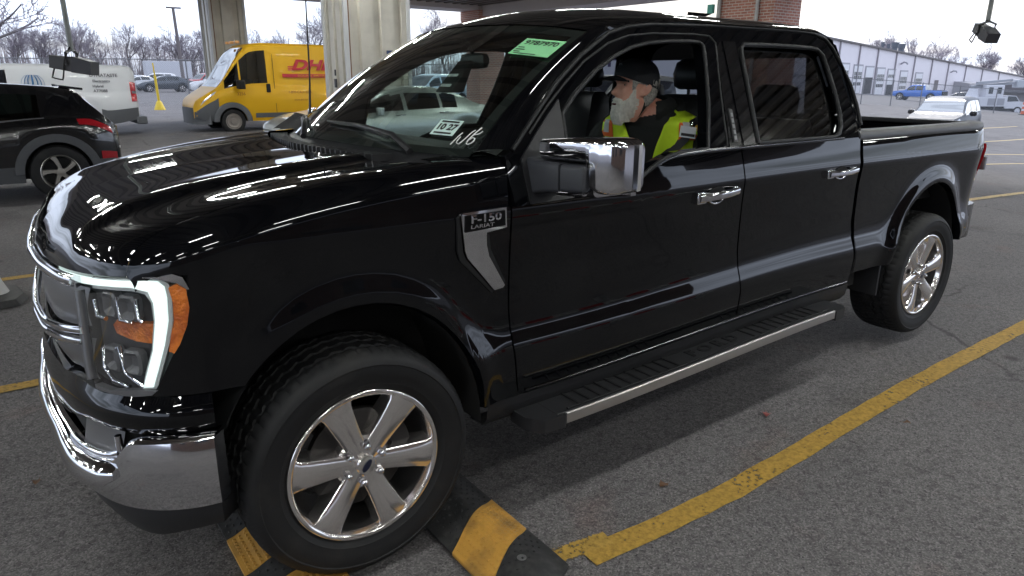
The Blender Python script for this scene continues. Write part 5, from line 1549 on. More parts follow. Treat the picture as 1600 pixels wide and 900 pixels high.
def cladcol(x0, y0, w, d, label):
    t = thing("clad_column", (x0, y0, 0), label, "column", "metal clad columns of the canopy")
    def side(a, b):
        a, b = Vector(a), Vector(b); L = (b - a).length; u = (b - a) / L; n = Vector((u.y, -u.x)); out = []
        k = max(2, round(L / .46)); s = L / k
        for i in range(k):
            for f, o in ((.0, 0), (.30, 0), (.35, -.085), (.64, -.085), (.69, 0)):
                p = a + u * s * (i + f) + n * o; out.append((p.x, p.y))
        return out
    lp = side((x0, y0), (x0 + w, y0)) + side((x0 + w, y0), (x0 + w, y0 + d)) + side((x0 + w, y0 + d), (x0, y0 + d)) + side((x0, y0 + d), (x0, y0))
    mb = MB(); mb.prism(lp, lambda x, y: (x, y, -.02), lambda x, y: (x, y, 4.465)); mb.build("cladding", CLAD, t, angle=15)
    mb = MB()
    for cx, cy in ((x0, y0), (x0 + w, y0), (x0, y0 + d), (x0 + w, y0 + d)):
        mb.box((cx - .045, cy - .045, -.02), (cx + .045, cy + .045, 4.466))
    mb.build("corner_trim", CLADW, t, angle=0)
    MB().box((x0 + .047, y0 - .02, 0), (x0 + .085, y0 + .01, 4.46)).build("rust_strip", mat("rusty_strip", (.22, .12, .07), .8), t, angle=0)
    return t
c1 = cladcol(5.78, 24.6, 1.12, .29 + 1.0, "beige ribbed metal column behind the yellow van's windscreen")
c2 = cladcol(6.05, 14.0, 1.58, 1.25, "wide beige ribbed metal column in front of the yellow van, beside the truck's windscreen")
mb = MB(); mb.box((7.02, 13.93, 2.02), (7.20, 13.955, 2.20)); mb.build("wall_sign", mat("blue_sign", (.02, .04, .12), .4), c2, angle=0)
mb = MB(); mb.prism([(7.05, 2.10), (7.10, 2.16), (7.17, 2.15), (7.13, 2.08)], lambda x, z: (x, 13.925, z), lambda x, z: (x, 13.94, z)); mb.build("sign_mark", WHITEP, c2, angle=0)
mb = MB(); mb.box((5.965, 14.55, 1.35), (5.995, 14.66, 1.55)); mb.box((5.965, 14.58, 1.62), (5.995, 14.62, 1.76)); mb.build("electrical_box", GREYPL, c2, bevel=.004)
at0()

# ---- ceiling lights (they show as streaks in the paint)
LEDM = mat("light_tube", (1, 1, .95), .4, emit=(.97, 1.0, .97), es=44)
lamp0 = None
k = 0
for yy in (-9.6, -4.6, -1.2, 2.2, 6.6, 10.4, 13.6, 17.6):
    for xx in (-13.5, -9.6, -5.8, -2.0, 1.8, 5.6, 9.4, 13.2):
        if -4 < xx < 6.5 and 2 < yy < 9.5: k += 1; continue
        if lamp0 is None:
            lamp0 = thing("ceiling_light", (xx, yy, 4.46), "slim fluorescent tube light under the canopy ceiling", "ceiling light", "tube lights under the canopy")
            OFF[0] = Vector((0, 0, 0))
            MB().box((-.64, -.075, -.05), (.64, .075, .0)).build("housing", mat("fixture_white", (.6, .6, .6), .5), lamp0, angle=0)
            MB().box((-.61, -.05, -.075), (.61, .05, -.051)).build("tube", LEDM, lamp0, angle=0)
        else:
            c = copy_tree(lamp0); c.location = (xx + (.35 if k % 3 else -.3), yy + .15 * (k % 2), 4.46); c.rotation_euler = (0, 0, 0)
        k += 1

# ---- gatehouse behind the viewer, reflected in the doors; striped barrier
gh_ = thing("gatehouse", (-3, -13, 0), "brick gatehouse along the lane behind the viewer", "building")
mb = MB(); mb.box((-16, -15.5, -.2), (15.2, -12.4, 4.3)); mb.build("wall", brick("dark_brick", (.10, .05, .04), (.07, .04, .035), (.12, .11, .1)), gh_, angle=0)
mb = MB()
for x in (-12, -8, -4, 0, 4, 8, 12): mb.box((x, -12.41, 1.0), (x + 1.6, -12.37, 2.2))
mb.build("window", mat("dark_pane", (.02, .022, .025), .08), gh_, angle=0)
ba = thing("barrier", (2.2, -2.45, 0), "low red and white striped rail beside the lane, mirrored in the front door", "barrier")
for x in (2.25, 3.3, 4.5): MB().box((x, -2.52, 0), (x + .08, -2.44, .24)).build("post", mat("barrier_grey", (.4, .4, .4), .5), ba, bevel=.01)
RW = [mat("barrier_white", (.7, .7, .7), .4), mat("barrier_red", (.6, .03, .03), .4)]
mb = MB()
for i in range(9): mb.cm = i % 2; mb.box((2.15 + i * .28, -2.50, .241), (2.15 + i * .28 + .28, -2.44, .33))
mb.build("rail", RW, ba, angle=0)
at0()

# ---- inspection lamps hanging from the canopy on rods
DGREY = mat("dark_grey_housing", (.06, .06, .065), .5)
def hanglamp(x, y, z, top, yaw, pitch, sc, label):
    t = thing("hanging_camera", (x, y, z), label, "camera", "box cameras hanging on rods")
    OFF[0] = Vector((0, 0, 0))
    mx_ = Matrix.Rotation(yaw, 4, 'Z') @ Matrix.Rotation(pitch, 4, 'Y') @ Matrix.Scale(sc, 4)
    def tr(mb): mb.v = [tuple(mx_ @ Vector(v)) for v in mb.v]; return mb
    b = tr(MB().loft([[(-.20, -.075, -.07), (-.20, .075, -.07), (-.20, .075, .055), (-.20, -.075, .055)], [(.02, -.085, -.08), (.02, .085, -.08), (.02, .085, .065), (.02, -.085, .065)]])).build("housing", DGREY, t, bevel=.012)
    tr(MB().loft([[(.025, -.095, -.085), (.025, .095, -.085), (.025, .095, .072), (.025, -.095, .072)], [(.21, -.088, -.085), (.21, .088, -.085), (.21, .088, .045), (.21, -.088, .045)]])).build("hood", mat("hood_dark", (.035, .035, .045), .45), t, bevel=.008)
    tr(MB().tube([(-.02, -.10, -.02), (-.02, -.11, .10), (-.02, 0, .14), (-.02, .11, .10), (-.02, .10, -.02)], .016, 6)).build("bracket", DGREY, t, angle=60)
    tr(MB().tube(spline([(-.16, -.05, -.06), (-.17, -.08, -.16), (-.06, -.10, -.17), (-.04, -.09, .02), (-.02, -.03, .16)], 16), .008, 6)).build("cable", SOFTBLK, t, angle=60)
    MB().tube([(0, 0, .12 * sc), (-.02, 0, top - z)], .028 * sc ** .5, 10).build("rod", mat("rod_steel", (.22, .23, .22), .4, .6), t, angle=60)
hanglamp(.17, 9.08, 1.75, 4.47, R(-32), R(8), 1.25, "dark grey box camera hanging on a rod above the white van")
hanglamp(8.57, 1.82, 2.16, 4.47, R(232), R(22), .82, "dark grey box camera hanging on a rod at the top right, over the pickup bed")
at0()
# ================================================================== other vehicles
def tyre_rim(parent, x, y, z, r, w, out, spokes=5, rimcol=None, steel=False, swirl=0., bold=1.):
    """out = -1: outer face towards -y"""
    mb = MB(); c = (x, y, z)
    pr = [(r * .64, 0), (r * .68, -.006), (r * .82, -.012), (r * .94, -.004), (r * .99, .02), (r, .05), (r, w - .05), (r * .97, w - .01), (r * .7, w)]
    mb.lathe([(a, h * (1 if out < 0 else -1)) for a, h in pr], c, 40)
    wh = mb.build("wheel", TYRE, parent, angle=40, fix=True)
    rm = MB(); s = 1 if out < 0 else -1
    rm.lathe([(a, h * s) for a, h in ((r * .66, -.002), (r * .64, -.006), (r * .61, .004), (r * .58, .04), (r * .56, .15))], c, 40)
    if steel:
        rm.lathe([(a, h * s) for a, h in ((r * .60, .03), (r * .50, .012), (r * .40, .03), (r * .26, .028), (r * .22, .0), (0, -.004))], c, 32)
        for k in range(8):
            a = 2 * PI * k / 8; rm.tube([(x + r * .33 * math.cos(a), y + .02 * s, z + r * .33 * math.sin(a)), (x + r * .33 * math.cos(a), y + .034 * s, z + r * .33 * math.sin(a))], r * .03, 6)
    else:
        for k in range(spokes):
            a = 2 * PI * k / spokes + .35
            P = []
            for q, wd in ((.08, .10), (.25, .085), (.45, .10), (.62, .14)):
                aa = a + swirl * (q - .1); ca, sa = math.cos(aa), math.sin(aa); ww = wd * r * bold
                P.append([(x + q * r * ca + ww * sa, y + .05 * s, z + q * r * sa - ww * ca), (x + q * r * ca + ww * .8 * sa, y + .012 * s, z + q * r * sa - ww * .8 * ca), (x + q * r * ca - ww * .8 * sa, y + .012 * s, z + q * r * sa + ww * .8 * ca), (x + q * r * ca - ww * sa, y + .05 * s, z + q * r * sa + ww * ca)])
            rm.loft(P)
        rm.lathe([(a, h * s) for a, h in ((r * .16, .03), (r * .15, .008), (0, .004))], c, 20)
    rm.build("rim", rimcol or DCHROME, wh, angle=40, fix=True)
    MB().lathe([(r * .6, .11 * s), (0, .11 * s)], c, 24).build("brake", SOFTBLK, wh, angle=0)
    return wh

def car(name, loc, rz, label, cat, L, Wd, zt, zs, hw, axles, rw, sill=.28, tum=.20, cab=None, wins=(), paint=None, group=None, gl=None, arch=1.13, rim=None, steel=False, spokes=5, swirl=0., bold=1., cladding=None, roofcol=None, wheels=True, fine=1.):
    t = thing(name, loc, label, cat, group, rz); OFF[0] = Vector((0, 0, 0))
    fzt = pchip(zt); fzs = pchip(zs); fhw = pchip(hw); zmax = max(z for _, z in zt)
    ra = rw * arch; zc = rw
    def arc(x):
        for a in axles:
            if abs(x - a) < ra: return zc + math.sqrt(ra * ra - (x - a) ** 2)
        return 0
    st = set(round(v, 4) for v in lin(0, L, int(46 * fine)))
    for v in (.02, .05, .1, .16, L - .02, L - .05, L - .1, L - .16): st.add(v)
    for a in axles:
        for k in range(13): st.add(round(a - ra * math.cos(PI * k / 12) * .9999, 4))
    for a, b in wins: st.add(a); st.add(b)
    for c in (cab or ()): st.add(c)
    st = sorted(st); st = [s for i, s in enumerate(st) if i == 0 or s - st[i - 1] > .004]
    def sec(x):
        h = fhw(x) * Wd / 2; z1 = fzs(x); z2 = max(fzt(x), z1 + .01); zb = max(arc(x), sill + (.10 * max(0, 1 - x / .5)) + (.12 * max(0, 1 - (L - x) / .6)))
        zb = min(zb, z1 - .14)
        k = max(0, (z2 - z1 - .06) / max(.01, zmax - z1 - .06)); ye = h * (.955 - tum * k ** .8) ; ze = z1 + (z2 - z1) * .92
        if cab and cab[1] <= x <= cab[2]: ze = z2 - .075
        hh = z1 - zb
        b = Vector((h * .955, z1)); e = Vector((ye, ze)); bulge = .02 * k
        def g(q): p = b.lerp(e, q); return (p.x + bulge * math.sin(PI * q), p.y)
        m = ((ye + ye * .80) / 2 + .015, z2 - (z2 - ze) * .25)
        return [(h * .94, zb), (h * .985, zb + .28 * hh), (h * 1.0, zb + .62 * hh), (h * .99, z1 - .055), (h * .955, z1), g(.10), g(.5), g(.88), (ye, ze), m, (ye * .74, z2 - (z2 - ze) * .05), (ye * .4, z2), (0, z2)]
    secs = {x: sec(x) for x in st}
    def surf(x, j, o=0., side=-1):
        q = secs[x] if x in secs else sec(x)
        i = min(len(q) - 2, int(j)); f = j - i
        y, z = lerp(q[i][0], q[i + 1][0], f), lerp(q[i][1], q[i + 1][1], f)
        return (x, side * (y + o), z + (o if j > 8.5 else 0))
    body = MB(); gls = {}; wsb = MB(); rsb = MB(); low = {-1: MB(), 1: MB()}; rf = MB()
    def target(xa, xb, j, sd):
        if 5 <= j < 7:
            for i, (a, b) in enumerate(wins):
                if xa >= a - 1e-6 and xb <= b + 1e-6: return gls.setdefault((i, sd), MB())
        if cab:
            if j >= 9 and xa >= cab[0] - 1e-6 and xb <= cab[1] + 1e-6: return wsb
            if j >= 9 and xa >= cab[2] - 1e-6 and xb <= cab[3] + 1e-6: return rsb
            if roofcol and j >= 8 and xa >= cab[1] - 1e-6 and xb <= cab[2] + 1e-6: return rf
        if cladding and j < 1: return low[sd]
        return body
    for i in range(len(st) - 1):
        a, b = st[i], st[i + 1]
        for j in range(12):
            for side in (-1, 1):
                q = [surf(a, j, 0, side), surf(a, j + 1, 0, side), surf(b, j + 1, 0, side), surf(b, j, 0, side)]
                if side > 0: q.reverse()
                target(a, b, j, side).add(q, [(0, 3, 2, 1)])
    for x, fl in ((st[0], 1), (st[-1], 0)):
        ring = [surf(x, j, 0, -1) for j in range(13)] + [surf(x, j, 0, 1) for j in range(11, -1, -1)]
        body.add(ring, [tuple(range(len(ring))) if fl else tuple(reversed(range(len(ring))))])
    P = paint or GREYP
    bo = body.build("body", P, t, angle=42, merge=True, fix=True)
    for q in low.values():
        if q.v: q.build("cladding", cladding, t, angle=42, merge=True)
    if rf.v: rf.build("roof_panel", roofcol, t, angle=42, merge=True)
    for i in gls: gls[i].build("side_window", gl or GLASST, t, angle=60, merge=True)
    if wsb.v: wsb.build("windscreen", gl or GLASST, t, angle=60, merge=True)
    if rsb.v: rsb.build("rear_window", gl or GLASST, t, angle=60, merge=True)
    # hollow: dark floor and seats
    MB().box((axles[0] + ra, -Wd / 2 + .16, sill + .05), (axles[-1] + rw * .2, Wd / 2 - .16, sill + .3)).join(MB().box((axles[0] - ra, -Wd / 2 + .30, sill + .02), (axles[-1] + ra, Wd / 2 - .30, .55))).build("underbody", SOFTBLK, t, angle=0)
    for a in axles:
        for side in (-1, 1):
            lnr = MB(); Pn = []
            for k in range(13):
                an = PI * k / 12; xx, zz = a + (ra + .01) * math.cos(an), zc + (ra + .01) * math.sin(an)
                Pn.append([(xx, side * (Wd / 2 * .92), zz), (xx, side * (Wd / 2 - .32), zz)])
            lnr.grid(Pn)
            lnr.add([r[1] for r in Pn], [tuple(range(13))])
            lnr.build("arch_liner", SOFTBLK, t, angle=60)
        if wheels:
            for side in (-1, 1): tyre_rim(t, a, side * (Wd / 2 * .985 - .0), rw, rw, .2, side, spokes, rim, steel, swirl, bold)
    if cladding:                                   # wheel-arch trims
        for a in axles:
            for side in (-1, 1):
                tm = MB(); Pn = []
                for k in range(21):
                    an = PI * (k / 20) ; row = []
                    for q, o in ((ra * .985, -.03), (ra * .99, .012), (ra + .05, .016), (ra + .10, .010), (ra + .105, -.01)):
                        xx, zz = a + q * math.cos(an), zc + q * math.sin(an); row.append((xx, side * (fhw(xx) * Wd / 2 * .99 + o), max(zz, sill)))
                    Pn.append(row)
                tm.grid(Pn, flip=side > 0)
                tm.build("arch_trim", cladding, t, angle=50)
    if cab and (cab[1] - cab[0]) > .2 and wins:
        mid = (cab[1] + cab[2]) / 2; zb = fzs(mid)
        for side in (-1, 1):
            s = MB(); rr = []
            for z, hwd in ((sill + .3, .22), (zb - .05, .24), (zb + .16, .2), (zb + .20, .1)): rr.append([(cab[1] + .25 + .10 * (z), side * Wd * .2 - hwd, z), (cab[1] + .37 + .10 * z, side * Wd * .2 - hwd, z), (cab[1] + .37 + .10 * z, side * Wd * .2 + hwd, z), (cab[1] + .25 + .10 * z, side * Wd * .2 + hwd, z)])
            s.loft(rr); s.build("seat", INTER, t, bevel=.03)
    return t, surf, st
def patch(t, surf, name, m, x0, x1, j0, j1, o=.006, n=8, side=-1, parent=None, k=5, skew=0.):
    mb = MB(); P = []
    for x in lin(x0, x1, n):
        f = (x - x0) / max(1e-6, x1 - x0)
        P.append([surf(x + skew * i / (k - 1), lerp(j0, j1, i / (k - 1)), o, side) for i in range(k)])
    mb.grid(P, flip=side < 0)
    e = 0
    ring = [P[0][i] for i in range(k)] + [P[i][k - 1] for i in range(1, n)] + [P[n - 1][i] for i in range(k - 2, -1, -1)] + [P[i][0] for i in range(n - 2, 0, -1)]
    mb.grid([ring, [(x, y - side * -1 * 0 - side * .012, z) for x, y, z in ring]], closev=True)
    return mb.build(name, m, parent or t, angle=50)
def wingmirror(t, x, y, z, side, m, sc=1.):
    mb = MB(); rings = []
    for k, (dy, w, h) in enumerate(((.0, .03, .02), (.05, .06, .07), (.16, .06, .075), (.21, .03, .05))):
        rings.append([(x + a * sc, side * (y + dy * sc), z + b * sc) for a, b in rrect(w, h, .018)])
    mb.loft(rings); return mb.build("wing_mirror", m, t, angle=50, fix=True)
def handles(t, surf, xs, j, m, side=-1):
    for x in xs:
        p = surf(x, j, .012, side); q = surf(x + .2, j, .012, side)
        MB().tube([(p[0], p[1] - side * -.0, p[2]), (p[0] + .04, p[1] + side * .022, p[2]), (q[0] - .04, q[1] + side * .022, q[2]), q], .013, 6).build("door_handle", m, t, angle=60)

BLKCAR = mat("black_car_paint", (.006, .006, .0075), .2, coat=1)
CLADG = mat("grey_cladding", (.075, .078, .085), .6)
# ---- black suv, upper left
HW_SUV = [(0, .62), (.03, .72), (.12, .83), (.35, .93), (.8, .985), (1.5, 1), (3.4, 1), (3.9, .975), (4.2, .93), (4.36, .86), (4.44, .78), (4.48, .70)]
suv, sf, st = car("parked_suv", (-3.86, 10.22, 0), 0, "glossy black suv at the left edge, tail lamps towards the truck's hood", "suv", 4.48, 1.85,
    [(0, .72), (.08, .80), (.3, .92), (.9, 1.02), (1.15, 1.06), (1.9, 1.40), (2.3, 1.49), (2.9, 1.51), (3.6, 1.475), (3.98, 1.43), (4.20, 1.22), (4.36, 1.05), (4.48, .93)],
    [(0, .62), (.3, .80), (1.0, .92), (2.0, .95), (3.0, .98), (3.6, 1.03), (4.1, 1.04), (4.3, .97), (4.48, .84)], HW_SUV, (.88, 3.70), .355, sill=.24, tum=.19,
    cab=(1.15, 1.95, 3.95, 4.22), wins=((1.35, 2.12), (2.2, 3.05), (3.13, 3.58)), paint=BLKCAR, cladding=CLADG, gl=glass("suv_glass", (.07, .09, .085)), spokes=5, swirl=.55, bold=.85, arch=1.14, rim=mat("machined_rim", (.52, .50, .47), .3, .9), fine=1.3)
patch(suv, sf, "tail_lamp", REDL, 4.0, 4.40, 2.9, 4.25, .010, side=-1, skew=-.02); patch(suv, sf, "tail_lamp", REDL, 4.02, 4.40, 3.0, 4.1, .010, side=1)
patch(suv, sf, "bumper_reflector", REDL, 4.22, 4.42, .95, 1.45, .010, side=-1)
patch(suv, sf, "window_trim", mat("dull_trim", (.09, .09, .095), .4), 1.4, 3.62, 4.75, 5.03, .006, 20, side=-1)
MB().loft([[(3.86, -.60, 1.445), (3.86, .60, 1.445), (3.86, .60, 1.48), (3.86, -.60, 1.48)], [(4.14, -.54, 1.41), (4.14, .54, 1.41), (4.14, .54, 1.44), (4.14, -.54, 1.44)]]).build("roof_spoiler", BLKCAR, suv, bevel=.008)
patch(suv, sf, "lower_bumper", CLADG, 4.02, 4.44, .0, 1.0, .012, side=-1); patch(suv, sf, "lower_bumper", CLADG, 4.02, 4.44, .0, 1.0, .012, side=1)
MB().box((4.40, -.66, .62), (4.485, .66, .66)).build("bumper_trim", SATIN, suv, bevel=.01)
wingmirror(suv, 1.75, .92, 1.07, -1, BLKCAR); handles(suv, sf, (2.0, 2.92), 3.0, BLKCAR)
# ---- silver sedan in the next lane
SILVER = mat("silver_paint", (.52, .54, .53), .28, .7, coat=.8)
HW_SED = [(0, .55), (.03, .68), (.12, .80), (.4, .93), (.9, .99), (1.6, 1), (3.6, 1), (4.2, .97), (4.6, .89), (4.8, .78), (4.86, .68)]
sed, sf, st = car("parked_sedan", (3.35, 11.4, 0), 0, "silver sedan seen through the truck's windscreen, its hood showing left of the truck's cowl", "sedan", 4.86, 1.83,
    [(0, .66), (.08, .74), (.4, .86), (1.1, .98), (1.3, 1.02), (2.0, 1.36), (2.5, 1.44), (3.0, 1.43), (3.5, 1.33), (4.05, 1.10), (4.3, 1.06), (4.75, 1.01), (4.86, .92)],
    [(0, .60), (.4, .78), (1.2, .92), (2.4, .96), (3.6, 1.0), (4.4, .98), (4.86, .86)], HW_SED, (.93, 3.72), .33, sill=.22, tum=.24,
    cab=(1.25, 2.08, 3.2, 4.0), wins=((1.5, 2.3), (2.38, 3.1), (3.16, 3.5)), paint=SILVER, gl=GLASST, spokes=7, fine=1.2)
patch(sed, sf, "headlight", mat("lamp_glass", (.6, .62, .64), .1, .3, .6), .10, .55, 2.6, 3.8, .008); patch(sed, sf, "tail_lamp", REDL, 4.45, 4.80, 2.6, 3.9, .008)
wingmirror(sed, 1.72, .92, .99, -1, SILVER); handles(sed, sf, (2.1, 3.05), 3.2, CHROME)
# ---- silver suv behind it, seen through the driver's window
SILV2 = mat("light_silver_paint", (.60, .62, .62), .28, .6, coat=.8)
su2, sf, st = car("parked_suv", (9.45, 11.3, 0), 0, "light silver suv with a black grille seen through the driver's open window", "suv", 4.65, 1.86,
    [(0, .80), (.08, .90), (.3, .99), (.9, 1.07), (1.1, 1.10), (1.85, 1.58), (2.3, 1.69), (3.2, 1.70), (4.0, 1.64), (4.35, 1.35), (4.6, 1.12), (4.65, 1.0)],
    [(0, .74), (.3, .90), (1.0, 1.02), (2.5, 1.05), (3.6, 1.10), (4.65, .95)], [(a * 4.65 / 4.48, b) for a, b in HW_SUV], (.9, 3.65), .355, sill=.26, tum=.18,
    cab=(1.1, 1.92, 4.0, 4.4), wins=((1.3, 2.15), (2.23, 3.1), (3.18, 3.8)), paint=SILV2, gl=GLASST, spokes=5)
patch(su2, sf, "headlight", mat("dark_lamp", (.08, .08, .09), .1, .2, .8), .08, .55, 2.7, 3.8, .008); patch(su2, sf, "indicator", AMBER, .3, .5, 2.75, 3.2, .012)
MB().box((-.012, -.52, .55), (.03, .52, .82)).build("grille", SOFTBLK, su2, bevel=.02)
wingmirror(su2, 1.62, .93, 1.10, -1, BLKCAR); handles(su2, sf, (2.0, 2.95), 3.2, CHROME)
patch(su2, sf, "sill_trim", CLADG, .6, 4.2, 0, .8, .008, 30)
patch(su2, sf, "tail_lamp", REDL, 4.3, 4.6, 2.8, 4.1, .008)

# ---- vans
def van(name, loc, label, paint, L, H, xa, nose, gl, low=None, steel=True, wh=.34, wd=2.02):
    zt = [(0, nose - .18), (.05, nose - .05), (.25, nose + .10), (xa, nose + .33), (xa + .78, H - .22), (xa + 1.0, H - .06), (xa + 1.5, H), (L - .25, H - .01), (L - .06, H - .05), (L, H - .16)]
    zs = [(0, nose - .28), (.3, nose + .02), (xa, nose + .22), (xa + .7, nose + .30), (xa + 1.3, nose + .32), (L, nose + .34)]
    hw = [(0, .72), (.04, .80), (.2, .91), (.6, .97), (1.2, 1.0), (L - .3, 1.0), (L - .04, .985), (L, .96)]
    return car(name, loc, 0, label, "van", L, wd, zt, zs, hw, (.98, L - 1.25), wh, sill=.34, tum=.085, cab=(xa, xa + .86, L - .02, L), wins=((xa + .20, xa + .62), (xa + .67, xa + 1.42)), paint=paint, gl=gl, steel=steel, rim=mat("steel_rim", (.30, .27, .25), .5, .6), arch=1.16, cladding=low, fine=1.25)
VYEL = mat("yellow_paint", (.72, .40, .012), .4, coat=.12, spec=.3)
VGREY = mat("van_bumper_grey", (.10, .105, .115), .6)
dhl, sf, st = van("delivery_van", (3.86, 20.45, 0), "yellow delivery van with red lettering partly behind the wide ribbed column", VYEL, 5.6, 2.52, .62, .96, glass("van_glass", (.10, .11, .11)), None)
RED = mat("red_lettering", (.48, .012, .022), .4)
patch(dhl, sf, "front_bumper", VGREY, .0, .62, 0, 2.35, .02); patch(dhl, sf, "front_bumper", VGREY, .0, .62, 0, 2.35, .02, side=1)
patch(dhl, sf, "headlight", mat("van_lamp", (.75, .76, .78), .12, .3, .8), .14, .52, 3.1, 4.2, .012, skew=.10)
patch(dhl, sf, "side_moulding", VGREY, 1.62, 3.95, .35, .85, .018, 20)
def arch_trim(t, a, r, m, y):
    P = []
    for k in range(25):
        an = PI * k / 24; P.append([(a + q * math.cos(an), y - o, .34 + q * math.sin(an)) for q, o in ((r, -.03), (r, .022), (r + .10, .024), (r + .14, .012), (r + .145, -.02))])
    return MB().grid(P).build("arch_trim", m, t, angle=50)
arch_trim(dhl, .98, .392, VGREY, -1.0)
MB().loft([[(.03, -.70, z), (-.045, -.55, z), (-.06, .0, z), (-.045, .55, z), (.03, .70, z), (.40, .98, z), (.40, -.98, z)] for z in (.27, .50, .72)]).build("front_bumper", VGREY, dhl, bevel=.04)
sy = lambda x, z, o=.006: (x, -1.0 - .012 - o + max(0, z - 1.28) * .062, z)
mb = MB(); text_on(mb, "DHL", lambda u, v, w: sy(3.36 + u * 1.5, 1.90 + v * 1.0), .40, 0, shear=.32, bold=.016); mb.build("lettering", RED, dhl, angle=0)
mb = MB(); mb.add([sy(2.48, 1.56), sy(5.2, 1.56), sy(5.2, 1.66), sy(2.48, 1.66)], [(0, 1, 2, 3)])
for k in range(3): mb.add([sy(2.66, 1.76 + k * .045), sy(2.84 + .02 * k, 1.76 + k * .045), sy(2.85 + .02 * k, 1.785 + k * .045), sy(2.67, 1.785 + k * .045)], [(0, 1, 2, 3)])
mb.build("red_stripe", RED, dhl, angle=0)
mb = MB(); text_on(mb, "EXCELLENCE. SIMPLY DELIVERED.", lambda u, v, w: sy(3.5 + u, 1.61 + v, .010), .075, 0); mb.build("stripe_lettering", VYEL, dhl, angle=0)
mb = MB(); pass
for tx, x_, z_, sz, o_ in (("1-800-CALL-DHL", 2.98, 1.14, .10, .006), ("www.dhl.com", 3.0, .92, .08, .006), ("3256", 1.25, 1.10, .12, .02)):
    mb = MB(); text_on(mb, tx, lambda u, v, w: sy(x_ + u, z_ + v, o_), sz, 0); mb.build("small_lettering", mat("dark_red_print", (.30, .08, .02), .5), dhl, angle=0)
mb = MB(); mb.box((1.98, -1.035, 1.14), (2.10, -1.00, 1.38)); mb.build("door_handle", SOFTBLK, dhl, bevel=.02)
wingmirror(dhl, 1.22, 1.0, 1.36, -1, SOFTBLK, 1.7)
for y in (-.55, 0, .45): MB().box((1.35, y, 2.49), (1.47, y + .1, 2.56)).build("roof_marker", mat("amber_marker", (.7, .35, .12), .3), dhl, bevel=.01)
mb = MB()
for x in (2.22, 3.98): mb.add([sy(x, .55, .003), sy(x + .018, .55, .003), sy(x + .018, 2.2, .003), sy(x, 2.2, .003)], [(0, 1, 2, 3)])
mb.build("panel_seam", mat("seam_shadow_gap", (.20, .11, .005), .6), dhl, angle=0)
VWHT = mat("white_van_paint", (.66, .67, .70), .35, coat=.4)
tv, sf, st = van("cargo_van", (-2.25, 20.75, 0), "white cargo van with a round blue striped emblem, behind the black suv", VWHT, 4.75, 1.86, .50, .80, GLASST, None, wh=.32, wd=1.84)
patch(tv, sf, "tail_lamp", REDL, 4.60, 4.735, 2.2, 5.9, .012); patch(tv, sf, "reversing_lamp", GREYP, 4.63, 4.738, 3.6, 4.8, .016)
patch(tv, sf, "lower_moulding", VGREY, 3.86, 4.73, 0, 1.5, .02); MB().box((4.66, -.90, .32), (4.92, .90, .52)).build("rear_bumper", VGREY, tv, bevel=.03)
sy2 = lambda x, z, o=.006: (x, -.895 - .012 - o + max(0, z - 1.12) * .075, z)
mb = MB()
for k in range(7):
    u = (k - 3) / 3; r = .25
    pts = [sy2(2.45 + math.copysign(abs(u) ** .8, u) * r * math.cos(v) * .98, 1.36 + r * math.sin(v)) for v in lin(-1.1, 1.1, 11)]
    mb.tube(pts, [.004 + .017 * (1 - abs(u)) * math.cos(v * .9) for v in lin(-1.1, 1.1, 11)], 4)
mb.build("emblem", mat("blue_emblem", (.05, .17, .38), .5), tv, angle=0)
mb = MB(); gp_ = mat("grey_print", (.09, .09, .11), .5)
for tx, x_, z_, sz in (("DYNATASTE", 4.02, 1.58, .115), ("Electronics", 3.95, 1.44, .09), ("Hybrid", 3.86, 1.31, .09), ("AT7088", 3.90, 1.19, .10)):
    mb = MB(); text_on(mb, tx, lambda u, v, w: sy2(x_ + u, z_ + v), sz, 0, bold=.002); mb.build("small_lettering", gp_, tv, angle=0)
at0()

# ---- far cars: three shapes, recoloured copies
def protos():
    out = []
    a = car("parked_car", (0, 0, -50), 0, "x", "car", 4.7, 1.82, [(0, .66), (.4, .85), (1.2, 1.0), (2.0, 1.36), (2.6, 1.45), (3.4, 1.36), (4.1, 1.08), (4.7, .95)], [(0, .6), (1.2, .9), (3.6, .98), (4.7, .86)], [(0, .62), (.2, .86), (.8, .98), (3.9, .99), (4.5, .86), (4.7, .7)], (.9, 3.6), .33, cab=(1.2, 2.1, 3.2, 4.0), wins=((1.5, 2.3), (2.4, 3.4)), paint=SILVER, gl=mat("far_glass", (.02, .025, .03), .06), fine=.6)
    b = car("parked_car", (0, 0, -50), 0, "x", "car", 4.6, 1.86, [(0, .8), (.3, .98), (1.0, 1.08), (1.8, 1.58), (2.4, 1.68), (3.8, 1.64), (4.3, 1.35), (4.6, 1.0)], [(0, .72), (1.0, 1.0), (3.6, 1.08), (4.6, .92)], [(0, .64), (.2, .86), (.8, .98), (3.9, .99), (4.4, .88), (4.6, .74)], (.9, 3.6), .35, cab=(1.0, 1.9, 3.9, 4.35), wins=((1.3, 2.1), (2.2, 3.0), (3.1, 3.7)), paint=SILVER, gl=bpy.data.materials["far_glass"], fine=.6)
    return [a[0], b[0]]
PR = protos()
fc = {k: mat(k + "_far_paint", c, .3, .2, .6) for k, c in (("white", (.75, .75, .76)), ("silver", (.45, .47, .5)), ("red", (.5, .02, .02)), ("charcoal", (.05, .06, .075)), ("blue", (.04, .13, .42)), ("pale_blue", (.45, .55, .62)))}
def far_car(k, col, x, y, rz, label, group="cars parked in the far lot"):
    c = copy_tree(PR[k]); c.location = (x, y, gz(x, y)); c.rotation_euler = (0, 0, rz); c['label'] = label; c['group'] = group
    for ch in c.children:
        if ch.name.startswith("body"): ch.material_slots[0].link = 'OBJECT'; ch.material_slots[0].material = fc[col]
    return c
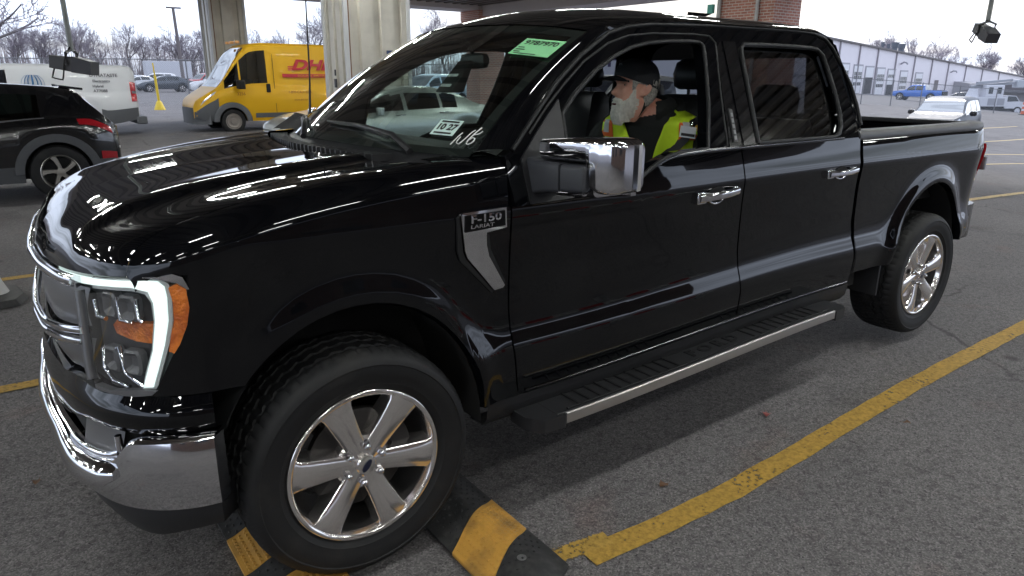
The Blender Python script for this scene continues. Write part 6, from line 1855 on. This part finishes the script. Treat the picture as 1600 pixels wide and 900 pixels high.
far_car(0, "charcoal", 10.2, 70, R(2), "dark grey sedan in the far lot, left of the red car")
far_car(1, "red", 15.6, 76, R(20), "red car in the far lot between the dark sedan and a white one")
far_car(1, "white", 12.9, 62.0, R(-6), "white suv in the far lot beside the yellow van's windscreen")
far_car(0, "silver", 9.0, 74, R(35), "pale silver car half hidden behind the dark grey sedan in the far lot")
far_car(0, "white", 19.6, 80, R(10), "white sedan farther back in the far lot, right of the red car")
k = 0
for x, y, col, kk in ((23, 84, "white", 1), (27.5, 84, "silver", 0), (32, 82, "white", 0), (12, 84, "white", 1)):
    far_car(kk, col, x, y, R(8 * (k % 3)), ["white suv in the back row of the far lot behind the clad column", "silver sedan in the back row of the far lot behind the wide column", "white sedan in the back row of the far lot beyond the wide column", "white suv in the back row of the far lot, beneath the white trailer"][k]); k += 1
k = 0
for x, y, col, kk in ((15.5, 30, "pale_blue", 1), (20.3, 30.5, "silver", 0), (17, 35.5, "white", 0), (24.6, 31.5, "pale_blue", 0), (29, 33, "white", 1), (34, 34, "silver", 0), (39, 35.5, "white", 1), (31, 26.5, "silver", 0), (36, 27, "white", 0), (42, 28.5, "silver", 1)):
    lab = ["pale blue suv seen through the windscreen above the silver sedan's roof", "silver sedan behind the brick pier seen through the windscreen", "white sedan second row behind the silver sedan's roof", "pale blue sedan right of the brick pier through the windscreen", "white suv seen past the driver's cap through the far window", "silver sedan farther along the row beyond the far window", "white suv at the row's end beyond the far window", "silver sedan nearer row seen under the delivery truck", "white sedan nearer row behind the driver's headrest", "silver suv nearer row behind the rear headrests"][k]
    far_car(kk, col, x, y, R(15 + 5 * (k % 3)), lab, "cars parked beyond the canopy"); k += 1
for p in PR:
    for ch in list(p.children):
        for q in list(ch.children): bpy.data.objects.remove(q)
        bpy.data.objects.remove(ch)
    bpy.data.objects.remove(p)

# ---- grey suv behind the pickup bed
ROG = mat("gunmetal_paint", (.13, .135, .15), .5, .0, coat=.05, spec=.2)
rg, sf, st = car("parked_suv", (27.2, 10.5, gz(29.5, 10.8) - .1), R(11), "gunmetal suv facing the viewer just behind the pickup bed, on the right", "suv", 4.6, 1.84,
    [(0, .80), (.08, .88), (.3, .98), (.95, 1.08), (1.1, 1.11), (1.85, 1.58), (2.3, 1.70), (3.2, 1.71), (4.0, 1.63), (4.3, 1.38), (4.55, 1.12), (4.6, 1.0)],
    [(0, .74), (.3, .9), (1.0, 1.03), (2.6, 1.06), (3.6, 1.13), (4.6, .96)], [(a * 4.6 / 4.48, b) for a, b in HW_SUV], (.92, 3.62), .355, sill=.27, tum=.19, cab=(1.06, 1.92, 3.95, 4.35), wins=((1.3, 2.2), (2.28, 3.1), (3.2, 3.75)), paint=ROG, gl=glass("clear_car_glass", (.35, .38, .4), 1.7, base=.34), fine=1.2)
patch(rg, sf, "headlight", mat("clear_lamp", (.65, .67, .7), .1, .3, .8), .06, .55, 2.8, 3.9, .008); patch(rg, sf, "headlight", mat("clear_lamp2", (.65, .67, .7), .1, .3, .8), .06, .55, 2.8, 3.9, .008, side=1)
patch(rg, sf, "window_trim", CHROME, 1.35, 3.9, 4.8, 5.02, .008, 24)
MB().box((-.012, -.48, .52), (.03, .48, .80)).build("grille", SOFTBLK, rg, bevel=.03)
wingmirror(rg, 1.62, .92, 1.12, -1, BLKCAR, 1.2); wingmirror(rg, 1.62, .92, 1.12, 1, BLKCAR, 1.2); handles(rg, sf, (2.1, 3.0), 3.3, CHROME)
patch(rg, sf, "sill_trim", CLADG, .4, 4.3, 0, .8, .008, 30)
# ---- blue pickup by the long building
bp_, sf, st = car("pickup_truck", (92.2, 44.0, gz(92, 42)), R(-84), "bright blue pickup truck parked in front of the long building", "pickup truck", 5.7, 2.0,
    [(0, 1.0), (.1, 1.1), (1.3, 1.22), (1.5, 1.26), (2.1, 1.8), (2.6, 1.9), (3.6, 1.88), (3.78, 1.8), (3.85, 1.28), (5.6, 1.26), (5.7, 1.2)], [(0, .9), (1.4, 1.14), (3.8, 1.2), (5.7, 1.22)], [(0, .8), (.2, .95), (.8, 1), (5.5, 1), (5.7, .96)], (1.0, 4.5), .42, sill=.5, tum=.16, cab=(1.45, 2.2, 3.62, 3.84), wins=((1.75, 2.65), (2.75, 3.55)), paint=mat("blue_paint", (.03, .15, .55), .3, coat=.8), gl=glass("fg2", (.06, .07, .08)), arch=1.2, fine=.9)
MB().box((3.95, -.82, .9), (5.62, .82, 1.29)).build("bed_cover", SOFTBLK, bp_, angle=0)
MB().box((5.66, -.9, .55), (5.80, .9, 1.15)).build("tailgate", SOFTBLK, bp_, bevel=.03)
c, sf, st = car("parked_sedan", (87.6, 36.9, gz(87, 35)), R(-64), "low black sedan parked between the blue pickup and the white bucket truck", "sedan", 4.8, 1.85, [(0, .66), (.4, .86), (1.2, 1.0), (2.0, 1.34), (2.6, 1.42), (3.4, 1.34), (4.2, 1.06), (4.8, .95)], [(0, .6), (1.2, .9), (3.6, .98), (4.8, .86)], [(0, .62), (.2, .86), (.8, .98), (4.0, .99), (4.6, .86), (4.8, .7)], (.9, 3.75), .34, cab=(1.2, 2.1, 3.2, 4.1), wins=((1.5, 2.3), (2.4, 3.4)), paint=BLKCAR, gl=glass("fg3", (.05, .06, .07)), fine=.8)
at0()
# ---- white bucket truck
WHT = mat("white_truck_paint", (.58, .58, .62), .5)
def svc():
    t = thing("bucket_truck", (82.3, 26.6, gz(82, 27) - .3), "white utility bucket truck with tool boxes and a folded boom, parked at the far right", "utility truck", rz=R(146)); t.scale = (.86, .86, .86); OFF[0] = Vector((0, 0, 0))
    # x = 0 cab front .. 7.5 tail
    MB().loft([[(0, y, .75), (0, y, 1.35), (.9, y, 1.55), (1.4, y, 2.15), (2.5, y, 2.2), (2.55, y, .75)] for y in (-1.0, 1.0)]).build("cab", WHT, t, bevel=.08, fix=True)
    for y in (-1.012, 1.012): MB().prism([(1.0, 1.55), (1.45, 2.08), (2.35, 2.1), (2.35, 1.5)], lambda x, z: (x, y, z), lambda x, z: (x, y * .98, z)).build("cab_window", mat("truck_glass", (.02, .025, .03), .08), t, angle=0)
    MB().hexa([(.93, -.85, 1.58), (1.40, -.8, 2.10), (1.40, .8, 2.10), (.93, .85, 1.58), (.90, -.85, 1.6), (1.37, -.8, 2.12), (1.37, .8, 2.12), (.90, .85, 1.6)]).build("windscreen", bpy.data.materials["truck_glass"], t, angle=0, fix=True)
    MB().box((2.6, -1.15, .95), (7.4, 1.15, 2.0)).build("tool_body", WHT, t, bevel=.04)
    mb = MB()
    for y in (-1.165, 1.165):
        for x in (2.8, 3.9, 5.9): mb.box((x, y - .012, 1.1), (x + .85, y + .012, 1.85))
    mb.build("locker_door", mat("panel_grey", (.30, .30, .33), .5), t, bevel=.02)
    MB().box((2.9, -.95, 2.0), (5.0, .95, 3.3)).build("crew_box", WHT, t, bevel=.06)
    mb = MB()
    for y in (-.965, .965):
        for x in (3.2, 4.2): mb.box((x, y - .01, 2.35), (x + .5, y + .01, 3.05))
    mb.build("box_window", bpy.data.materials["truck_glass"], t, bevel=.05)
    MB().loft([[(5.4, -.5, 2.0), (6.4, -.5, 2.0), (6.4, .5, 2.0), (5.4, .5, 2.0)], [(5.6, -.3, 2.9), (6.2, -.3, 2.9), (6.2, .3, 2.9), (5.6, .3, 2.9)]]).build("boom_turret", WHT, t, bevel=.04)
    MB().loft([[(6.2, -.2, 2.85), (6.2, .2, 2.85), (6.2, .2, 3.25), (6.2, -.2, 3.25)], [(.9, -.15, 3.45), (.9, .15, 3.45), (.9, .15, 3.75), (.9, -.15, 3.75)]]).join(MB().loft([[(5.9, .25, 3.3), (5.9, .5, 3.3), (5.9, .5, 3.65), (5.9, .25, 3.65)], [(1.8, .25, 3.75), (1.8, .5, 3.75), (1.8, .5, 4.0), (1.8, .25, 4.0)]])).build("boom", mat("boom_grey", (.30, .31, .34), .5), t, bevel=.04)
    MB().box((.2, -.5, 3.0), (1.1, .4, 3.9)).build("bucket", mat("bucket_grey", (.4, .42, .45), .4), t, bevel=.08)
    for x in (1.0, 5.6):
        for s in (-1, 1): tyre_rim(t, x, s * 1.05, .48, .48, .3, s, steel=True, rimcol=WHT)
    MB().box((.1, -.85, .45), (7.3, .85, .95)).build("chassis", SOFTBLK, t, angle=0)
svc()
# ---- white delivery truck with lettering, beyond the far window
t = thing("delivery_truck", (26.5, 30.5, 0), "tall white delivery truck with dark lettering, seen through the driver's window past his cap", "truck", rz=R(-38)); OFF[0] = Vector((0, 0, 0))
MB().box((0, -1.2, .75), (7.5, 1.2, 3.35)).build("cargo_box", WHT, t, bevel=.05)
MB().loft([[(-1.7, y, .6), (-1.7, y, 1.4), (-1.2, y, 1.6), (-.8, y, 2.4), (-.05, y, 2.5), (-.05, y, .6)] for y in (-1.05, 1.05)]).build("cab", WHT, t, bevel=.06, fix=True)
for y in (-1.062, 1.062): MB().prism([(-1.1, 1.6), (-.75, 2.3), (-.2, 2.35), (-.2, 1.55)], lambda x, z: (x, y, z), lambda x, z: (x, y * .98, z)).build("cab_window", bpy.data.materials["truck_glass"], t, angle=0)
mb = MB(); text_on(mb, "FedEx", lambda u, v, w: (3.6 + u, -1.212, 2.55 + v), 1.1, 0, bold=.03); mb.build("lettering", mat("dark_lettering", (.05, .04, .10), .5), t, angle=0)
for x in (-.9, 5.6):
    for s in (-1, 1): tyre_rim(t, x, s * 1.08, .45, .45, .3, s, steel=True)
MB().box((-1.6, -.8, .4), (7.3, .8, .75)).build("chassis", SOFTBLK, t, angle=0)
# ---- white trailer in the far lot
t = thing("box_trailer", (15.2, 95, 0), "long white box trailer standing behind the far parked cars", "trailer"); OFF[0] = Vector((0, 0, 0))
MB().box((0, -1.2, 1.1), (5.0, 1.2, 3.1)).build("box", WHT, t, bevel=.05)
MB().box((.4, -1.0, .8), (4.6, 1.0, 1.1)).build("chassis", SOFTBLK, t, angle=0)
for x in (1.0, 3.9): tyre_rim(t, x, -1.1, .45, .45, .3, -1, steel=True)
at0()
# ================================================================== long building, fence, trees, small things
at0()
SID = mat("white_siding", (.74, .69, .72), .5)
def siding():
    m = SID; t = m.node_tree; b = t.nodes['Principled BSDF']; c = t.nodes.new("ShaderNodeTexCoord"); w = t.nodes.new("ShaderNodeTexWave"); w.inputs['Scale'].default_value = 1.6; w.bands_direction = 'X'; w.wave_profile = 'SAW'
    u = t.nodes.new("ShaderNodeBump"); u.inputs['Strength'].default_value = .15; u.inputs['Distance'].default_value = .05
    t.links.new(c.outputs['Object'], w.inputs['Vector']); t.links.new(w.outputs['Fac'], u.inputs['Height']); t.links.new(u.outputs[0], b.inputs['Normal'])
siding()
A = Vector((88, 57.2)); B = Vector((240, 79.5)); D_ = (B - A); LB = D_.length; D_.normalize(); NB = Vector((D_.y, -D_.x))      # front faces the viewer
bt = thing("warehouse", (A.x, A.y, 0), "long white metal sided building with a row of garage doors, on the right", "building")
def bw(u, z, o=0.): p = A + D_ * u + NB * o; return (p.x, p.y, z)
def btop(u): return lerp(7.9, 2.3, u / LB)
def bbase(u): p = A + D_ * u; return gz(p.x, p.y) - .3
mb = MB(); us = lin(0, LB, 20)
mb.grid([[bw(u, bbase(u)), bw(u, btop(u))] for u in us]); mb.grid([[bw(u, btop(u)), bw(u, btop(u) + 1.2, -14), bw(u, btop(u), -30), bw(u, bbase(u), -30)] for u in us])
mb.add([bw(0, bbase(0)), bw(0, btop(0)), bw(0, btop(0) + 1.2, -14), bw(0, btop(0), -30), bw(0, bbase(0), -30)], [(0, 1, 2, 3, 4)])
mb.build("wall", SID, bt, angle=0)
mb = MB(); mb.loft([[bw(u, btop(u) - .16, .35), bw(u, btop(u) - .16, -.1), bw(u, btop(u) + .10, -.1), bw(u, btop(u) + .10, .35)] for u in (0, LB)]); mb.build("gutter", mat("gutter_brown", (.09, .075, .075), .5), bt, angle=0)
DP = mat("downspout_grey", (.30, .28, .30), .5)
for u in (17.5, 25.5, 33.5, 42.5, 52.5, 63.0, 74, 87, 101, 117):
    MB().loft([[bw(u - .11, z, .02), bw(u + .11, z, .02), bw(u + .11, z, .22), bw(u - .11, z, .22)] for z in (bbase(u), btop(u) - .17)]).build("downspout", DP, bt, angle=0)
DOORW = mat("garage_door_white", (.66, .65, .68), .4); DGL = mat("door_glass", (.03, .035, .045), .08); DARKIN = mat("dim_opening", (.035, .032, .035), .9); FRM = mat("door_frame", (.33, .32, .35), .5)
def gdoor(u, w, h, state):
    z0 = bbase(u) + .3
    MB().loft([[bw(u - .25, z0, .01), bw(u + w + .25, z0, .01), bw(u + w + .25, z0, .09), bw(u - .25, z0, .09)], [bw(u - .25, z0 + h + .25, .01), bw(u + w + .25, z0 + h + .25, .01), bw(u + w + .25, z0 + h + .25, .09), bw(u - .25, z0 + h + .25, .09)]]).build("door_frame", FRM, bt, angle=0)
    d = MB().add([bw(u, z0, .10), bw(u + w, z0, .10), bw(u + w, z0 + h, .10), bw(u, z0 + h, .10)], [(0, 1, 2, 3)]).build("garage_door", DOORW if state != 'open' else DARKIN, bt, angle=0)
    mb = MB()
    rows = {'shut': (.52, .66, .28), 'open': (), 'half': (.70,)}[state]
    for f in rows:
        for k in range(4):
            a = u + w * (.04 + k * .24); b_ = u + w * (.25 + k * .24)
            mb.add([bw(a, z0 + h * f, .115), bw(b_, z0 + h * f, .115), bw(b_, z0 + h * (f + .125), .115), bw(a, z0 + h * (f + .125), .115)], [(0, 1, 2, 3)])
    if state == 'half': MB().add([bw(u, z0, .115), bw(u + w, z0, .115), bw(u + w, z0 + h * .42, .115), bw(u, z0 + h * .42, .115)], [(0, 1, 2, 3)]).build("door_opening", DARKIN, d, angle=0)
    if mb.v: mb.build("door_window", DGL, d, angle=0)
    if state == 'open':
        MB().add([bw(u, z0 + h * .62, .115), bw(u + w, z0 + h * .62, .115), bw(u + w, z0 + h, .115), bw(u, z0 + h, .115)], [(0, 1, 2, 3)]).build("rolled_door", DOORW, d, angle=0)
for u, w, st_ in ((18.6, 3.4, 'shut'), (24.2, 3.4, 'shut'), (29.2, 3.3, 'open'), (34.4, 3.4, 'shut'), (39.6, 3.5, 'half'), (46.0, 3.6, 'shut'), (54.5, 3.8, 'shut')): gdoor(u, w, 4.2, st_)
u = 66.5; z0 = bbase(u) + .3
MB().add([bw(u, z0, .05), bw(u + 2.6, z0, .05), bw(u + 2.6, z0 + 3.4, .05), bw(u, z0 + 3.4, .05)], [(0, 1, 2, 3)]).build("service_door", mat("brown_door", (.16, .14, .14), .6), bt, angle=0)
u = 80; z0 = bbase(u) + .3
MB().loft([[bw(u, z0, .02), bw(u + 9, z0, .02), bw(u + 9, z0, 3.0), bw(u, z0, 3.0)], [bw(u, z0 + 3.6, .02), bw(u + 9, z0 + 3.6, .02), bw(u + 9, z0 + 3.2, 3.0), bw(u, z0 + 3.2, 3.0)]]).build("lean_to", mat("lean_to_grey", (.34, .33, .35), .6), bt, angle=0)
MB().add([bw(u + .6, z0, 3.02), bw(u + 8, z0, 3.02), bw(u + 8, z0 + 2.6, 3.02), bw(u + .6, z0 + 2.6, 3.02)], [(0, 1, 2, 3)]).build("lean_to_door", mat("shutter_grey", (.26, .25, .27), .6), bt, angle=0)
for u in (45, 76): MB().tube([bw(u, btop(u) - 2.0, .1), bw(u, btop(u) - 1.7, .6), bw(u, btop(u) - 1.75, 1.1), bw(u, btop(u) - 2.05, 1.3)], .14, 8).build("wall_lamp", FRM, bt, angle=60)
VENT = mat("vent_blue_grey", (.075, .085, .105), .5)
for u, w, h in ((42.5, .5, 1.6), (45.3, .5, 1.5), (48.6, 1.0, 2.0), (52.2, 1.0, 2.0)):
    z = btop(u); p = bw(u, z, -2.5)
    MB().lathe([(w * .5, -1.2), (w * .5, h * .55), (w * .62, h * .6), (w * .66, h), (0, h + .02)], p, 16, axis='z').build("roof_vent", VENT, bt, angle=40)
at0()
t = thing("shed", (150, 40, 0), "low dark roofed building at the right edge behind the white utility truck", "building")
mb = MB(); z = gz(155, 40); mb.box((140, 38, z - .5), (185, 55, z + 3.2)); mb.build("wall", mat("shed_wall", (.33, .30, .30), .7), t, angle=0)
mb = MB(); mb.loft([[(138.5, 37, z + 3.2), (138.5, 46, z + 5.4), (138.5, 56, z + 3.2)], [(186, 37, z + 3.2), (186, 46, z + 5.4), (186, 56, z + 3.2)]]); mb.build("roof", mat("shed_roof", (.16, .15, .16), .7), t, angle=0)
at0()

# ---- chain link fences
def chain():
    m = bpy.data.materials.new("chain_link"); m.use_nodes = True; t = m.node_tree; b = t.nodes['Principled BSDF']; N = t.nodes.new; L = t.links.new
    b.inputs['Base Color'].default_value = (.35, .36, .38, 1); b.inputs['Metallic'].default_value = .6; b.inputs['Roughness'].default_value = .5
    c = N("ShaderNodeTexCoord"); s = N("ShaderNodeSeparateXYZ"); L(c.outputs['UV'], s.inputs[0])
    def m_(op, a, bb=None):
        x = N("ShaderNodeMath"); x.operation = op
        for i, v in enumerate((a, bb)):
            if v is None: continue
            if isinstance(v, (int, float)): x.inputs[i].default_value = v
            else: L(v, x.inputs[i])
        return x.outputs[0]
    outs = []
    for sg in ('ADD', 'SUBTRACT'):
        f = m_('FRACT', m_('MULTIPLY', m_(sg, s.outputs['X'], s.outputs['Y']), 11.)); outs.append(m_('LESS_THAN', m_('ABSOLUTE', m_('SUBTRACT', f, .5)), .055))
    fac = m_('MAXIMUM', outs[0], outs[1])
    tr = N("ShaderNodeBsdfTransparent"); x = N("ShaderNodeMixShader"); L(fac, x.inputs[0]); L(tr.outputs[0], x.inputs[1]); L(b.outputs[0], x.inputs[2]); L(x.outputs[0], t.nodes['Material Output'].inputs[0])
    return m
CHAIN = chain(); FPOST = mat("fence_post_steel", (.20, .20, .21), .5, .5)
def fence(pts, h, sp, label):
    P = [Vector(p) for p in pts]; t = thing("chain_link_fence", (P[0].x, P[0].y, 0), label, "fence"); at = []; 
    tot = sum((b - a).length for a, b in zip(P, P[1:])); n = max(2, int(tot / sp))
    at = [Vector((p[0], p[1])) for p in resample([(p.x, p.y, 0) for p in P], n + 1)]
    V = []; F = []; UV = []; d = 0.
    for i, p in enumerate(at):
        if i: d += (p - at[i - 1]).length
        z = gz(p.x, p.y); o = OFF[0]; V += [(p.x - o.x, p.y - o.y, z + .03), (p.x - o.x, p.y - o.y, z + h)]; UV += [(d, 0), (d, h)]
        if i: F.append((2 * i - 2, 2 * i, 2 * i + 1, 2 * i - 1))
    me = bpy.data.meshes.new("mesh_panel"); me.from_pydata(V, [], F); uv = me.uv_layers.new(name="UV")
    for l in me.loops: uv.data[l.index].uv = UV[l.vertex_index]
    me.materials.append(CHAIN); o = bpy.data.objects.new("mesh_panel", me); COL.objects.link(o); o.parent = t
    first = None
    for p in at:
        z = gz(p.x, p.y); MB().tube([(p.x, p.y, z), (p.x, p.y, z + h + .06)], .038, 6).build("post", FPOST, t, angle=60)
    MB().tube([(p.x, p.y, gz(p.x, p.y) + h) for p in at], .026, 6).build("top_rail", FPOST, t, angle=60)
fence([(38, 34), (54, 27.4), (60, 26.4), (67.2, 22.6), (72, 19)], 1.9, 3.4, "grey chain link fence on the right, in front of the long building")
fence([(-28, 41), (6, 40.6), (28, 40.2)], 2.3, 3.2, "grey chain link fence on the left, before the far parked cars")
at0()

# ---- bare winter trees
BARK = mat("bark", (.16, .14, .14), .9); TWIG = mat("haze_lightened_twigs", (.27, .24, .27), .9); TWIGR = mat("reddish_twigs", (.27, .20, .18), .9)  # twig tones are lightened to imitate haze over distance
def tree_mesh(h, seed, spread=1., dens=1.):
    rnd = random.Random(seed); tr = MB(); cr = MB()
    def branch(p, d, L, r, lev):
        n = 4; pts = [p]; q = Vector(p); dd = Vector(d)
        for i in range(n):
            dd = (dd + Vector((rnd.gauss(0, .13), rnd.gauss(0, .13), rnd.gauss(.03, .08)))).normalized(); q = q + dd * L / n; pts.append(tuple(q))
        rr = [r * (1 - .55 * i / n) for i in range(n + 1)]
        (tr if lev < 2 else cr).tube(pts, rr, 6 if lev < 2 else 3, cap=False)
        if lev >= 4: return
        kids = [8, 7, 6, 5][lev] * dens
        for k in range(int(kids)):
            f = rnd.uniform(.35 if lev == 0 else .2, 1.0); i = min(n - 1, int(f * n)); b = Vector(pts[i]).lerp(Vector(pts[i + 1]), f * n - i)
            a = rnd.uniform(0, 2 * PI); tilt = rnd.uniform(.45, .95) * spread
            ax = dd.orthogonal().normalized(); ax.rotate(Matrix.Rotation(a, 3, dd)); nd = (dd * math.cos(tilt) + ax * math.sin(tilt)); nd.z += .12; nd.normalize()
            branch(b, nd, L * rnd.uniform(.42, .66) * (1.1 - .4 * f if lev == 0 else 1), max(.015, r * rnd.uniform(.36, .52) * (1 - .3 * f)), lev + 1)
    branch((0, 0, -.2), (0, 0, 1), h * .62, h * .018, 0)
    return tr, cr
TV = []
for i, (h, sp) in enumerate(((10, 1.), (11, .85), (9, 1.1), (12, .9), (10, .75), (9, 1.35))):
    tr, cr = tree_mesh(h, 40 + i, sp, 1. if i < 5 else .8); OFF[0] = Vector((0, 0, 0))
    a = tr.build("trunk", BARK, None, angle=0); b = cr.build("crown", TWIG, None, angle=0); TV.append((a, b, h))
tn = 0
def tree(x, y, h, v, label, group=None, red=False, rz=None):
    global tn
    a, b, h0 = TV[v]; s = h / h0
    t = thing("bare_tree", (x, y, gz(x, y)), label, "tree", group, rz if rz is not None else tn * 1.7); t.scale = (s, s, s); tn += 1
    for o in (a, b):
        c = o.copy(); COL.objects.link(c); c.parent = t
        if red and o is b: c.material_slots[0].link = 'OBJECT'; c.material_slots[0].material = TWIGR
    return t
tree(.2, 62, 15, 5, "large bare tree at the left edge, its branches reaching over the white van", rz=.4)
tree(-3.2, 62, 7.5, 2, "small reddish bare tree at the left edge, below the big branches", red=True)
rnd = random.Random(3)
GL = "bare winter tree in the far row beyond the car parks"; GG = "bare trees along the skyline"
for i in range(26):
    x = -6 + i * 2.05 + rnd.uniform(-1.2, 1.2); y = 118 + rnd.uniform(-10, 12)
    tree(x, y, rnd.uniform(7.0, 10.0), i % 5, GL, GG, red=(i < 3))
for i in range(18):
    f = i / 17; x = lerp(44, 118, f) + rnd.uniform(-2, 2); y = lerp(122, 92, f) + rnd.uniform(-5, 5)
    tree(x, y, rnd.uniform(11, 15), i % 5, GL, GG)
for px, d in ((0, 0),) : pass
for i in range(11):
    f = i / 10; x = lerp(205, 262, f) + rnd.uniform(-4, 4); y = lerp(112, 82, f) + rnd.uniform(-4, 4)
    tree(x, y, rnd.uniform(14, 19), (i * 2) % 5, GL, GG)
for a, b, h in TV: bpy.data.objects.remove(a); bpy.data.objects.remove(b)
# low woodland mass behind the trees
at0()
mb = MB(); rnd = random.Random(9)
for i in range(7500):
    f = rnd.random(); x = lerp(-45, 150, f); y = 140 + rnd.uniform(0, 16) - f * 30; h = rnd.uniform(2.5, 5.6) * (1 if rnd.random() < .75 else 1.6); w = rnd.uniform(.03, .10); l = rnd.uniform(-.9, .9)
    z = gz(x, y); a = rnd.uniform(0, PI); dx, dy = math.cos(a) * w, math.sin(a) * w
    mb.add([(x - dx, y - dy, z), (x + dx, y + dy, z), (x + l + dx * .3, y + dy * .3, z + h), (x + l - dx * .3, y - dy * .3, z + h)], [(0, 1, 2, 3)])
o = mb.build("woodland", mat("haze_toned_brush", (.22, .18, .195), .95, noise=(.08, (.26, .19, .16), .45, .6)), angle=0); tag(o, "hazy brown strip of leafless woodland along the horizon", "woodland", kind="stuff")  # veil of haze is mixed into the brush colour

# ---- yellow bollard base with a lamp pole, utility pole
at0()
t = thing("yellow_post", (5.55, 34.25, 0), "yellow post on a flared yellow base standing alone in the left lot", "post")
mb = MB(); mb.lathe([(.27, 0), (.25, .06), (.12, .40), (.07, .46)], (5.55, 34.25, 0), 12, axis='z'); mb.build("base", mat("post_yellow", (.72, .50, .03), .5), t, angle=30)
mb = MB(); mb.tube([(5.55, 34.25, .42), (5.52, 34.25, 1.55)], .055, 10); mb.tube([(5.52, 34.25, 1.55), (5.50, 34.25, 2.1)], .03, 10); mb.build("pole", bpy.data.materials["post_yellow"], t, angle=60)
at0()
t = thing("utility_pole", (17.5, 86, 0), "thin dark utility pole rising above the far car park", "pole")
mb = MB(); mb.tube([(17.5, 86, 0), (17.3, 86, 8.6)], [.2, .15], 8); mb.build("shaft", BARK, t, angle=60)
mb = MB(); mb.box((16.6, 85.9, 8.45), (18.1, 86.1, 8.62)); mb.build("crossarm", BARK, t, angle=0)
# ---- sign stand at the left edge
at0()
t = thing("sign_stand", (-.93, 4.42, 0), "white post on a black rubber base at the left edge, on the yellow lined lane", "sign stand")
mb = MB(); lp = [(-1.55, 4.05), (-.86, 4.15), (-.80, 4.32), (-.84, 4.62), (-1.0, 4.78), (-1.6, 4.8)]
mb.prism(lp, lambda x, y: (x, y, .004), lambda x, y: (lerp(x, -1.15, .08), lerp(y, 4.42, .08), .05)); mb.build("base", RUB, t, angle=30, bevel=.01)
mb = MB(); mb.lathe([(.11, .0), (.09, .05), (.052, .16), (.05, 1.05), (0, 1.06)], (-1.02, 4.45, .05), 20, axis='z'); mb.build("post", mat("post_white", (.62, .61, .58), .5), t, angle=40)
# ---- traffic barrel
at0()
t = thing("traffic_barrel", (70.8, 22.2, gz(70.8, 22.2)), "orange traffic barrel by the fence at the right edge", "traffic barrel"); OFF[0] = Vector((0, 0, 0))
OR = [mat("barrel_orange", (.75, .12, .02), .5), mat("barrel_white", (.75, .75, .75), .4)]
mb = MB(); 
for i, (z0, z1) in enumerate(((0.08, .35), (.35, .5), (.5, .7), (.7, .85), (.85, 1.05))): mb.cm = i % 2; mb.lathe([(.30 - z0 * .05, z0), (.30 - z1 * .05, z1)], (0, 0, 0), 16, axis='z')
mb.build("body", OR, t, angle=40); MB().box((-.36, -.36, 0), (.36, .36, .08)).build("base", RUB, t, bevel=.02); MB().lathe([(.245, 1.05), (.1, 1.1), (.06, 1.16), (0, 1.16)], (0, 0, 0), 16, axis='z').build("top", OR[0], t, angle=40)
at0()
# ---- fallen leaves and grit on the ground near the truck
LEAF = [mat("red_leaf", (.28, .07, .06), .7), mat("brown_leaf", (.14, .075, .04), .8)]
def leaf(x, y, s, m, label, rz):
    OFF[0] = Vector((0, 0, 0)); mb = MB(); P = []
    for i in range(7):
        t = i / 6; w = math.sin(PI * min(1, t * 1.05)) * .42 * (1 + .25 * math.sin(i * 2.4)); P.append([(t - .5, -w, .010 + .35 * abs(w) + .12 * math.sin(t * 5)), (t - .5, 0, .006 + .12 * math.sin(t * 5)), (t - .5, w, .010 + .5 * abs(w) + .12 * math.sin(t * 5))])
    P = [[(a * s, b * s, max(.05, c) * s) for a, b, c in r] for r in P]
    mb.grid(P); mb.tube([(.45 * s, 0, .03 * s), (.8 * s, .06 * s, .05 * s)], .02 * s, 5)
    o = mb.build("fallen_leaf", m, angle=60); o.location = (x, y, gz(x, y) + .002); o.rotation_euler = (0, 0, rz); tag(o, label, "leaf", "fallen leaves on the asphalt")
leaf(2.12, -.054, .055, LEAF[0], "curled reddish leaf on the asphalt between the running board and the yellow line", .6)
leaf(1.235, -.175, .05, LEAF[1], "flat brown leaf near the front end of the yellow line", 0.)
leaf(-.907, 1.344, .045, LEAF[1], "brown leaf on the asphalt at the left, in front of the bumper", 1.2)
leaf(2.607, -.515, .04, LEAF[1], "tiny dark leaf on the viewer's side of the yellow line", 2.)
at0()
